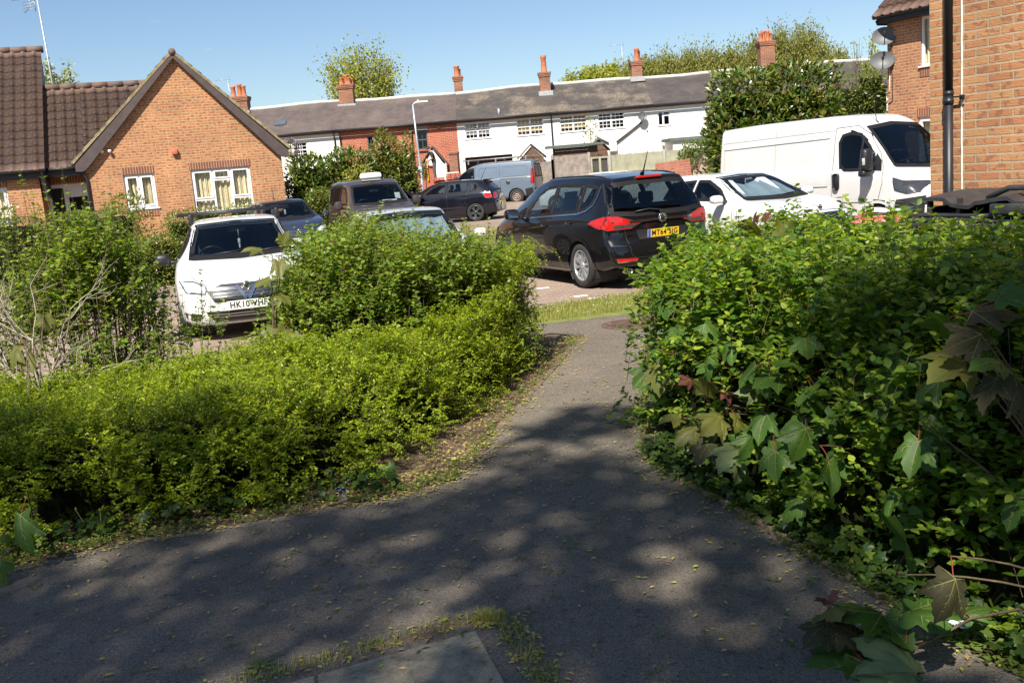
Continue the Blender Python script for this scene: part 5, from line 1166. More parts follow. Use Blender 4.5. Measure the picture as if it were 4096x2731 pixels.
# ------------------------------ farther brick house with two dishes
FF = Frame((10.466, 27.0), R(-64)); Hf = FF.root('brick_house', 'brown brick house with a tiled eave and two grey dishes behind the white van', 'house')
Wf = (1.08, 2.3, 3.53, 4.73); b = MB(); wall_holes(b, 0, 6, -.1, 4.78, [Wf, (.98, 2.3, .6, 2.25)], 0, .1); b.quad((0, 8, -.1), (0, 0, -.1), (0, 0, 4.78), (0, 8, 4.78)); b.build('wall', M['brick_far'], Hf)
window(Hf, *Wf, .04, M['white_upvc'], 'side', 'curtain', fr=.06); window(Hf, .98, 2.3, .6, 2.25, .04, M['white_upvc'], 'two', 'curtain'); soldier(Hf, 1.06, 2.32, 3.26, 3.48, -.008); soldier(Hf, .96, 2.32, 2.26, 2.48, -.008)
tile_roof('roof', M['tiles_clean'], Hf, -.12, 6.2, -.40, 4.93, 3.2, 8.4, seed=6)
b = MB(); b.box((3, -.30, 4.83), (6.1, .03, .19)); b.box((3, -.15, 4.745), (6.1, .3, .02)); b.build('fascia', M['fascia'], Hf); gutter(Hf, -.1, 6.1, -.38, 4.90)
b = MB(); b.prism([(-.36, 4.8), (3.2, 8.38), (3.2, 4.7), (-.3, 4.7)], (-.06, 0, 0), (0, 1, 0), (0, 0, 1), (1, 0, 0), .05); b.build('gable_end', M['fascia'], Hf)
b = MB(); b.tube([(.16, -.015, 4.2), (.16, -.015, 2.75), (.02, -.015, 2.68)], .012, 5); b.build('cable', M['fascia'], Hf); b = MB(); b.tube([(.08, -.015, 3.7), (.08, -.015, 3.0), (.01, -.015, 2.98)], .012, 5); b.build('cable', M['white_paint'], Hf)
for (x, y, lab) in ((2031, 83, 'upper of two grey oval dishes on the corner of the brick house'), (2027, 139, 'lower of two grey oval dishes on the corner of the brick house')):
    p = atY(x, y, 26.85); c = FF.o + FF.u * .05 - FF.n * .01; dish('satellite_dish', p, (-.35, -1, .30), lab, (.30, .235), wall_off=(c.x - p.x, c.y - p.y, -.02))
# ---------------------------------------------------------------- vehicles
def pchip(tbl):
    xs = np.array([p[0] for p in tbl], float); ys = np.array([p[1] for p in tbl], float); h = np.diff(xs); d = np.diff(ys) / h; m = np.zeros(len(xs))
    for i in range(1, len(xs) - 1):
        if d[i - 1] * d[i] > 0: w1, w2 = 2 * h[i] + h[i - 1], h[i] + 2 * h[i - 1]; m[i] = (w1 + w2) / (w1 / d[i - 1] + w2 / d[i])
    m[0], m[-1] = d[0], d[-1]
    def f(x):
        x = np.clip(np.asarray(x, float), xs[0], xs[-1]); i = np.clip(np.searchsorted(xs, x) - 1, 0, len(h) - 1); t = (x - xs[i]) / h[i]
        return (2 * t ** 3 - 3 * t ** 2 + 1) * ys[i] + (t ** 3 - 2 * t ** 2 + t) * h[i] * m[i] + (-2 * t ** 3 + 3 * t ** 2) * ys[i + 1] + (t ** 3 - t ** 2) * h[i] * m[i + 1]
    return f
def catmull(P, k):
    P = np.array(P, float); n = len(P); out = []
    Q = np.concatenate([[2 * P[0] - P[1]], P, [2 * P[-1] - P[-2]]])
    for i in range(n - 1):
        a, b, c, d = Q[i], Q[i + 1], Q[i + 2], Q[i + 3]
        for j in range(k):
            t = j / k; out.append(.5 * ((2 * b) + (c - a) * t + (2 * a - 5 * b + 4 * c - d) * t * t + (3 * b - a - 3 * c + d) * t ** 3))
    out.append(P[-1]); return np.array(out)
class Car:
    def __init__(s, name, label, sp, pose, paint, cat='car'):
        s.sp = sp; s.paint = paint; s.root = empty(name, (pose[0], pose[1], pose[3] if len(pose) > 3 else 0), pose[2], label, cat)
        s.L = sp['L']; s.holes = []; s.build_shape()
    def build_shape(s):
        sp = s.sp; xr, xf = -s.L / 2, s.L / 2
        fw, fs, fr, fb = pchip(sp['w']), pchip(sp['belt']), pchip(sp['roof']), pchip(sp['bot']); fwr = pchip(sp['wr'])
        st = np.arange(xr + .08, xf - .08, .03); st = np.concatenate([[xr, xr + .012, xr + .035], st, [xf - .035, xf - .012, xf]])
        rings = []
        for x in st:
            wd, zs, zr, zb, wt = fw(x), fs(x), fr(x), fb(x), fwr(x); zs = min(zs, zr - .02); g = zr - zs
            fl = sp.get('flank', .0); cr = sp.get('crown', .975)
            sec = [(0, zb), (wd * .55, zb), (wd * .86, zb + .005), (wd * .955, zb + .05), (wd * .985 , zb + .17), (wd * (1.0 + fl), zb + (zs - zb) * .5), (wd * 1.0, zs - (zs - zb) * .22), (wd * .985, zs - .075), (wd * .955, zs), (wd * .945 * .45 + wt * .55 + .012, zs + g * .5), (wt, zs + g * .87), (wt * .93, zs + g * .945), (wt * .74, zs + g * cr), (wt * .4, zr - g * .006), (0, zr)]
            c = catmull(sec, 3); e = min(x - xr, xf - x); k = 1 - .035 * max(0, 1 - e / .035) ** 2
            zc = (zb + zr) / 2; c = np.stack([c[:, 0] * k, zc + (c[:, 1] - zc) * k], 1)
            full = np.concatenate([c, np.stack([-c[-2:0:-1, 0], c[-2:0:-1, 1]], 1)]); rings.append(np.concatenate([np.full((len(full), 1), x), full], 1))
        n = len(rings[0]); caps = []
        def cap(r, k): 
            c = np.array([r[0, 0], 0, (r[:, 2].min() + r[:, 2].max()) / 2]); return c + (r - c) * [1, k, k]
        front = [cap(rings[-1], k) for k in (.94, .86, .76, .65, .53, .41, .29, .17, .001)]; rear = [cap(rings[0], k) for k in (.001, .17, .29, .41, .53, .65, .76, .86, .94)]
        R_ = np.array(rear + rings + front); V = R_.reshape(-1, 3)
        # plan curvature and rake of both ends
        W = max(p[1] for p in sp['w'])
        fe = sp.get('nose', (.32, 2.4, .9)); re_ = sp.get('tail', (.14, 3.0, .7)); fk = pchip(sp.get('nose_rake', [(0, .1), (.35, 0), (.5, 0), (.75, .07), (2.8, .1)])); rk = pchip(sp.get('tail_rake', [(0, .08), (.4, 0), (.9, .05), (1.5, .25)]))
        bf = np.clip((V[:, 0] - (xf - fe[2])) / fe[2], 0, 1) ** 1.6; br = np.clip((xr + re_[2] - V[:, 0]) / re_[2], 0, 1) ** 1.6; br2 = np.clip((xr + sp.get('rake_zone', 1.3) - V[:, 0]) / sp.get('rake_zone', 1.3), 0, 1) ** 1.3
        yy = np.abs(V[:, 1]) / W
        V[:, 0] += -bf * (fe[0] * yy ** fe[1] + fk(V[:, 2])) + br * re_[0] * yy ** re_[1] + br2 * rk(V[:, 2])
        F = []; m = len(R_)
        for i in range(m - 1):
            for k in range(n): F.append((i * n + k, i * n + (k + 1) % n, (i + 1) * n + (k + 1) % n, (i + 1) * n + k))
        F = [f[::-1] for f in F]
        s.V, s.F = V, np.array(F); s.bvh = BVHTree.FromPolygons([Vector(v) for v in V], F)
        s.FC = V[s.F].mean(1); nn = np.cross(V[s.F[:, 1]] - V[s.F[:, 0]], V[s.F[:, 3]] - V[s.F[:, 0]]); s.FN = unit(nn)
        if (s.FN * (s.FC - [0, 0, .8])).sum(1).mean() < 0:
            s.F = s.F[:, ::-1].copy(); s.FN = -s.FN
        s.kill = np.zeros(len(F), bool)
    # ---- projection: side 'L','R' use (x,z); 'F','B' use (y,z); 'T' uses (x,y)
    def proj(s, p, side, off=.004):
        a, b = p
        o, d = {'L': ((a, 3, b), (0, -1, 0)), 'R': ((a, -3, b), (0, 1, 0)), 'F': ((6, a, b), (-1, 0, 0)), 'B': ((-6, a, b), (1, 0, 0)), 'T': ((a, b, 5), (0, 0, -1))}[side]
        h = s.bvh.ray_cast(Vector(o), Vector(d))
        if h[0] is None:
            h = s.bvh.find_nearest(Vector(o) + Vector(d) * (2.2 if side in 'LR' else 4))
        nrm = h[1]; 
        if nrm.dot(Vector(d)) > 0: nrm = -nrm
        return h[0] + nrm * off
    def panel(s, name, poly, side, mat, off=.004, parent=None, step=.05, th=0.0):
        poly = s.dens(poly, step); n = len(poly); a = np.array(poly); lo, hi = a.min(0), a.max(0)
        inner = [(x, y) for x in np.arange(lo[0] + step * .6, hi[0], step) for y in np.arange(lo[1] + step * .6, hi[1], step)]
        if inner:
            I = np.array(inner); I = I[in_poly(I, poly)]; I = I[edge_dist(I, poly) > step * .45] if len(I) else I
        else: I = []
        vs = [Vector(p) for p in poly] + [Vector(p) for p in I]
        r = delaunay_2d_cdt(vs, [(i, (i + 1) % n) for i in range(n)], [], 1, 1e-5)
        V = [s.proj((v.x, v.y), side, off) for v in r[0]]
        b = MB(); b.add(V, r[2], 0, True)
        s.orient(b, side); o = b.build(name, mat, parent or s.root); return o
    def orient(s, b, side):
        d = Vector({'L': (0, 1, 0), 'R': (0, -1, 0), 'F': (1, 0, 0), 'B': (-1, 0, 0), 'T': (0, 0, 1)}[side]); t = Vector()
        for f in b.f: t += (Vector(b.v[f[1]]) - Vector(b.v[f[0]])).cross(Vector(b.v[f[2]]) - Vector(b.v[f[0]]))
        if t.dot(d) < 0: b.f = [f[::-1] for f in b.f]
    def dens(s, poly, step):
        out = []
        for i in range(len(poly)):
            a, b = np.array(poly[i]), np.array(poly[(i + 1) % len(poly)]); k = max(1, int(np.linalg.norm(b - a) / step))
            out += [tuple(a + (b - a) * j / k) for j in range(k)]
        return out
    def smooth(s, poly, k=4):
        P = np.array(poly); n = len(P); out = []
        for i in range(n):
            a, b, c, d = P[i - 1], P[i], P[(i + 1) % n], P[(i + 2) % n]
            for j in range(k): t = j / k; out.append(tuple(.5 * ((2 * b) + (c - a) * t + (2 * a - 5 * b + 4 * c - d) * t * t + (3 * b - a - 3 * c + d) * t ** 3)))
        return out
    def ribbon(s, name, pts, side, w, mat, closed=False, off=.003, parent=None, w_out=0.0):
        P = s.dens(pts, .05) if closed else [tuple(q) for a, b in zip(pts[:-1], pts[1:]) for q in (np.array(a)[None] + (np.array(b) - np.array(a))[None] * np.linspace(0, 1, max(2, int(np.linalg.norm(np.array(b) - np.array(a)) / .05)), endpoint=False)[:, None])] + [pts[-1]]
        P = np.array(P); n = len(P); V = []
        ar = .5 * np.sum(P[:, 0] * np.roll(P[:, 1], -1) - np.roll(P[:, 0], -1) * P[:, 1]) if closed else 1; sg = 1 if ar > 0 else -1
        for i in range(n):
            a, b = (P[i - 1], P[(i + 1) % n]) if closed else (P[max(0, i - 1)], P[min(n - 1, i + 1)])
            t = (b - a) / (np.linalg.norm(b - a) + 1e-9); nn = np.array([-t[1], t[0]]) * sg
            i0, i1 = (P[i] - nn * w_out, P[i] + nn * w) if closed else (P[i] - nn * w / 2, P[i] + nn * w / 2)
            V += [s.proj(i0, side, off), s.proj(i1, side, off)]
        F = [(2 * i, 2 * i + 1, 2 * ((i + 1) % n) + 1, 2 * ((i + 1) % n)) for i in range(n if closed else n - 1)]
        b = MB(); b.add(V, F, 0, True); s.orient(b, side); return b.build(name, mat, parent or s.root)
    def cut(s, poly, side):
        c = {'L': (0, 2), 'R': (0, 2), 'F': (1, 2), 'B': (1, 2)}[side]; P = s.FC[:, c]
        ok = {'L': s.FC[:, 1] > .3, 'R': s.FC[:, 1] < -.3, 'F': (s.FC[:, 0] > -.2) & (s.FN[:, 0] > .08), 'B': (s.FC[:, 0] < -.2) & (s.FN[:, 0] < -.08)}[side]
        a = np.array(poly); bb = ok & (P[:, 0] > a[:, 0].min()) & (P[:, 0] < a[:, 0].max()) & (P[:, 1] > a[:, 1].min()) & (P[:, 1] < a[:, 1].max())
        idx = np.where(bb)[0]; s.kill[idx[in_poly(P[idx], poly)]] = True
    def glass(s, name, poly, side, mat='glass', trim=None, tw=.035, see=True, tout=.016):
        poly = s.smooth(poly, 3) if len(poly) < 9 and False else poly
        if see: s.cut(poly, side)
        g = s.panel(name, poly, side, M[mat] if isinstance(mat, str) else mat, .004, step=.06)
        s.ribbon('trim', poly, side, tw, trim or M['trim'], True, .0065, g, tout); return g
    def wheels(s, fx, rx, ty, r, wd, rim, style, sides='LR', lips=True, lipmat=None):
        for side in sides:
            sg = 1 if side == 'L' else -1
            for x in (fx, rx):
                ra = r + s.sp.get('gap', .055); circ = [(x + ra * math.cos(2 * math.pi * k / 36), r + ra * math.sin(2 * math.pi * k / 36)) for k in range(36)]
                s.cut([c for c in circ], side)
                w = empty('wheel', (x, sg * (ty - wd / 2), r)); w.parent = s.root
                Mx = Matrix.Rotation(-sg * math.pi / 2, 3, 'X')
                b = MB(); h = wd / 2; ri = r * rim; b.lathe([(ri, -h), (r - .03, -h), (r - .006, -h + .02), (r, -h + .05), (r, h - .05), (r - .006, h - .02), (r - .03, h), (ri + .012, h), (ri, h - .008)], n=36, M=Mx)
                for k in range(40):     # tread blocks
                    a = 2 * math.pi * k / 40
                b.build('tyre', M['rubber'], w)
                b = MB(); b.lathe([(ri, -h), (ri, h - .01), (ri - .018, h - .004), (ri - .022, h - .03), (ri - .03, 0), (ri - .05, -.03), (0, -.03)], n=32, M=Mx)
                def sp_(a0, a1, r0, r1, z0, z1, t):
                    ps = []
                    for rr, zz in ((r0, z0), (r1, z1)):
                        wq = (a1 if rr == r1 else a0) / 2; ps += [(rr, -wq, zz), (rr, wq, zz)]
                    return ps
                ns, sw0, sw1, dish_, twin = {'ten': (10, .034, .05, .0, False), 'five': (5, .05, .042, .0, True), 'steel': (0, 0, 0, 0, False), 'multi': (7, .04, .05, 0, False)}[style]
                face = h - .016
                for k in range(ns):
                    for tw_ in ((-.12, .12) if twin else (0,)):
                        a = 2 * math.pi * k / ns + .2; rot = Matrix.Rotation(a, 3, 'Z'); q = Matrix.Rotation(tw_ * 1.6, 3, 'Z')
                        pts = [(.03, -sw0 / 2, face - .02), (.03, sw0 / 2, face - .02), (ri - .01, sw1 / 2, face), (ri - .01, -sw1 / 2, face)]
                        pts = [Vector(p) for p in pts]; 
                        if twin: pts[2] = q @ pts[2]; pts[3] = q @ pts[3]
                        lo = [p - Vector((0, 0, .03)) for p in pts]; vs = [Mx @ (rot @ p) for p in pts + lo]
                        b.add(vs, [(0, 1, 2, 3), (4, 7, 6, 5), (0, 4, 5, 1), (1, 5, 6, 2), (2, 6, 7, 3), (3, 7, 4, 0)])
                if style == 'steel':
                    b.lathe([(ri - .02, h - .03), (ri - .05, h - .06), (ri * .62, h - .05), (ri * .58, h - .02), (ri * .4, h - .015), (ri * .34, h - .045), (.0, h - .045)], n=24, M=Mx)
                    for k in range(10): a = 2 * math.pi * k / 10; c = Mx @ Vector((ri * .72 * math.cos(a), ri * .72 * math.sin(a), h - .050)); b.lathe([(0, .004), (.016, .004), (.016, 0)], c, 8, 1, Mx)
                b.lathe([(.0, face + .002), (.032, face), (.055, face - .016), (.06, face - .04)], n=16, M=Mx)
                b.build('rim', [M[s.sp.get('rim_mat', 'alloy')], M['black_plastic']], w)
                lm = lipmat or s.paint
                s.ribbon('arch_lip', circ[:0] + [(x + ra * math.cos(a), r + ra * math.sin(a)) for a in np.linspace(-.5, math.pi + .5, 30)], side, .05, lm, False, .008)
                b = MB(); yo, yi = sg * (ty - .03), sg * (ty - .42); k = 24; vs = []; fs = []
                for i in range(k + 1): a = -.6 + (math.pi + 1.2) * i / k; vs += [(x + (ra + .02) * math.cos(a), yo, r + (ra + .02) * math.sin(a)), (x + (ra + .02) * math.cos(a), yi, r + (ra + .02) * math.sin(a))]
                for i in range(k): fs.append((2 * i, 2 * i + 1, 2 * i + 3, 2 * i + 2))
                fs.append(tuple(2 * i + 1 for i in range(k + 1))); b.add(vs, fs); b.build('wheel_well', M['cabin'], s.root)
    def finish(s, cabin=True, dash_x=None, seats=None, wheel=True, belt=.95, cabw=.62, floor=.25, rear_x=None):
        keep = ~s.kill; me = raw_mesh('body', s.V, s.F[keep], s.paint, True); link('body', me, s.root)
        if cabin:
            dx = dash_x if dash_x is not None else .75; rx = rear_x if rear_x is not None else -s.L / 2 + .5
            b = MB(); b.box(((dx + rx) / 2, 0, floor), (dx - rx, cabw * 2.1, .04)); b.box((dx, 0, belt - .13), (.35, cabw * 2.05, .22), bev=.05); b.box((dx + .12, 0, belt - .35), (.3, cabw * 2.0, .5)); b.build('dashboard', M['cabin'], s.root)
            for (x, y) in seats or [(-.05, .37), (-.05, -.37), (-.95, .37), (-.95, -.37)]:
                b = MB(); b.box((x + .1, y, .52), (.5, .46, .16), bev=.05); b.box((x - .2, y, .86), (.14, .44, .60), mat=Matrix.Rotation(-.2, 4, 'Y'), bev=.05, taper=(.9, .8)); b.box((x - .29, y, 1.24), (.09, .25, .17), bev=.035); b.build('seat', M['seat_cloth'], s.root)
            if wheel:
                b = MB(); T = Matrix.Rotation(R(-62), 3, 'Y'); P = [Vector((dx - .28, -.36, belt - .02)) + T @ Vector((.18 * math.cos(2 * math.pi * k / 24), .18 * math.sin(2 * math.pi * k / 24), 0)) for k in range(25)]; b.tube(P, .015, 6, cap=False)
                b.box((dx - .28, -.36, belt - .02), (.13, .15, .04), mat=T.to_4x4(), bev=.015); b.build('steering_wheel', M['black_plastic'], s.root)
                b = MB(); b.box((dx - .52, 0, s.sp.get('mirror_z', belt + .33)), (.03, .24, .07), bev=.012); b.build('rear_view_mirror', M['black_plastic'], s.root)
    def mirror(s, side, x, z, y, size=(.10, .22, .15), mat=None, gl=True):
        sg = 1 if side == 'L' else -1; b = MB(); b.box((x, sg * (y + size[1] / 2 + .05), z), (size[0] * 1.5, size[1], size[2]), bev=min(size) * .42, taper=(.85, .92)); o = b.build('door_mirror', mat or s.paint, s.root)
        b = MB(); b.box((x, sg * (y + .02), z - size[2] * .35), (.07, .16, .05), bev=.015); b.build('mirror_arm', M['black_plastic'], o)
        b = MB(); q = x - size[0] * .75 - .002; yc = sg * (y + size[1] / 2 + .05); hw, hh = size[1] * .38, size[2] * .34; b.quad((q, yc - hw, z - hh), (q, yc + hw, z - hh), (q, yc + hw, z + hh), (q, yc - hw, z + hh)); b.build('mirror_glass', M['chrome'], o)
    def handle(s, side, x, z, w=.17, mat=None):
        p = s.proj((x, z), side, .018); b = MB(); b.box(p, (w, .022, .03), bev=.009); b.build('door_handle', mat or s.paint, s.root)
    def plate(s, side, y, z, text, yellow=False, tilt=0.0, band=False, ww=.52):
        p = s.proj((y, z), side, .02); b = MB(); b.box((0, 0, 0), (.012, ww, .111)); 
        if band: b.box(((.0065 if side == 'F' else -.0065), (ww / 2 - .022) * (-1 if side == 'F' else 1), 0), (.002, .044, .111), 1)
        o = b.build('number_plate', [M['plate_yellow'] if yellow else M['plate_white'], M['plate_blue']], s.root); o.location = p; o.rotation_euler = (0, tilt, 0)
        if not text: return o
        cu = bpy.data.curves.new('txt', 'FONT'); cu.body = text; cu.size = .108; cu.align_x = 'CENTER'; cu.align_y = 'CENTER'; cu.space_character = 1.12; cu.extrude = .0008; cu.offset = .0022
        t = bpy.data.objects.new('plate_text', cu); col.objects.link(t); dg = bpy.context.evaluated_depsgraph_get(); me = bpy.data.meshes.new_from_object(t.evaluated_get(dg)); bpy.data.objects.remove(t)
        me.materials.clear(); me.materials.append(M['ink']); q = link('plate_text', me, o)
        bb = [v.co.x for v in me.vertices]; sc = (.43 if band else .45) / (max(bb) - min(bb))
        if side == 'F': q.matrix_local = Matrix.Translation((.0075, .0 + (.0 if not band else 0), 0)) @ Matrix(((0, 0, 1, 0), (1, 0, 0, 0), (0, 1, 0, 0), (0, 0, 0, 1))) @ Matrix.Diagonal((sc, 1, 1, 1))
        else: q.matrix_local = Matrix.Translation((-.0075, -.018 if band else 0, 0)) @ Matrix(((0, 0, -1, 0), (-1, 0, 0, 0), (0, 1, 0, 0), (0, 0, 0, 1))) @ Matrix.Diagonal((sc, 1, 1, 1))
        return o
    def bar(s, name, pts, r, mat, n=6, parent=None):
        b = MB(); b.tube(pts, r, n); return b.build(name, mat, parent or s.root)
    def lens(s, name, poly, side, mats, bezel=None, parent=None):
        o = s.panel(name, poly, side, mats, .016, step=.03, parent=parent)
        s.ribbon('bezel', poly, side, .008, bezel or M['trim'], True, .017, o, .006); return o
def mirror_y(poly): return [(-y, z) for y, z in poly][::-1]
P_BLACK = paintmat('black_car_paint', (.006, .006, .007), .2, 1.0, dirt=.03); P_WHITE = paintmat('white_car_paint', (.74, .74, .73), .3, .8, dirt=.06); P_NAVY = paintmat('dark_blue_car_paint', (.025, .032, .058), .28, 1.0, dirt=.15)
P_BROWN = paintmat('brown_car_paint', (.055, .043, .042), .3, 1.0, dirt=.12); P_BLUE = paintmat('grey_blue_van_paint', (.125, .165, .215), .32, .8, dirt=.15); P_SILVER = paintmat('pale_silver_car_paint', (.56, .55, .50), .3, .9, dirt=.1); P_INDIGO = paintmat('blue_black_car_paint', (.008, .008, .014), .25, 1.0, dirt=.03)
P_VAN = paintmat('white_van_paint', (.66, .655, .63), .35, .6, dirt=.10)

# ---------- black people carrier seen from behind
z_sp = dict(L=4.656, w=[(-2.33, .86), (-1.9, .925), (-1.2, .942), (0, .942), (1.2, .93), (1.9, .89), (2.33, .80)], belt=[(-2.33, 1.06), (-1.4, 1.06), (.3, .98), (1.0, .95), (1.7, .86), (2.33, .70)],
    roof=[(-2.33, 1.585), (-1.9, 1.605), (-1.0, 1.645), (-.2, 1.64), (.35, 1.56), (.9, 1.32), (1.35, 1.06), (1.8, .93), (2.33, .74)], wr=[(-2.33, .60), (-1.5, .655), (-.3, .67), (.4, .66), (.9, .68), (1.35, .76), (1.8, .76), (2.33, .66)],
    bot=[(-2.33, .34), (-1.9, .25), (-1.3, .20), (1.4, .19), (2.0, .22), (2.33, .27)], tail=(.20, 3.2, .8), tail_rake=[(0, .10), (.42, 0), (.62, .02), (.74, .10), (1.02, .12), (1.2, .20), (1.56, .42), (1.7, .45)], rake_zone=.9, flank=.0, gap=.06)
Z = Car('people_carrier', 'glossy black people carrier with yellow plate seen from behind on the paving', z_sp, (1.40, 16.4, R(113.5)), P_BLACK)
wl = [(.52, 1.03), (-.35, 1.075), (-.35, 1.53), (-.02, 1.49), (.25, 1.36)]
Z.glass('side_window', [(.50, 1.02), (-.42, 1.07), (-.42, 1.50), (-.1, 1.48), (.18, 1.37)], 'L', 'glass'); Z.glass('side_window', [(-.50, 1.075), (-1.28, 1.115), (-1.22, 1.50), (-.50, 1.51)], 'L', 'glass_dark')
Z.glass('quarter_window', [(-1.36, 1.12), (-1.55, 1.165), (-1.66, 1.23), (-1.70, 1.34), (-1.68, 1.465), (-1.34, 1.50)], 'L', 'glass_dark'); Z.glass('side_window', [(1.05, 1.01), (.62, 1.03), (.62, 1.16)], 'L', 'glass')
for q in (([(.50, 1.02), (-.42, 1.07), (-.42, 1.50), (-.1, 1.48), (.18, 1.37)]), ([(-.50, 1.075), (-1.28, 1.115), (-1.22, 1.50), (-.50, 1.51)]), [(-1.36, 1.12), (-1.55, 1.165), (-1.66, 1.23), (-1.70, 1.34), (-1.68, 1.465), (-1.34, 1.50)]): Z.glass('side_window', q, 'R', 'glass')
Z.glass('windscreen', [(-.66, 1.04), (.66, 1.04), (.62, 1.30), (.56, 1.50), (-.56, 1.50), (-.62, 1.30)], 'F', 'glass')
Z.glass('rear_window', [(-.76, 1.07), (-.40, 1.04), (.40, 1.04), (.76, 1.07), (.74, 1.25), (.645, 1.49), (.3, 1.515), (-.3, 1.515), (-.645, 1.49), (-.74, 1.25)], 'B', 'glass_dark', tw=.05)
Z.ribbon('chrome_strip', [(1.0, .985), (.3, 1.01), (-.5, 1.05), (-1.34, 1.09), (-1.56, 1.135), (-1.70, 1.21), (-1.745, 1.33), (-1.72, 1.48)], 'L', .026, M['chrome'], off=.010)
for x0, z0, x1, z1 in ((-.46, 1.08, -.46, 1.5), (-1.33, 1.1, -1.29, 1.5)): Z.ribbon('pillar_strip', [(x0, z0), (x1, z1)], 'L', .05, M['black_plastic'], off=.007)
for L_ in ([(.95, .95), (.93, .70), (.86, .36), (.8, .27)], [(-.47, 1.04), (-.44, .80), (-.42, .5), (-.42, .27)], [(-1.30, 1.06), (-1.20, .88), (-1.0, .60), (-1.0, .27)], [(.8, .275), (-1.0, .275)], [(-1.05, .88), (-1.7, .92)]): Z.ribbon('panel_gap', L_, 'L', .007, M['ink'], off=.002)
for y in (-1, 1): Z.ribbon('panel_gap', [(y * .60, .93), (y * .585, .70), (y * .56, .50), (y * .50, .455), (0, .45)], 'B', .009, M['ink'], off=.002)
Z.ribbon('panel_gap', [(-.82, .62), (-.6, .60), (.6, .60), (.82, .62)][:0] + [(-.88, .645), (-.61, .63)], 'B', .006, M['ink'], off=.002); Z.ribbon('panel_gap', [(.88, .645), (.61, .63)], 'B', .006, M['ink'], off=.002)
for sg in (1, -1):
    q = [(sg * .875, .90), (sg * .83, .85), (sg * .50, .86), (sg * .34, .935), (sg * .50, .99), (sg * .70, 1.055), (sg * .82, 1.05)]
    o = Z.lens('rear_light', q, 'B', M['red_lens']); Z.panel('clear_strip', [(sg * .74, .875), (sg * .46, .885), (sg * .40, .925), (sg * .74, .925)], 'B', M['smoke_lens'], .020, o, .03)
    sd_ = 'L' if sg > 0 else 'R'; Z.lens('rear_light', [(-1.98, .875), (-1.70, .955), (-1.80, 1.005), (-2.04, 1.055), (-2.12, .96), (-2.08, .88)], sd_, M['red_lens'])
    Z.lens('rear_reflector', [(sg * .76, .40), (sg * .50, .41), (sg * .47, .455), (sg * .79, .465)], 'B', M['amber_lens'] if False else M['red_lens'], M['chrome'])
Z.ribbon('chrome_strip', [(-.52, .955), (0, .965), (.52, .955)], 'B', .035, M['chrome'], off=.022)
p = Z.proj((0, .975), 'B', .03); b = MB(); Mb = Matrix.Rotation(-math.pi / 2, 3, 'Y'); b.lathe([(.0, .004), (.05, .004), (.058, .012), (.066, .012), (.068, 0)], p, 20, 0, Mb); b.box(p + Vector((-.010, .006, .01)), (.008, .03, .055), mat=Matrix.Rotation(.5, 4, 'X')); b.box(p + Vector((-.010, -.012, -.012)), (.008, .055, .018), mat=Matrix.Rotation(-.5, 4, 'X')); b.build('emblem', M['chrome'], Z.root)
p = Z.proj((0, 1.56), 'B', .02); b = MB(); b.box(p, (.05, .42, .035), bev=.01); b.build('brake_light', M['red_lens'], Z.root)
b = MB(); b.box(Z.proj((0, 1.06), 'B', .03), (.04, .06, .04), bev=.01); b.tube([Z.proj((-.02, 1.07), 'B', .035), Z.proj((.2, 1.10), 'B', .035), Z.proj((.42, 1.085), 'B', .03)], [.016, .012, .008], 6); b.build('rear_wiper', M['black_plastic'], Z.root)
Z.plate('B', .0, .765, 'MT64 SJG', True, R(-6), True); Z.panel('plate_recess', [(-.40, .70), (.40, .70), (.42, .835), (-.42, .835)], 'B', M['ink'], .003)
def words(car, side, text, y, z, size, mat, squash=1.0):
    p = car.proj((y, z), side, .008); cu = bpy.data.curves.new('txt', 'FONT'); cu.body = text; cu.size = size; cu.align_x = 'CENTER'; cu.align_y = 'CENTER'; cu.extrude = .002; cu.space_character = 1.15; cu.offset = .001
    t = bpy.data.objects.new('badge', cu); col.objects.link(t); me = bpy.data.meshes.new_from_object(t.evaluated_get(bpy.context.evaluated_depsgraph_get())); bpy.data.objects.remove(t); me.materials.clear(); me.materials.append(mat)
    q = link('badge', me, car.root); B = Matrix(((0, 0, -1, 0), (-1, 0, 0, 0), (0, 1, 0, 0), (0, 0, 0, 1))) if side == 'B' else Matrix(((0, 0, 1, 0), (1, 0, 0, 0), (0, 1, 0, 0), (0, 0, 0, 1)))
    q.matrix_local = Matrix.Translation(p) @ B @ Matrix.Diagonal((1.25, squash, 1, 1))
words(Z, 'B', 'ZAFIRA', .47, .785, .05, M['chrome'])
b = MB(); p = Z.proj((.58, .30), 'B', -.05); b.lathe([(.034, -.02), (.05, -.02), (.055, .10), (.05, .10), (.045, .0)], (p.x - .02, .60, .265), 16, 0, Matrix.Rotation(-math.pi / 2, 3, 'Y') @ Matrix.Diagonal((.75, 1.35, 1))); b.build('exhaust', M['chrome'], Z.root)
for y in (.56, -.56):
    zr = [Z.proj((x, y), 'T', .004) for x in np.linspace(-1.75, .15, 9)]; Z.bar('roof_rail', zr, .014, M['black_plastic'])
p = Z.proj((-1.75, 0), 'T', 0); Z.bar('aerial', [p, p + Vector((-.05, 0, .05)), p + Vector((-.20, 0, .34))], [.035, .012, .004], M['black_plastic'])
Z.mirror('L', .66, 1.08, .90, (.11, .24, .17)); Z.mirror('R', .66, 1.08, .90, (.11, .24, .17)); Z.handle('L', -.28, .905); Z.handle('L', -1.12, .955)
Z.wheels(1.363, -1.397, .93, .335, .225, .70, 'ten'); Z.finish(True, 1.05, belt=1.0, rear_x=-1.9, seats=[(.1, .38), (.1, -.38), (-.85, .42), (-.85, 0), (-.85, -.42)])

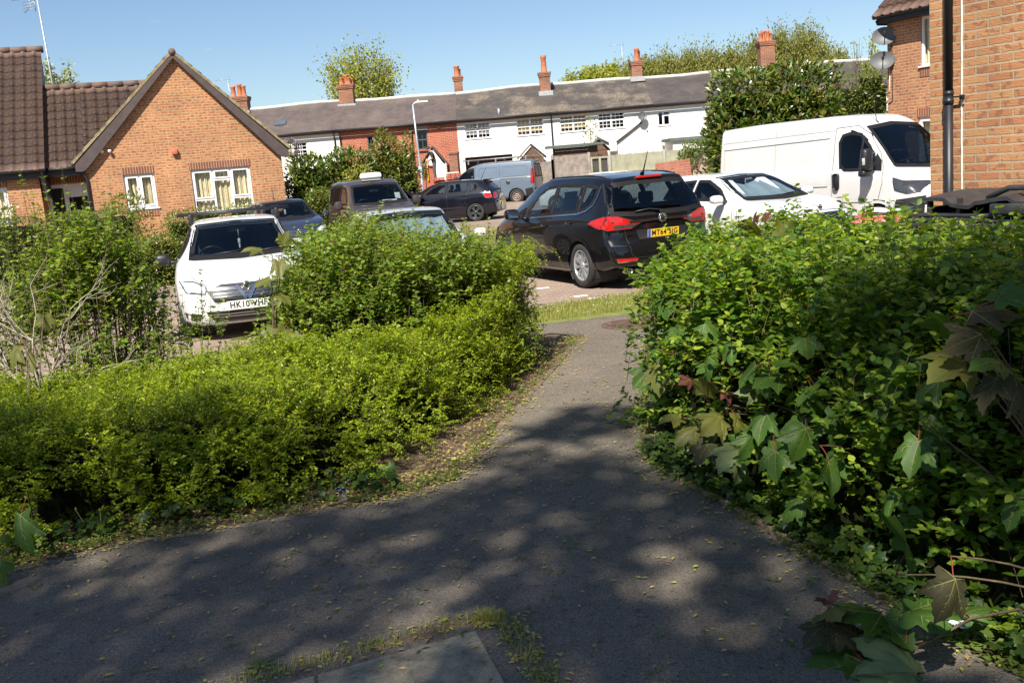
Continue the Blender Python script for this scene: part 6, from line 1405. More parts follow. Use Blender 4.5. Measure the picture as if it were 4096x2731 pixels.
# ---------- small estate-type van, front view, roof bars
h_sp = dict(L=4.40, w=[(-2.2, .80), (-1.5, .87), (0, .876), (1.2, .87), (1.7, .84), (2.2, .74)], belt=[(-2.2, .98), (0, .97), (1.0, .93), (1.6, .86), (2.2, .66)], roof=[(-2.2, 1.42), (-1, 1.455), (-.2, 1.46), (.25, 1.40), (.7, 1.18), (1.05, .985), (1.6, .90), (2.0, .80), (2.2, .70)],
    wr=[(-2.2, .56), (0, .60), (.3, .585), (.7, .64), (1.05, .74), (1.6, .74), (2.2, .58)], bot=[(-2.2, .3), (-1.3, .2), (1.3, .18), (2.2, .21)], tail_rake=[(0, .05), (.4, 0), (.95, .06), (1.4, .3)], nose=(.30, 2.4, .9), nose_rake=[(0, .10), (.2, .06), (.38, 0), (.52, .0), (.62, .05), (.80, .16), (1.5, .2)], rim_mat='dark_alloy')
AV = Car('estate_van', 'white car-derived van with black roof bars and front plate behind the low hedge', h_sp, (-3.85, 14.5, R(-74)), P_WHITE, 'van')
def front_face(c, headl, grille=None, wind=None, bumper=None, wgl='glass', tw=.05):
    c.glass('windscreen', wind, 'F', wgl, tw=tw)
    for sg in (1, -1): c.lens('headlight', [(sg * y, z) for y, z in headl], 'F', M['clear_lens'], M['black_plastic'])
AWS = [(-.66, .985), (0, .965), (.66, .985), (.62, 1.15), (.535, 1.385), (0, 1.405), (-.535, 1.385), (-.62, 1.15)]
front_face(AV, [(.50, .60), (.72, .63), (.79, .76), (.62, .745), (.48, .68)], wind=AWS)
g = AV.panel('grille', [(-.50, .645), (-.40, .50), (.40, .50), (.50, .645), (.30, .70), (-.30, .70)], 'F', M['ink'], .008, step=.03)
for z in (.59, .555): AV.ribbon('grille_bar', [(-.40, z), (0, z - .008), (.40, z)], 'F', .009, M['chrome'], off=.016)
AV.ribbon('grille_bar', [(-.46, .65), (-.1, .64), (.1, .64), (.46, .65)], 'F', .036, M['chrome'], off=.018); AV.ribbon('grille_bar', [(-.40, .515), (0, .505), (.40, .515)], 'F', .014, M['chrome'], off=.016)
for sg in (1, -1): AV.ribbon('grille_bar', [(sg * .12, .67), (sg * .018, .515)], 'F', .038, M['chrome'], off=.026)
def badge_front(c, z, r=.05, y=0):
    p = c.proj((y, z), 'F', .03); b = MB(); Mb = Matrix.Rotation(math.pi / 2, 3, 'Y'); b.lathe([(0, .004), (r * .78, .004), (r * .84, .012), (r * .98, .012), (r, 0)], p, 20, 0, Mb); b.box(p + Vector((.010, .004, .008)), (.008, r * .5, r * .8), mat=Matrix.Rotation(.5, 4, 'X')); b.box(p + Vector((.010, -.008, -.012)), (.008, r * .8, r * .3), mat=Matrix.Rotation(-.5, 4, 'X')); b.build('emblem', M['chrome'], c.root)
badge_front(AV, .655, .058)
AV.plate('F', 0, .445, 'HK10 VHF', False, R(4)); AV.panel('lower_grille', [(-.52, .385), (-.42, .255), (.42, .255), (.52, .385)], 'F', M['ink'], .008, step=.03)
for z in (.345, .315): AV.ribbon('grille_bar', [(-.44, z), (.44, z)], 'F', .010, M['chrome'], off=.014)
for sg in (1, -1): AV.panel('fog_recess', [(sg * .56, .36), (sg * .60, .27), (sg * .76, .30), (sg * .78, .38)], 'F', M['ink'], .005); AV.ribbon('panel_gap', [(sg * .46, .69), (sg * .62, .78), (sg * .73, .93)], 'F', .008, M['ink'], off=.002)
AV.ribbon('bumper_lip', [(-.78, .225), (0, .215), (.78, .225)], 'F', .05, M['black_plastic'], off=.012)
for sd_ in 'LR': AV.glass('side_window', [(.80, 1.0), (-.25, 1.01), (-.25, 1.36), (.15, 1.34), (.5, 1.19)], sd_, 'glass')
for x in (.0, -.75):
    p = [(x, -.78, 1.545), (x, .78, 1.545)]; rb = AV.bar('roof_bar', p, .017, M['black_plastic'], 8)
    for sg in (1, -1): b = MB(); b.box((x, sg * .60, 1.475), (.07, .07, .15), bev=.015, taper=(.7, .8)); b.build('bar_foot', M['black_plastic'], rb)
AV.mirror('L', .78, 1.0, .86, (.11, .2, .15), M['black_plastic']); AV.mirror('R', .78, 1.0, .86, (.11, .2, .15), M['black_plastic'])
for y in (-.35, .25): b = MB(); b.tube([AV.proj((y, 1.0), 'F', .02), AV.proj((y + .30, 1.02), 'F', .02), AV.proj((y + .5, 1.05), 'F', .018)], [.01, .008, .005], 5); b.build('wiper', M['black_plastic'], AV.root)
b = MB(); b.tube([(.42, .02, 1.30), (.42, .02, 1.18)], .003, 4); b.box((.42, .02, 1.14), (.02, .035, .07), bev=.008); b.box((.42, .02, 1.07), (.012, .022, .06), bev=.005); b.build('air_freshener', M['paper'], AV.root)
AV.wheels(1.30, -1.40, .865, .315, .2, .62, 'multi', lipmat=P_WHITE); AV.finish(True, .85, belt=.97, seats=[(-.05, .37), (-.05, -.37)], rear_x=-.5)

# ---------- dark blue hatchback behind it
d_sp = dict(h_sp); d_sp = {**h_sp, 'L': 4.25}
for k in ('w', 'belt', 'roof', 'wr', 'bot'): d_sp[k] = [(max(-2.125, min(2.125, x)), y) for x, y in h_sp[k]]
D = Car('hatchback', 'dark blue hatchback with a dangling air freshener parked before the bungalow', d_sp, (-5.93, 27.3, R(-68)), P_NAVY)
front_face(D, [(.50, .60), (.72, .63), (.79, .76), (.62, .745), (.48, .68)], wind=AWS, tw=.04)
D.panel('grille', [(-.46, .665), (-.38, .56), (.38, .56), (.46, .665)], 'F', M['ink'], .006); D.ribbon('grille_bar', [(-.46, .665), (0, .65), (.46, .665)], 'F', .05, M['chrome'], off=.018); badge_front(D, .655, .055); D.plate('F', 0, .445, '', False, R(4))
D.panel('lower_grille', [(-.50, .375), (-.40, .265), (.40, .265), (.50, .375)], 'F', M['ink'], .005)
for sd_ in 'LR':
    D.glass('side_window', [(.72, 1.0), (-.25, 1.01), (-.25, 1.36), (.15, 1.34), (.5, 1.19)], sd_, 'glass'); D.glass('side_window', [(-.33, 1.01), (-1.2, 1.03), (-1.1, 1.33), (-.33, 1.36)], sd_, 'glass')
D.glass('rear_window', [(-.5, 1.05), (.5, 1.05), (.46, 1.32), (-.46, 1.32)], 'B', 'glass')
D.mirror('L', .76, 1.0, .86, (.11, .2, .15)); D.mirror('R', .76, 1.0, .86, (.11, .2, .15))
b = MB(); b.tube([D.proj((-.1, 1.0), 'F', .02), D.proj((.4, 1.03), 'F', .018)], [.01, .005], 5); b.build('wiper', M['black_plastic'], D.root)
b = MB(); b.tube([(.42, .0, 1.30), (.42, .0, 1.2)], .003, 4); b.box((.42, .0, 1.13), (.02, .05, .13), bev=.012); b.build('air_freshener', M['paper'], D.root)
p = D.proj((-1.1, 0), 'T', 0); D.bar('aerial', [p, p + Vector((-.2, 0, .36))], [.012, .004], M['black_plastic'])
D.wheels(1.25, -1.35, .865, .315, .2, .64, 'multi'); D.finish(True, .85, belt=.97)

# ---------- brown taxi with a white roof sign and open door
t_sp = dict(L=4.40, w=[(-2.2, .86), (-1.5, .90), (0, .905), (1.2, .90), (1.8, .86), (2.2, .76)], belt=[(-2.2, 1.18), (0, 1.17), (.9, 1.14), (1.5, 1.05), (2.2, .80)], roof=[(-2.2, 1.80), (-1, 1.83), (.1, 1.80), (.6, 1.66), (1.0, 1.38), (1.3, 1.17), (1.8, 1.07), (2.2, .88)],
    wr=[(-2.2, .68), (0, .70), (.5, .68), (1.0, .72), (1.3, .78), (1.8, .76), (2.2, .62)], bot=[(-2.2, .3), (1.3, .2), (2.2, .24)], tail_rake=[(0, .05), (.4, 0), (1.2, .03), (1.8, .12)], nose=(.34, 2.4, .9), nose_rake=[(0, .1), (.4, 0), (.6, .02), (.9, .14), (2, .2)])
T = Car('taxi', 'tall brown taxi with a white roof sign, parked before the laurel hedge', t_sp, (-3.50, 27.2, R(-71)), P_BROWN)
front_face(T, [(.52, .76), (.70, .80), (.80, .98), (.66, .97), (.52, .86)], wind=[(-.70, 1.19), (0, 1.17), (.70, 1.19), (.68, 1.38), (.60, 1.66), (0, 1.70), (-.60, 1.66), (-.68, 1.38)], tw=.04)
T.panel('grille', [(-.42, .78), (-.36, .62), (.36, .62), (.42, .78)], 'F', M['ink'], .006); T.plate('F', 0, .5, '')
for sd_ in 'LR':
    T.glass('side_window', [(.95, 1.2), (.0, 1.21), (.0, 1.66), (.35, 1.63), (.66, 1.45)], sd_, 'glass'); T.glass('side_window', [(-.12, 1.21), (-1.0, 1.22), (-1.0, 1.68), (-.12, 1.68)], sd_, 'glass_dark'); T.glass('side_window', [(-1.1, 1.22), (-1.85, 1.24), (-1.8, 1.64), (-1.1, 1.68)], sd_, 'glass_dark')
    T.ribbon('panel_gap', [(.95, 1.15), (.92, .5), (.8, .3)], sd_, .007, M['ink']); T.ribbon('panel_gap', [(-.06, 1.2), (-.06, .3)], sd_, .007, M['ink']); T.handle(sd_, .1, 1.08); T.mirror(sd_, .88, 1.20, .88, (.12, .2, .22))
b = MB(); b.box((.30, 0, 1.905), (.22, .60, .15), bev=.05, taper=(.7, .92)); b.box((.30, 0, 1.81), (.12, .5, .05)); b.build('roof_sign', plain('white_roof_sign', (.82, .82, .80), .3, .02, coat=.5), T.root)
for y in (-.1, .3): b = MB(); b.tube([T.proj((y, 1.2), 'F', .02), T.proj((y + .42, 1.24), 'F', .018)], [.012, .005], 5); b.build('wiper', M['black_plastic'], T.root)
b = MB(); b.quad((.9, .48, 1.28), (.9, .62, 1.26), (.8, .62, 1.42), (.8, .48, 1.42)); b.build('permit', M['paper'], T.root); b = MB(); b.quad((1.0, .1, 1.23), (1.0, .5, 1.23), (.95, .5, 1.26), (.95, .1, 1.26)); b.build('dash_card', M['paper'], T.root)
T.wheels(1.32, -1.40, .89, .325, .2, .62, 'multi'); T.finish(True, 1.05, belt=1.17, floor=.35)

# ---------- pale car with foil sunshade behind the snowberry
s_sp = dict(L=4.30, w=[(-2.15, .80), (-1.4, .87), (0, .875), (1.2, .87), (1.7, .84), (2.15, .74)], belt=[(-2.15, .90), (0, .88), (.9, .86), (1.5, .80), (2.15, .62)], roof=[(-2.15, 1.28), (-1, 1.355), (-.2, 1.36), (.2, 1.32), (.65, 1.12), (1.0, .92), (1.6, .84), (2.15, .66)],
    wr=[(-2.15, .56), (0, .61), (.25, .60), (.65, .65), (1.0, .74), (1.6, .74), (2.15, .58)], bot=[(-2.15, .3), (1.2, .18), (2.15, .22)], tail_rake=[(0, .05), (.4, 0), (.9, .06), (1.3, .35)])
S = Car('saloon_car', 'pale silver car with a foil sunshade half hidden behind the snowberry shrub', s_sp, (-1.50, 15.25, R(-76)), P_SILVER)
front_face(S, [(.50, .60), (.72, .62), (.78, .70), (.60, .70)], wind=[(-.66, .92), (0, .90), (.66, .92), (.63, 1.08), (.55, 1.285), (0, 1.31), (-.55, 1.285), (-.63, 1.08)], tw=.045)
b = MB(); n = 26; 
for i in range(n):
    y0, y1 = -.60 + 1.2 * i / n, -.60 + 1.2 * (i + 1) / n; e0, e1 = .02 * math.sin(i * 1.3), .02 * math.sin((i + 1) * 1.3); b.quad((.86 + e0, y0, .92), (.86 + e1, y1, .92), (.30 + e1, y1 * .88, 1.25), (.30 + e0, y0 * .88, 1.25))
b.build('foil_sunshade', M['foil'], S.root, smooth=True)
for sd_ in 'LR': S.glass('side_window', [(.72, .93), (-.25, .95), (-.25, 1.25), (.12, 1.24), (.45, 1.1)], sd_, 'glass'); S.mirror(sd_, .74, .94, .86, (.11, .2, .15))
S.panel('grille', [(-.4, .60), (-.34, .5), (.34, .5), (.4, .60)], 'F', M['ink'], .006); S.plate('F', 0, .42, ''); S.wheels(1.25, -1.35, .865, .31, .2, .64, 'multi'); S.finish(True, .85, belt=.88)

# ---------- blue-black hatchback, side view
k_sp = dict(L=4.25, w=[(-2.12, .82), (-1.5, .875), (0, .88), (1.2, .87), (1.7, .83), (2.12, .72)], belt=[(-2.12, 1.0), (-1.2, .99), (0, .95), (.9, .91), (1.5, .84), (2.12, .64)], roof=[(-2.12, 1.40), (-1.6, 1.435), (-.7, 1.47), (-.1, 1.465), (.35, 1.37), (.8, 1.15), (1.15, .97), (1.6, .88), (2.12, .68)],
    wr=[(-2.12, .52), (-1, .60), (0, .61), (.35, .60), (.8, .66), (1.15, .74), (1.6, .74), (2.12, .56)], bot=[(-2.12, .30), (-1.6, .20), (-.8, .15), (.8, .15), (2.12, .18)], tail=(.16, 3, .8), tail_rake=[(0, .06), (.3, 0), (.62, .02), (.95, .10), (1.40, .50), (1.5, .52)], rake_zone=.9, gap=.045, rim_mat='dark_alloy')
K = Car('hatchback', 'blue-black hatchback with its bonnet up and five-spoke wheels, side-on before the grey-blue van', k_sp, (-1.95, 36.6, R(166), .03), P_INDIGO)
for sd_ in 'LR':
    K.glass('side_window', [(.72, .99), (-.20, 1.01), (-.22, 1.375), (.08, 1.36), (.40, 1.22)], sd_, 'glass'); K.glass('side_window', [(-.30, 1.015), (-1.03, 1.05), (-1.0, 1.37), (-.31, 1.38)], sd_, 'glass'); K.glass('quarter_window', [(-1.10, 1.055), (-1.34, 1.09), (-1.40, 1.18), (-1.36, 1.30), (-1.08, 1.36)], sd_, 'glass')
    for L_ in ([(.95, .95), (.92, .6), (.88, .28)], [(-.26, 1.0), (-.26, .22)], [(-1.0, 1.0), (-.94, .8), (-.86, .5), (-.82, .24)]): K.ribbon('panel_gap', L_, sd_, .009, M['ink'])
    K.ribbon('rub_strip', [(.9, .50), (-.8, .52)], sd_, .05, M['black_plastic'], off=.010); K.ribbon('side_skirt', [(.9, .18), (-.85, .19)], sd_, .07, P_INDIGO, off=.02)
    K.handle(sd_, -.12, .87); K.handle(sd_, -.92, .92); K.mirror(sd_, .66, 1.0, .86, (.11, .2, .15), M['black_plastic'])
K.lens('rear_light', [(-1.70, .80), (-1.60, .92), (-1.66, 1.0), (-1.86, .97), (-1.92, .80)], 'L', M['red_lens'], M['chrome']); K.lens('rear_light', [(.80, .76), (.55, .80), (.52, .96), (.74, .97)], 'B', M['red_lens'], M['chrome'])
K.glass('windscreen', [(-.62, .99), (.62, .99), (.54, 1.36), (-.54, 1.36)], 'F', 'glass'); K.glass('rear_window', [(-.55, 1.05), (.55, 1.05), (.47, 1.33), (-.47, 1.33)], 'B', 'glass_dark')
b = MB(); p = K.proj((0, 1.40), 'B', .0); b.box(p + Vector((-.06, 0, .03)), (.26, 1.0, .035), bev=.012); b.build('spoiler', P_INDIGO, K.root)
p = K.proj((-1.35, 0), 'T', 0); K.bar('aerial', [p, p + Vector((-.22, 0, .42))], [.012, .004], M['black_plastic']); K.plate('B', 0, .55, '', True)
b = MB(); b.box((.50, 0, 0), (1.0, 1.34, .035), bev=.012); b.box((.50, 0, -.025), (.86, 1.1, .02), 1); o = b.build('bonnet', [P_INDIGO, M['cabin']], K.root); o.location = (1.06, 0, .97); o.rotation_euler = (0, R(-46), 0)
b = MB(); b.tube([(1.75, -.55, .85), (1.62, -.5, 1.52)], .008, 5); b.build('bonnet_stay', M['black_plastic'], K.root)
K.wheels(1.33, -1.28, .875, .32, .215, .72, 'five'); K.finish(True, .9, belt=.98)

# ---------- grey-blue panel van
b_sp = dict(L=4.80, w=[(-2.4, .92), (-1.5, .945), (0, .945), (1.4, .93), (2.0, .88), (2.4, .78)], belt=[(-2.4, 1.22), (.6, 1.20), (1.2, 1.14), (1.8, 1.04), (2.4, .80)], roof=[(-2.4, 1.90), (-1, 1.93), (.0, 1.92), (.5, 1.84), (1.0, 1.58), (1.5, 1.22), (2.0, 1.08), (2.4, .86)],
    wr=[(-2.4, .76), (0, .78), (.5, .75), (1.0, .76), (1.5, .80), (2.0, .78), (2.4, .62)], bot=[(-2.4, .36), (-1.5, .28), (1.5, .24), (2.4, .26)], tail=(.10, 4, .5), tail_rake=[(0, .0), (.5, 0), (1.2, .02), (1.9, .12)], rake_zone=.6, rim_mat='steel_dirty', gap=.07)
B = Car('panel_van', 'grey-blue panel van with a ladder rack and steel wheels near the fence', b_sp, (-.45, 46.6, R(164), .15), P_BLUE, 'van')
for sd_ in 'LR':
    B.glass('side_window', [(1.32, 1.22), (.45, 1.24), (.45, 1.72), (.75, 1.68), (1.05, 1.48)], sd_, 'glass'); B.mirror(sd_, 1.25, 1.28, .92, (.13, .2, .26), M['black_plastic'])
    for L_ in ([(1.35, 1.15), (1.2, .5), (1.1, .35)], [(.40, 1.8), (.38, .35)], [(-.75, 1.84), (-.80, .38)]): B.ribbon('panel_gap', L_, sd_, .010, M['ink'])
    B.ribbon('slide_rail', [(-.8, 1.14), (-2.05, 1.15)], sd_, .05, M['black_plastic'], off=.008)
    for q in ([(.25, 1.20), (-.65, 1.21), (-.66, 1.70), (.2, 1.70)], [(-.9, 1.24), (-2.05, 1.25), (-2.08, 1.60), (-1.95, 1.70), (-.9, 1.70)]): B.ribbon('pressing', q, sd_, .022, P_BLUE, True, .012)
    B.panel('bumper', [(-1.95, .36), (-1.92, .64), (-2.28, .70), (-2.3, .36)], sd_, M['black_plastic'], .012)
    B.lens('rear_light', [(-2.31, .88), (-2.20, .88), (-2.22, 1.50), (-2.28, 1.56)], sd_, M['red_lens'])
for sg in (1, -1): B.lens('rear_light', [(sg * .84, .88), (sg * .70, .90), (sg * .72, 1.52), (sg * .80, 1.52)], 'B', M['red_lens']); B.glass('rear_window', [(sg * .62, 1.15), (sg * .06, 1.15), (sg * .06, 1.72), (sg * .58, 1.72)], 'B', 'glass_dark', see=False)
B.panel('bumper', [(-.86, .38), (.86, .38), (.86, .66), (-.86, .66)], 'B', M['black_plastic'], .02); B.panel('windscreen', [(-.68, 1.24), (.68, 1.24), (.62, 1.76), (-.62, 1.76)], 'F', M['glass_dark'], .004)
b = MB()
for y in (.62, .0, -.62): b.tube([(-2.25, y, 2.08), (1.0, y, 2.08)], .028, 6)
for x in (-2.0, -.6, .7): b.tube([(x, -.74, 2.06), (x, .74, 2.06)], .025, 6); b.box((x, .74, 1.98), (.06, .05, .16)); b.box((x, -.74, 1.98), (.06, .05, .16))
b.build('roof_rack', M['steel_grey'], B.root); b = MB(); b.lathe([(0, .006), (.09, .006), (.095, 0)], B.proj((-1.15, .98), 'L', .004), 16, 0, Matrix.Rotation(-math.pi / 2, 3, 'X')); b.build('fuel_flap', P_BLUE, B.root)
B.wheels(1.50, -1.50, .93, .335, .21, .60, 'steel'); B.finish(True, 1.2, belt=1.22, seats=[(.3, .4), (.3, -.4)], floor=.4, rear_x=-.2)

# ---------- white saloon with sunshade right of the black car
o_sp = dict(L=4.55, w=[(-2.27, .82), (-1.5, .90), (0, .905), (1.2, .90), (1.75, .87), (2.27, .76)], belt=[(-2.27, .95), (0, .93), (.9, .91), (1.5, .87), (2.27, .70)], roof=[(-2.27, 1.34), (-1.2, 1.42), (-.3, 1.435), (.2, 1.38), (.7, 1.17), (1.12, .97), (1.7, .90), (2.05, .82), (2.27, .73)],
    wr=[(-2.27, .55), (-.3, .61), (.2, .60), (.7, .67), (1.12, .77), (1.7, .78), (2.27, .62)], bot=[(-2.27, .28), (1.3, .17), (2.27, .20)], tail_rake=[(0, .05), (.4, 0), (.95, .06), (1.4, .40)], nose=(.36, 2.4, .9), nose_rake=[(0, .10), (.3, 0), (.55, 0), (.68, .03), (.80, .14), (1.5, .2)])
O = Car('saloon_car', 'white car with foil sunshade and black grille between black people carrier and big van', o_sp, (4.30, 18.35, R(-63)), P_WHITE)
front_face(O, [(.56, .66), (.76, .69), (.83, .78), (.66, .755)], wind=[(-.69, .98), (0, .96), (.69, .98), (.66, 1.14), (.55, 1.355), (0, 1.38), (-.55, 1.355), (-.66, 1.14)], tw=.05)
g = O.panel('grille', [(-.46, .69), (-.42, .50), (.42, .50), (.46, .69), (.25, .715), (-.25, .715)], 'F', M['ink'], .006)
for i in range(-9, 10): O.ribbon('grille_slat', [(i * .045, .52), (i * .046, .69)], 'F', .014, M['black_plastic'], off=.018, parent=g)
O.ribbon('grille_frame', [(-.46, .69), (-.42, .50), (.42, .50), (.46, .69), (.25, .715), (-.25, .715)], 'F', .02, M['chrome'], True, .014)
badge_front(O, .775, .045); O.plate('F', 0, .40, ''); O.panel('lower_grille', [(-.62, .36), (-.56, .25), (.56, .25), (.62, .36)], 'F', M['ink'], .005)
b = MB(); n = 30; rn = random.Random(8)
for i in range(n):
    y0, y1 = -.64 + 1.24 * i / n, -.64 + 1.24 * (i + 1) / n; e0, e1 = .03 * math.sin(i * .9), .03 * math.sin((i + 1) * .9); tp = lambda y: 1.27 + .05 * math.sin(y * 7); b.quad((1.02 + e0, y0, .975), (1.02 + e1, y1, .975), (.46 + e1, y1 * .86, tp(y1)), (.46 + e0, y0 * .86, tp(y0)))
b.build('foil_sunshade', M['foil'], O.root, smooth=True)
for sd_ in 'LR':
    O.glass('side_window', [(.70, .98), (-.22, 1.0), (-.22, 1.33), (.05, 1.32), (.42, 1.17)], sd_, 'glass'); O.glass('side_window', [(-.30, 1.0), (-1.10, 1.02), (-1.0, 1.29), (-.30, 1.33)], sd_, 'glass'); O.mirror(sd_, .72, 1.02, .88, (.12, .22, .14)); O.handle(sd_, -.12, .87); O.handle(sd_, -1.02, .89)
    for L_ in ([(.95, .92), (.92, .6), (.85, .3)], [(-.26, 1.0), (-.26, .3)]): O.ribbon('panel_gap', L_, sd_, .007, M['ink'])
b = MB(); b.tube([O.proj((.1, .99), 'F', .02), O.proj((.62, 1.03), 'F', .018)], [.01, .005], 5); b.build('wiper', M['black_plastic'], O.root); O.ribbon('panel_gap', [(-.62, .735), (0, .755), (.62, .735)], 'F', .008, M['ink'], off=.002)
O.wheels(1.32, -1.38, .895, .325, .215, .66, 'multi'); O.finish(True, .95, belt=.94)

# ---------- big white panel van
v_sp = dict(L=5.41, w=[(-2.705, .99), (-2, 1.02), (0, 1.025), (1.3, 1.01), (2, .97), (2.4, .92), (2.7, .80)], belt=[(-2.705, 1.42), (0.9, 1.40), (1.6, 1.34), (2.1, 1.24), (2.4, 1.12), (2.7, .92)], roof=[(-2.705, 2.38), (-1.5, 2.42), (0.3, 2.43), (0.8, 2.40), (1.2, 2.26), (1.7, 1.80), (2.05, 1.42), (2.35, 1.26), (2.7, 1.0)],
    wr=[(-2.705, .86), (0, .88), (0.7, .82), (1.2, .77), (1.7, .84), (2.1, .88), (2.4, .84), (2.7, .66)], bot=[(-2.705, .40), (-2, .32), (1.7, .30), (2.7, .26)], tail=(.05, 4, .4), tail_rake=[(0, 0), (1.2, 0), (2.4, .06)], rake_zone=.4, nose=(.38, 2.3, .9), nose_rake=[(0, .1), (.4, 0), (.8, .02), (1.1, .12), (2.5, .2)], rim_mat='steel_dirty', gap=.08, crown=.985)
Wn = Car('panel_van', 'large high-roofed white panel van beside the brick house at the right', v_sp, (7.05, 20.7, R(-61.5), -.10), P_VAN, 'van')
for sd_ in 'LR':
    Wn.glass('side_window', [(1.75, 1.44), (1.55, 1.36), (0.97, 1.36), (0.84, 1.46), (0.78, 1.90), (0.84, 2.04), (1.02, 2.08), (1.25, 2.04), (1.5, 1.80)], sd_, 'glass_dark', tw=.045)
    Wn.ribbon('window_divider', [(1.32, 1.37), (1.32, 2.0)], sd_, .05, M['black_plastic'], off=.008)
    for L_ in ([(1.84, 1.42), (1.86, 1.1), (1.75, .75), (1.7, .4)], [(0.68, 2.18), (0.66, .40)], [(0.68, 2.18), (1.15, 2.20), (1.45, 2.02), (1.75, 1.66), (1.84, 1.42)], [(-2.555, 2.06), (0.66, 2.14)], [(-0.9, 2.06), (-0.9, 2.36)], [(-0.9, 2.0), (-0.92, .45)]): Wn.ribbon('panel_gap', L_, sd_, .010, M['ink'] if L_[0][0] > .5 else plain('shut_line_grey', (.3, .3, .3), .6, .02))
    Wn.ribbon('pressing', [(-2.525, 1.04), (0.58, 1.08), (0.58, 2.03), (-2.525, 1.95)], sd_, .03, P_VAN, True, .016); Wn.ribbon('pressing', [(-2.605, .74), (1.65, .80)], sd_, .05, P_VAN, off=.016)
    b = MB(); sg = 1 if sd_ == 'L' else -1; b.box((1.72, sg * 1.22, 1.56), (.17, .24, .40), bev=.06, taper=(.9, .9)); b.box((1.68, sg * 1.22, 1.31), (.16, .24, .12), bev=.04); b.tube([(1.70, sg * .98, 1.44), (1.72, sg * 1.2, 1.42)], .03, 6); b.tube([(1.70, sg * .98, 1.66), (1.74, sg * 1.2, 1.68)], .025, 6); o = b.build('door_mirror', M['black_plastic'], Wn.root)
    b = MB(); b.box((1.76, sg * 1.345, 1.53), (.06, .02, .13), bev=.008); b.build('indicator', M['clear_lens'], o)
    Wn.panel('mirror_base', [(1.82, 1.34), (1.56, 1.36), (1.68, 1.66), (1.8, 1.52)], sd_, M['black_plastic'], .012)
    p = Wn.proj((0.8, 1.16), sd_, .015); b = MB(); b.box(p, (.14, .03, .32), bev=.05); b.build('door_handle', M['black_plastic'], Wn.root)
    Wn.lens('headlight', [(2.12, .98), (2.32, .90), (2.48, .92), (2.5, 1.08), (2.22, 1.14), (2.06, 1.20)], sd_, M['smoke_lens'], M['black_plastic'])
    Wn.panel('lamp_core', [(2.26, .96), (2.36, .94), (2.36, 1.06), (2.26, 1.08)], sd_, M['clear_lens'], .014); Wn.panel('bumper', [(2, .30), (2.15, .80), (2.55, .85), (2.55, .30)], sd_, M['black_plastic'], .012)
Wn.glass('windscreen', [(-.80, 1.40), (0, 1.34), (.80, 1.40), (.80, 1.62), (.70, 2.16), (0, 2.22), (-.70, 2.16), (-.80, 1.62)], 'F', 'glass_dark', tw=.05)
Wn.panel('grille', [(-.5, .86), (-.45, .62), (.45, .62), (.5, .86)], 'F', M['ink'], .006); Wn.plate('F', 0, .48, ''); p = Wn.proj((1.25, -.35), 'T', 0); Wn.bar('aerial', [p, p + Vector((-.03, 0, .04)), p + Vector((-.16, 0, .50))], [.02, .008, .003], M['black_plastic'])
Wn.wheels(1.75, -1.70, 1.01, .345, .22, .60, 'steel'); Wn.finish(True, 1.85, belt=1.40, seats=[(.8, .5), (.8, -.5)], floor=.6, rear_x=.4, cabw=.8)
# white car roof glimpsed behind the grey-blue van
p = atY(1243, 425, 38.0); G2 = Car('saloon_car', 'white car just visible between the grey-blue van and the black people carrier', {**s_sp}, (p.x + 2.0, 38.5, R(160), .0), P_WHITE)
for sd_ in 'LR': G2.glass('side_window', [(.70, .93), (-1.10, .95), (-1.0, 1.22), (.05, 1.25), (.42, 1.1)], sd_, 'glass_dark', see=False)
G2.glass('rear_window', [(-.55, .95), (.55, .95), (.47, 1.22), (-.47, 1.22)], 'B', 'glass_dark', see=False); G2.wheels(1.25, -1.35, .865, .31, .215, .66, 'multi'); G2.finish(False)
# ---------------------------------------------------------------- street lamp, fences, wall, person, bins, skip
pb = atY(966, 392, 46); pt_ = atY(950, 241, 46); g0 = gz(0, 46)
lamp = empty('street_lamp', (pb.x + .02, 46, g0), 0, 'slim grey street lamp before the red brick cottage', 'street lamp')
ln_ = (pt_.x - pb.x - .06); H_ = pt_.z - g0
b = MB(); b.tube([(0, 0, 0), (0, 0, 1.2), (0, 0, 1.25), (ln_ * .5, 0, H_ * .6), (ln_, 0, H_)], [.075, .075, .05, .045, .04], 10); b.build('pole', M['galv'], lamp)
b = MB(); b.tube([(ln_, 0, H_ - .02), (ln_ + .1, -.02, H_ + .07), (ln_ + .2, -.04, H_ + .09)], .035, 8); b.box((ln_ + .42, -.06, H_ + .10), (.60, .20, .07), bev=.03, taper=(.9, .7)); b.tube([(ln_ + .25, -.05, H_ + .13), (ln_ + .25, -.05, H_ + .19)], .04, 8); b.build('lantern', plain('pale_lantern', (.72, .74, .74), .4, .05), lamp)
b = MB(); b.box((ln_ * .3, 0, 1.75), (.16, .16, .22), bev=.01); b.build('sticker', plain('pale_blue_band', (.35, .55, .70), .5, .05), lamp)

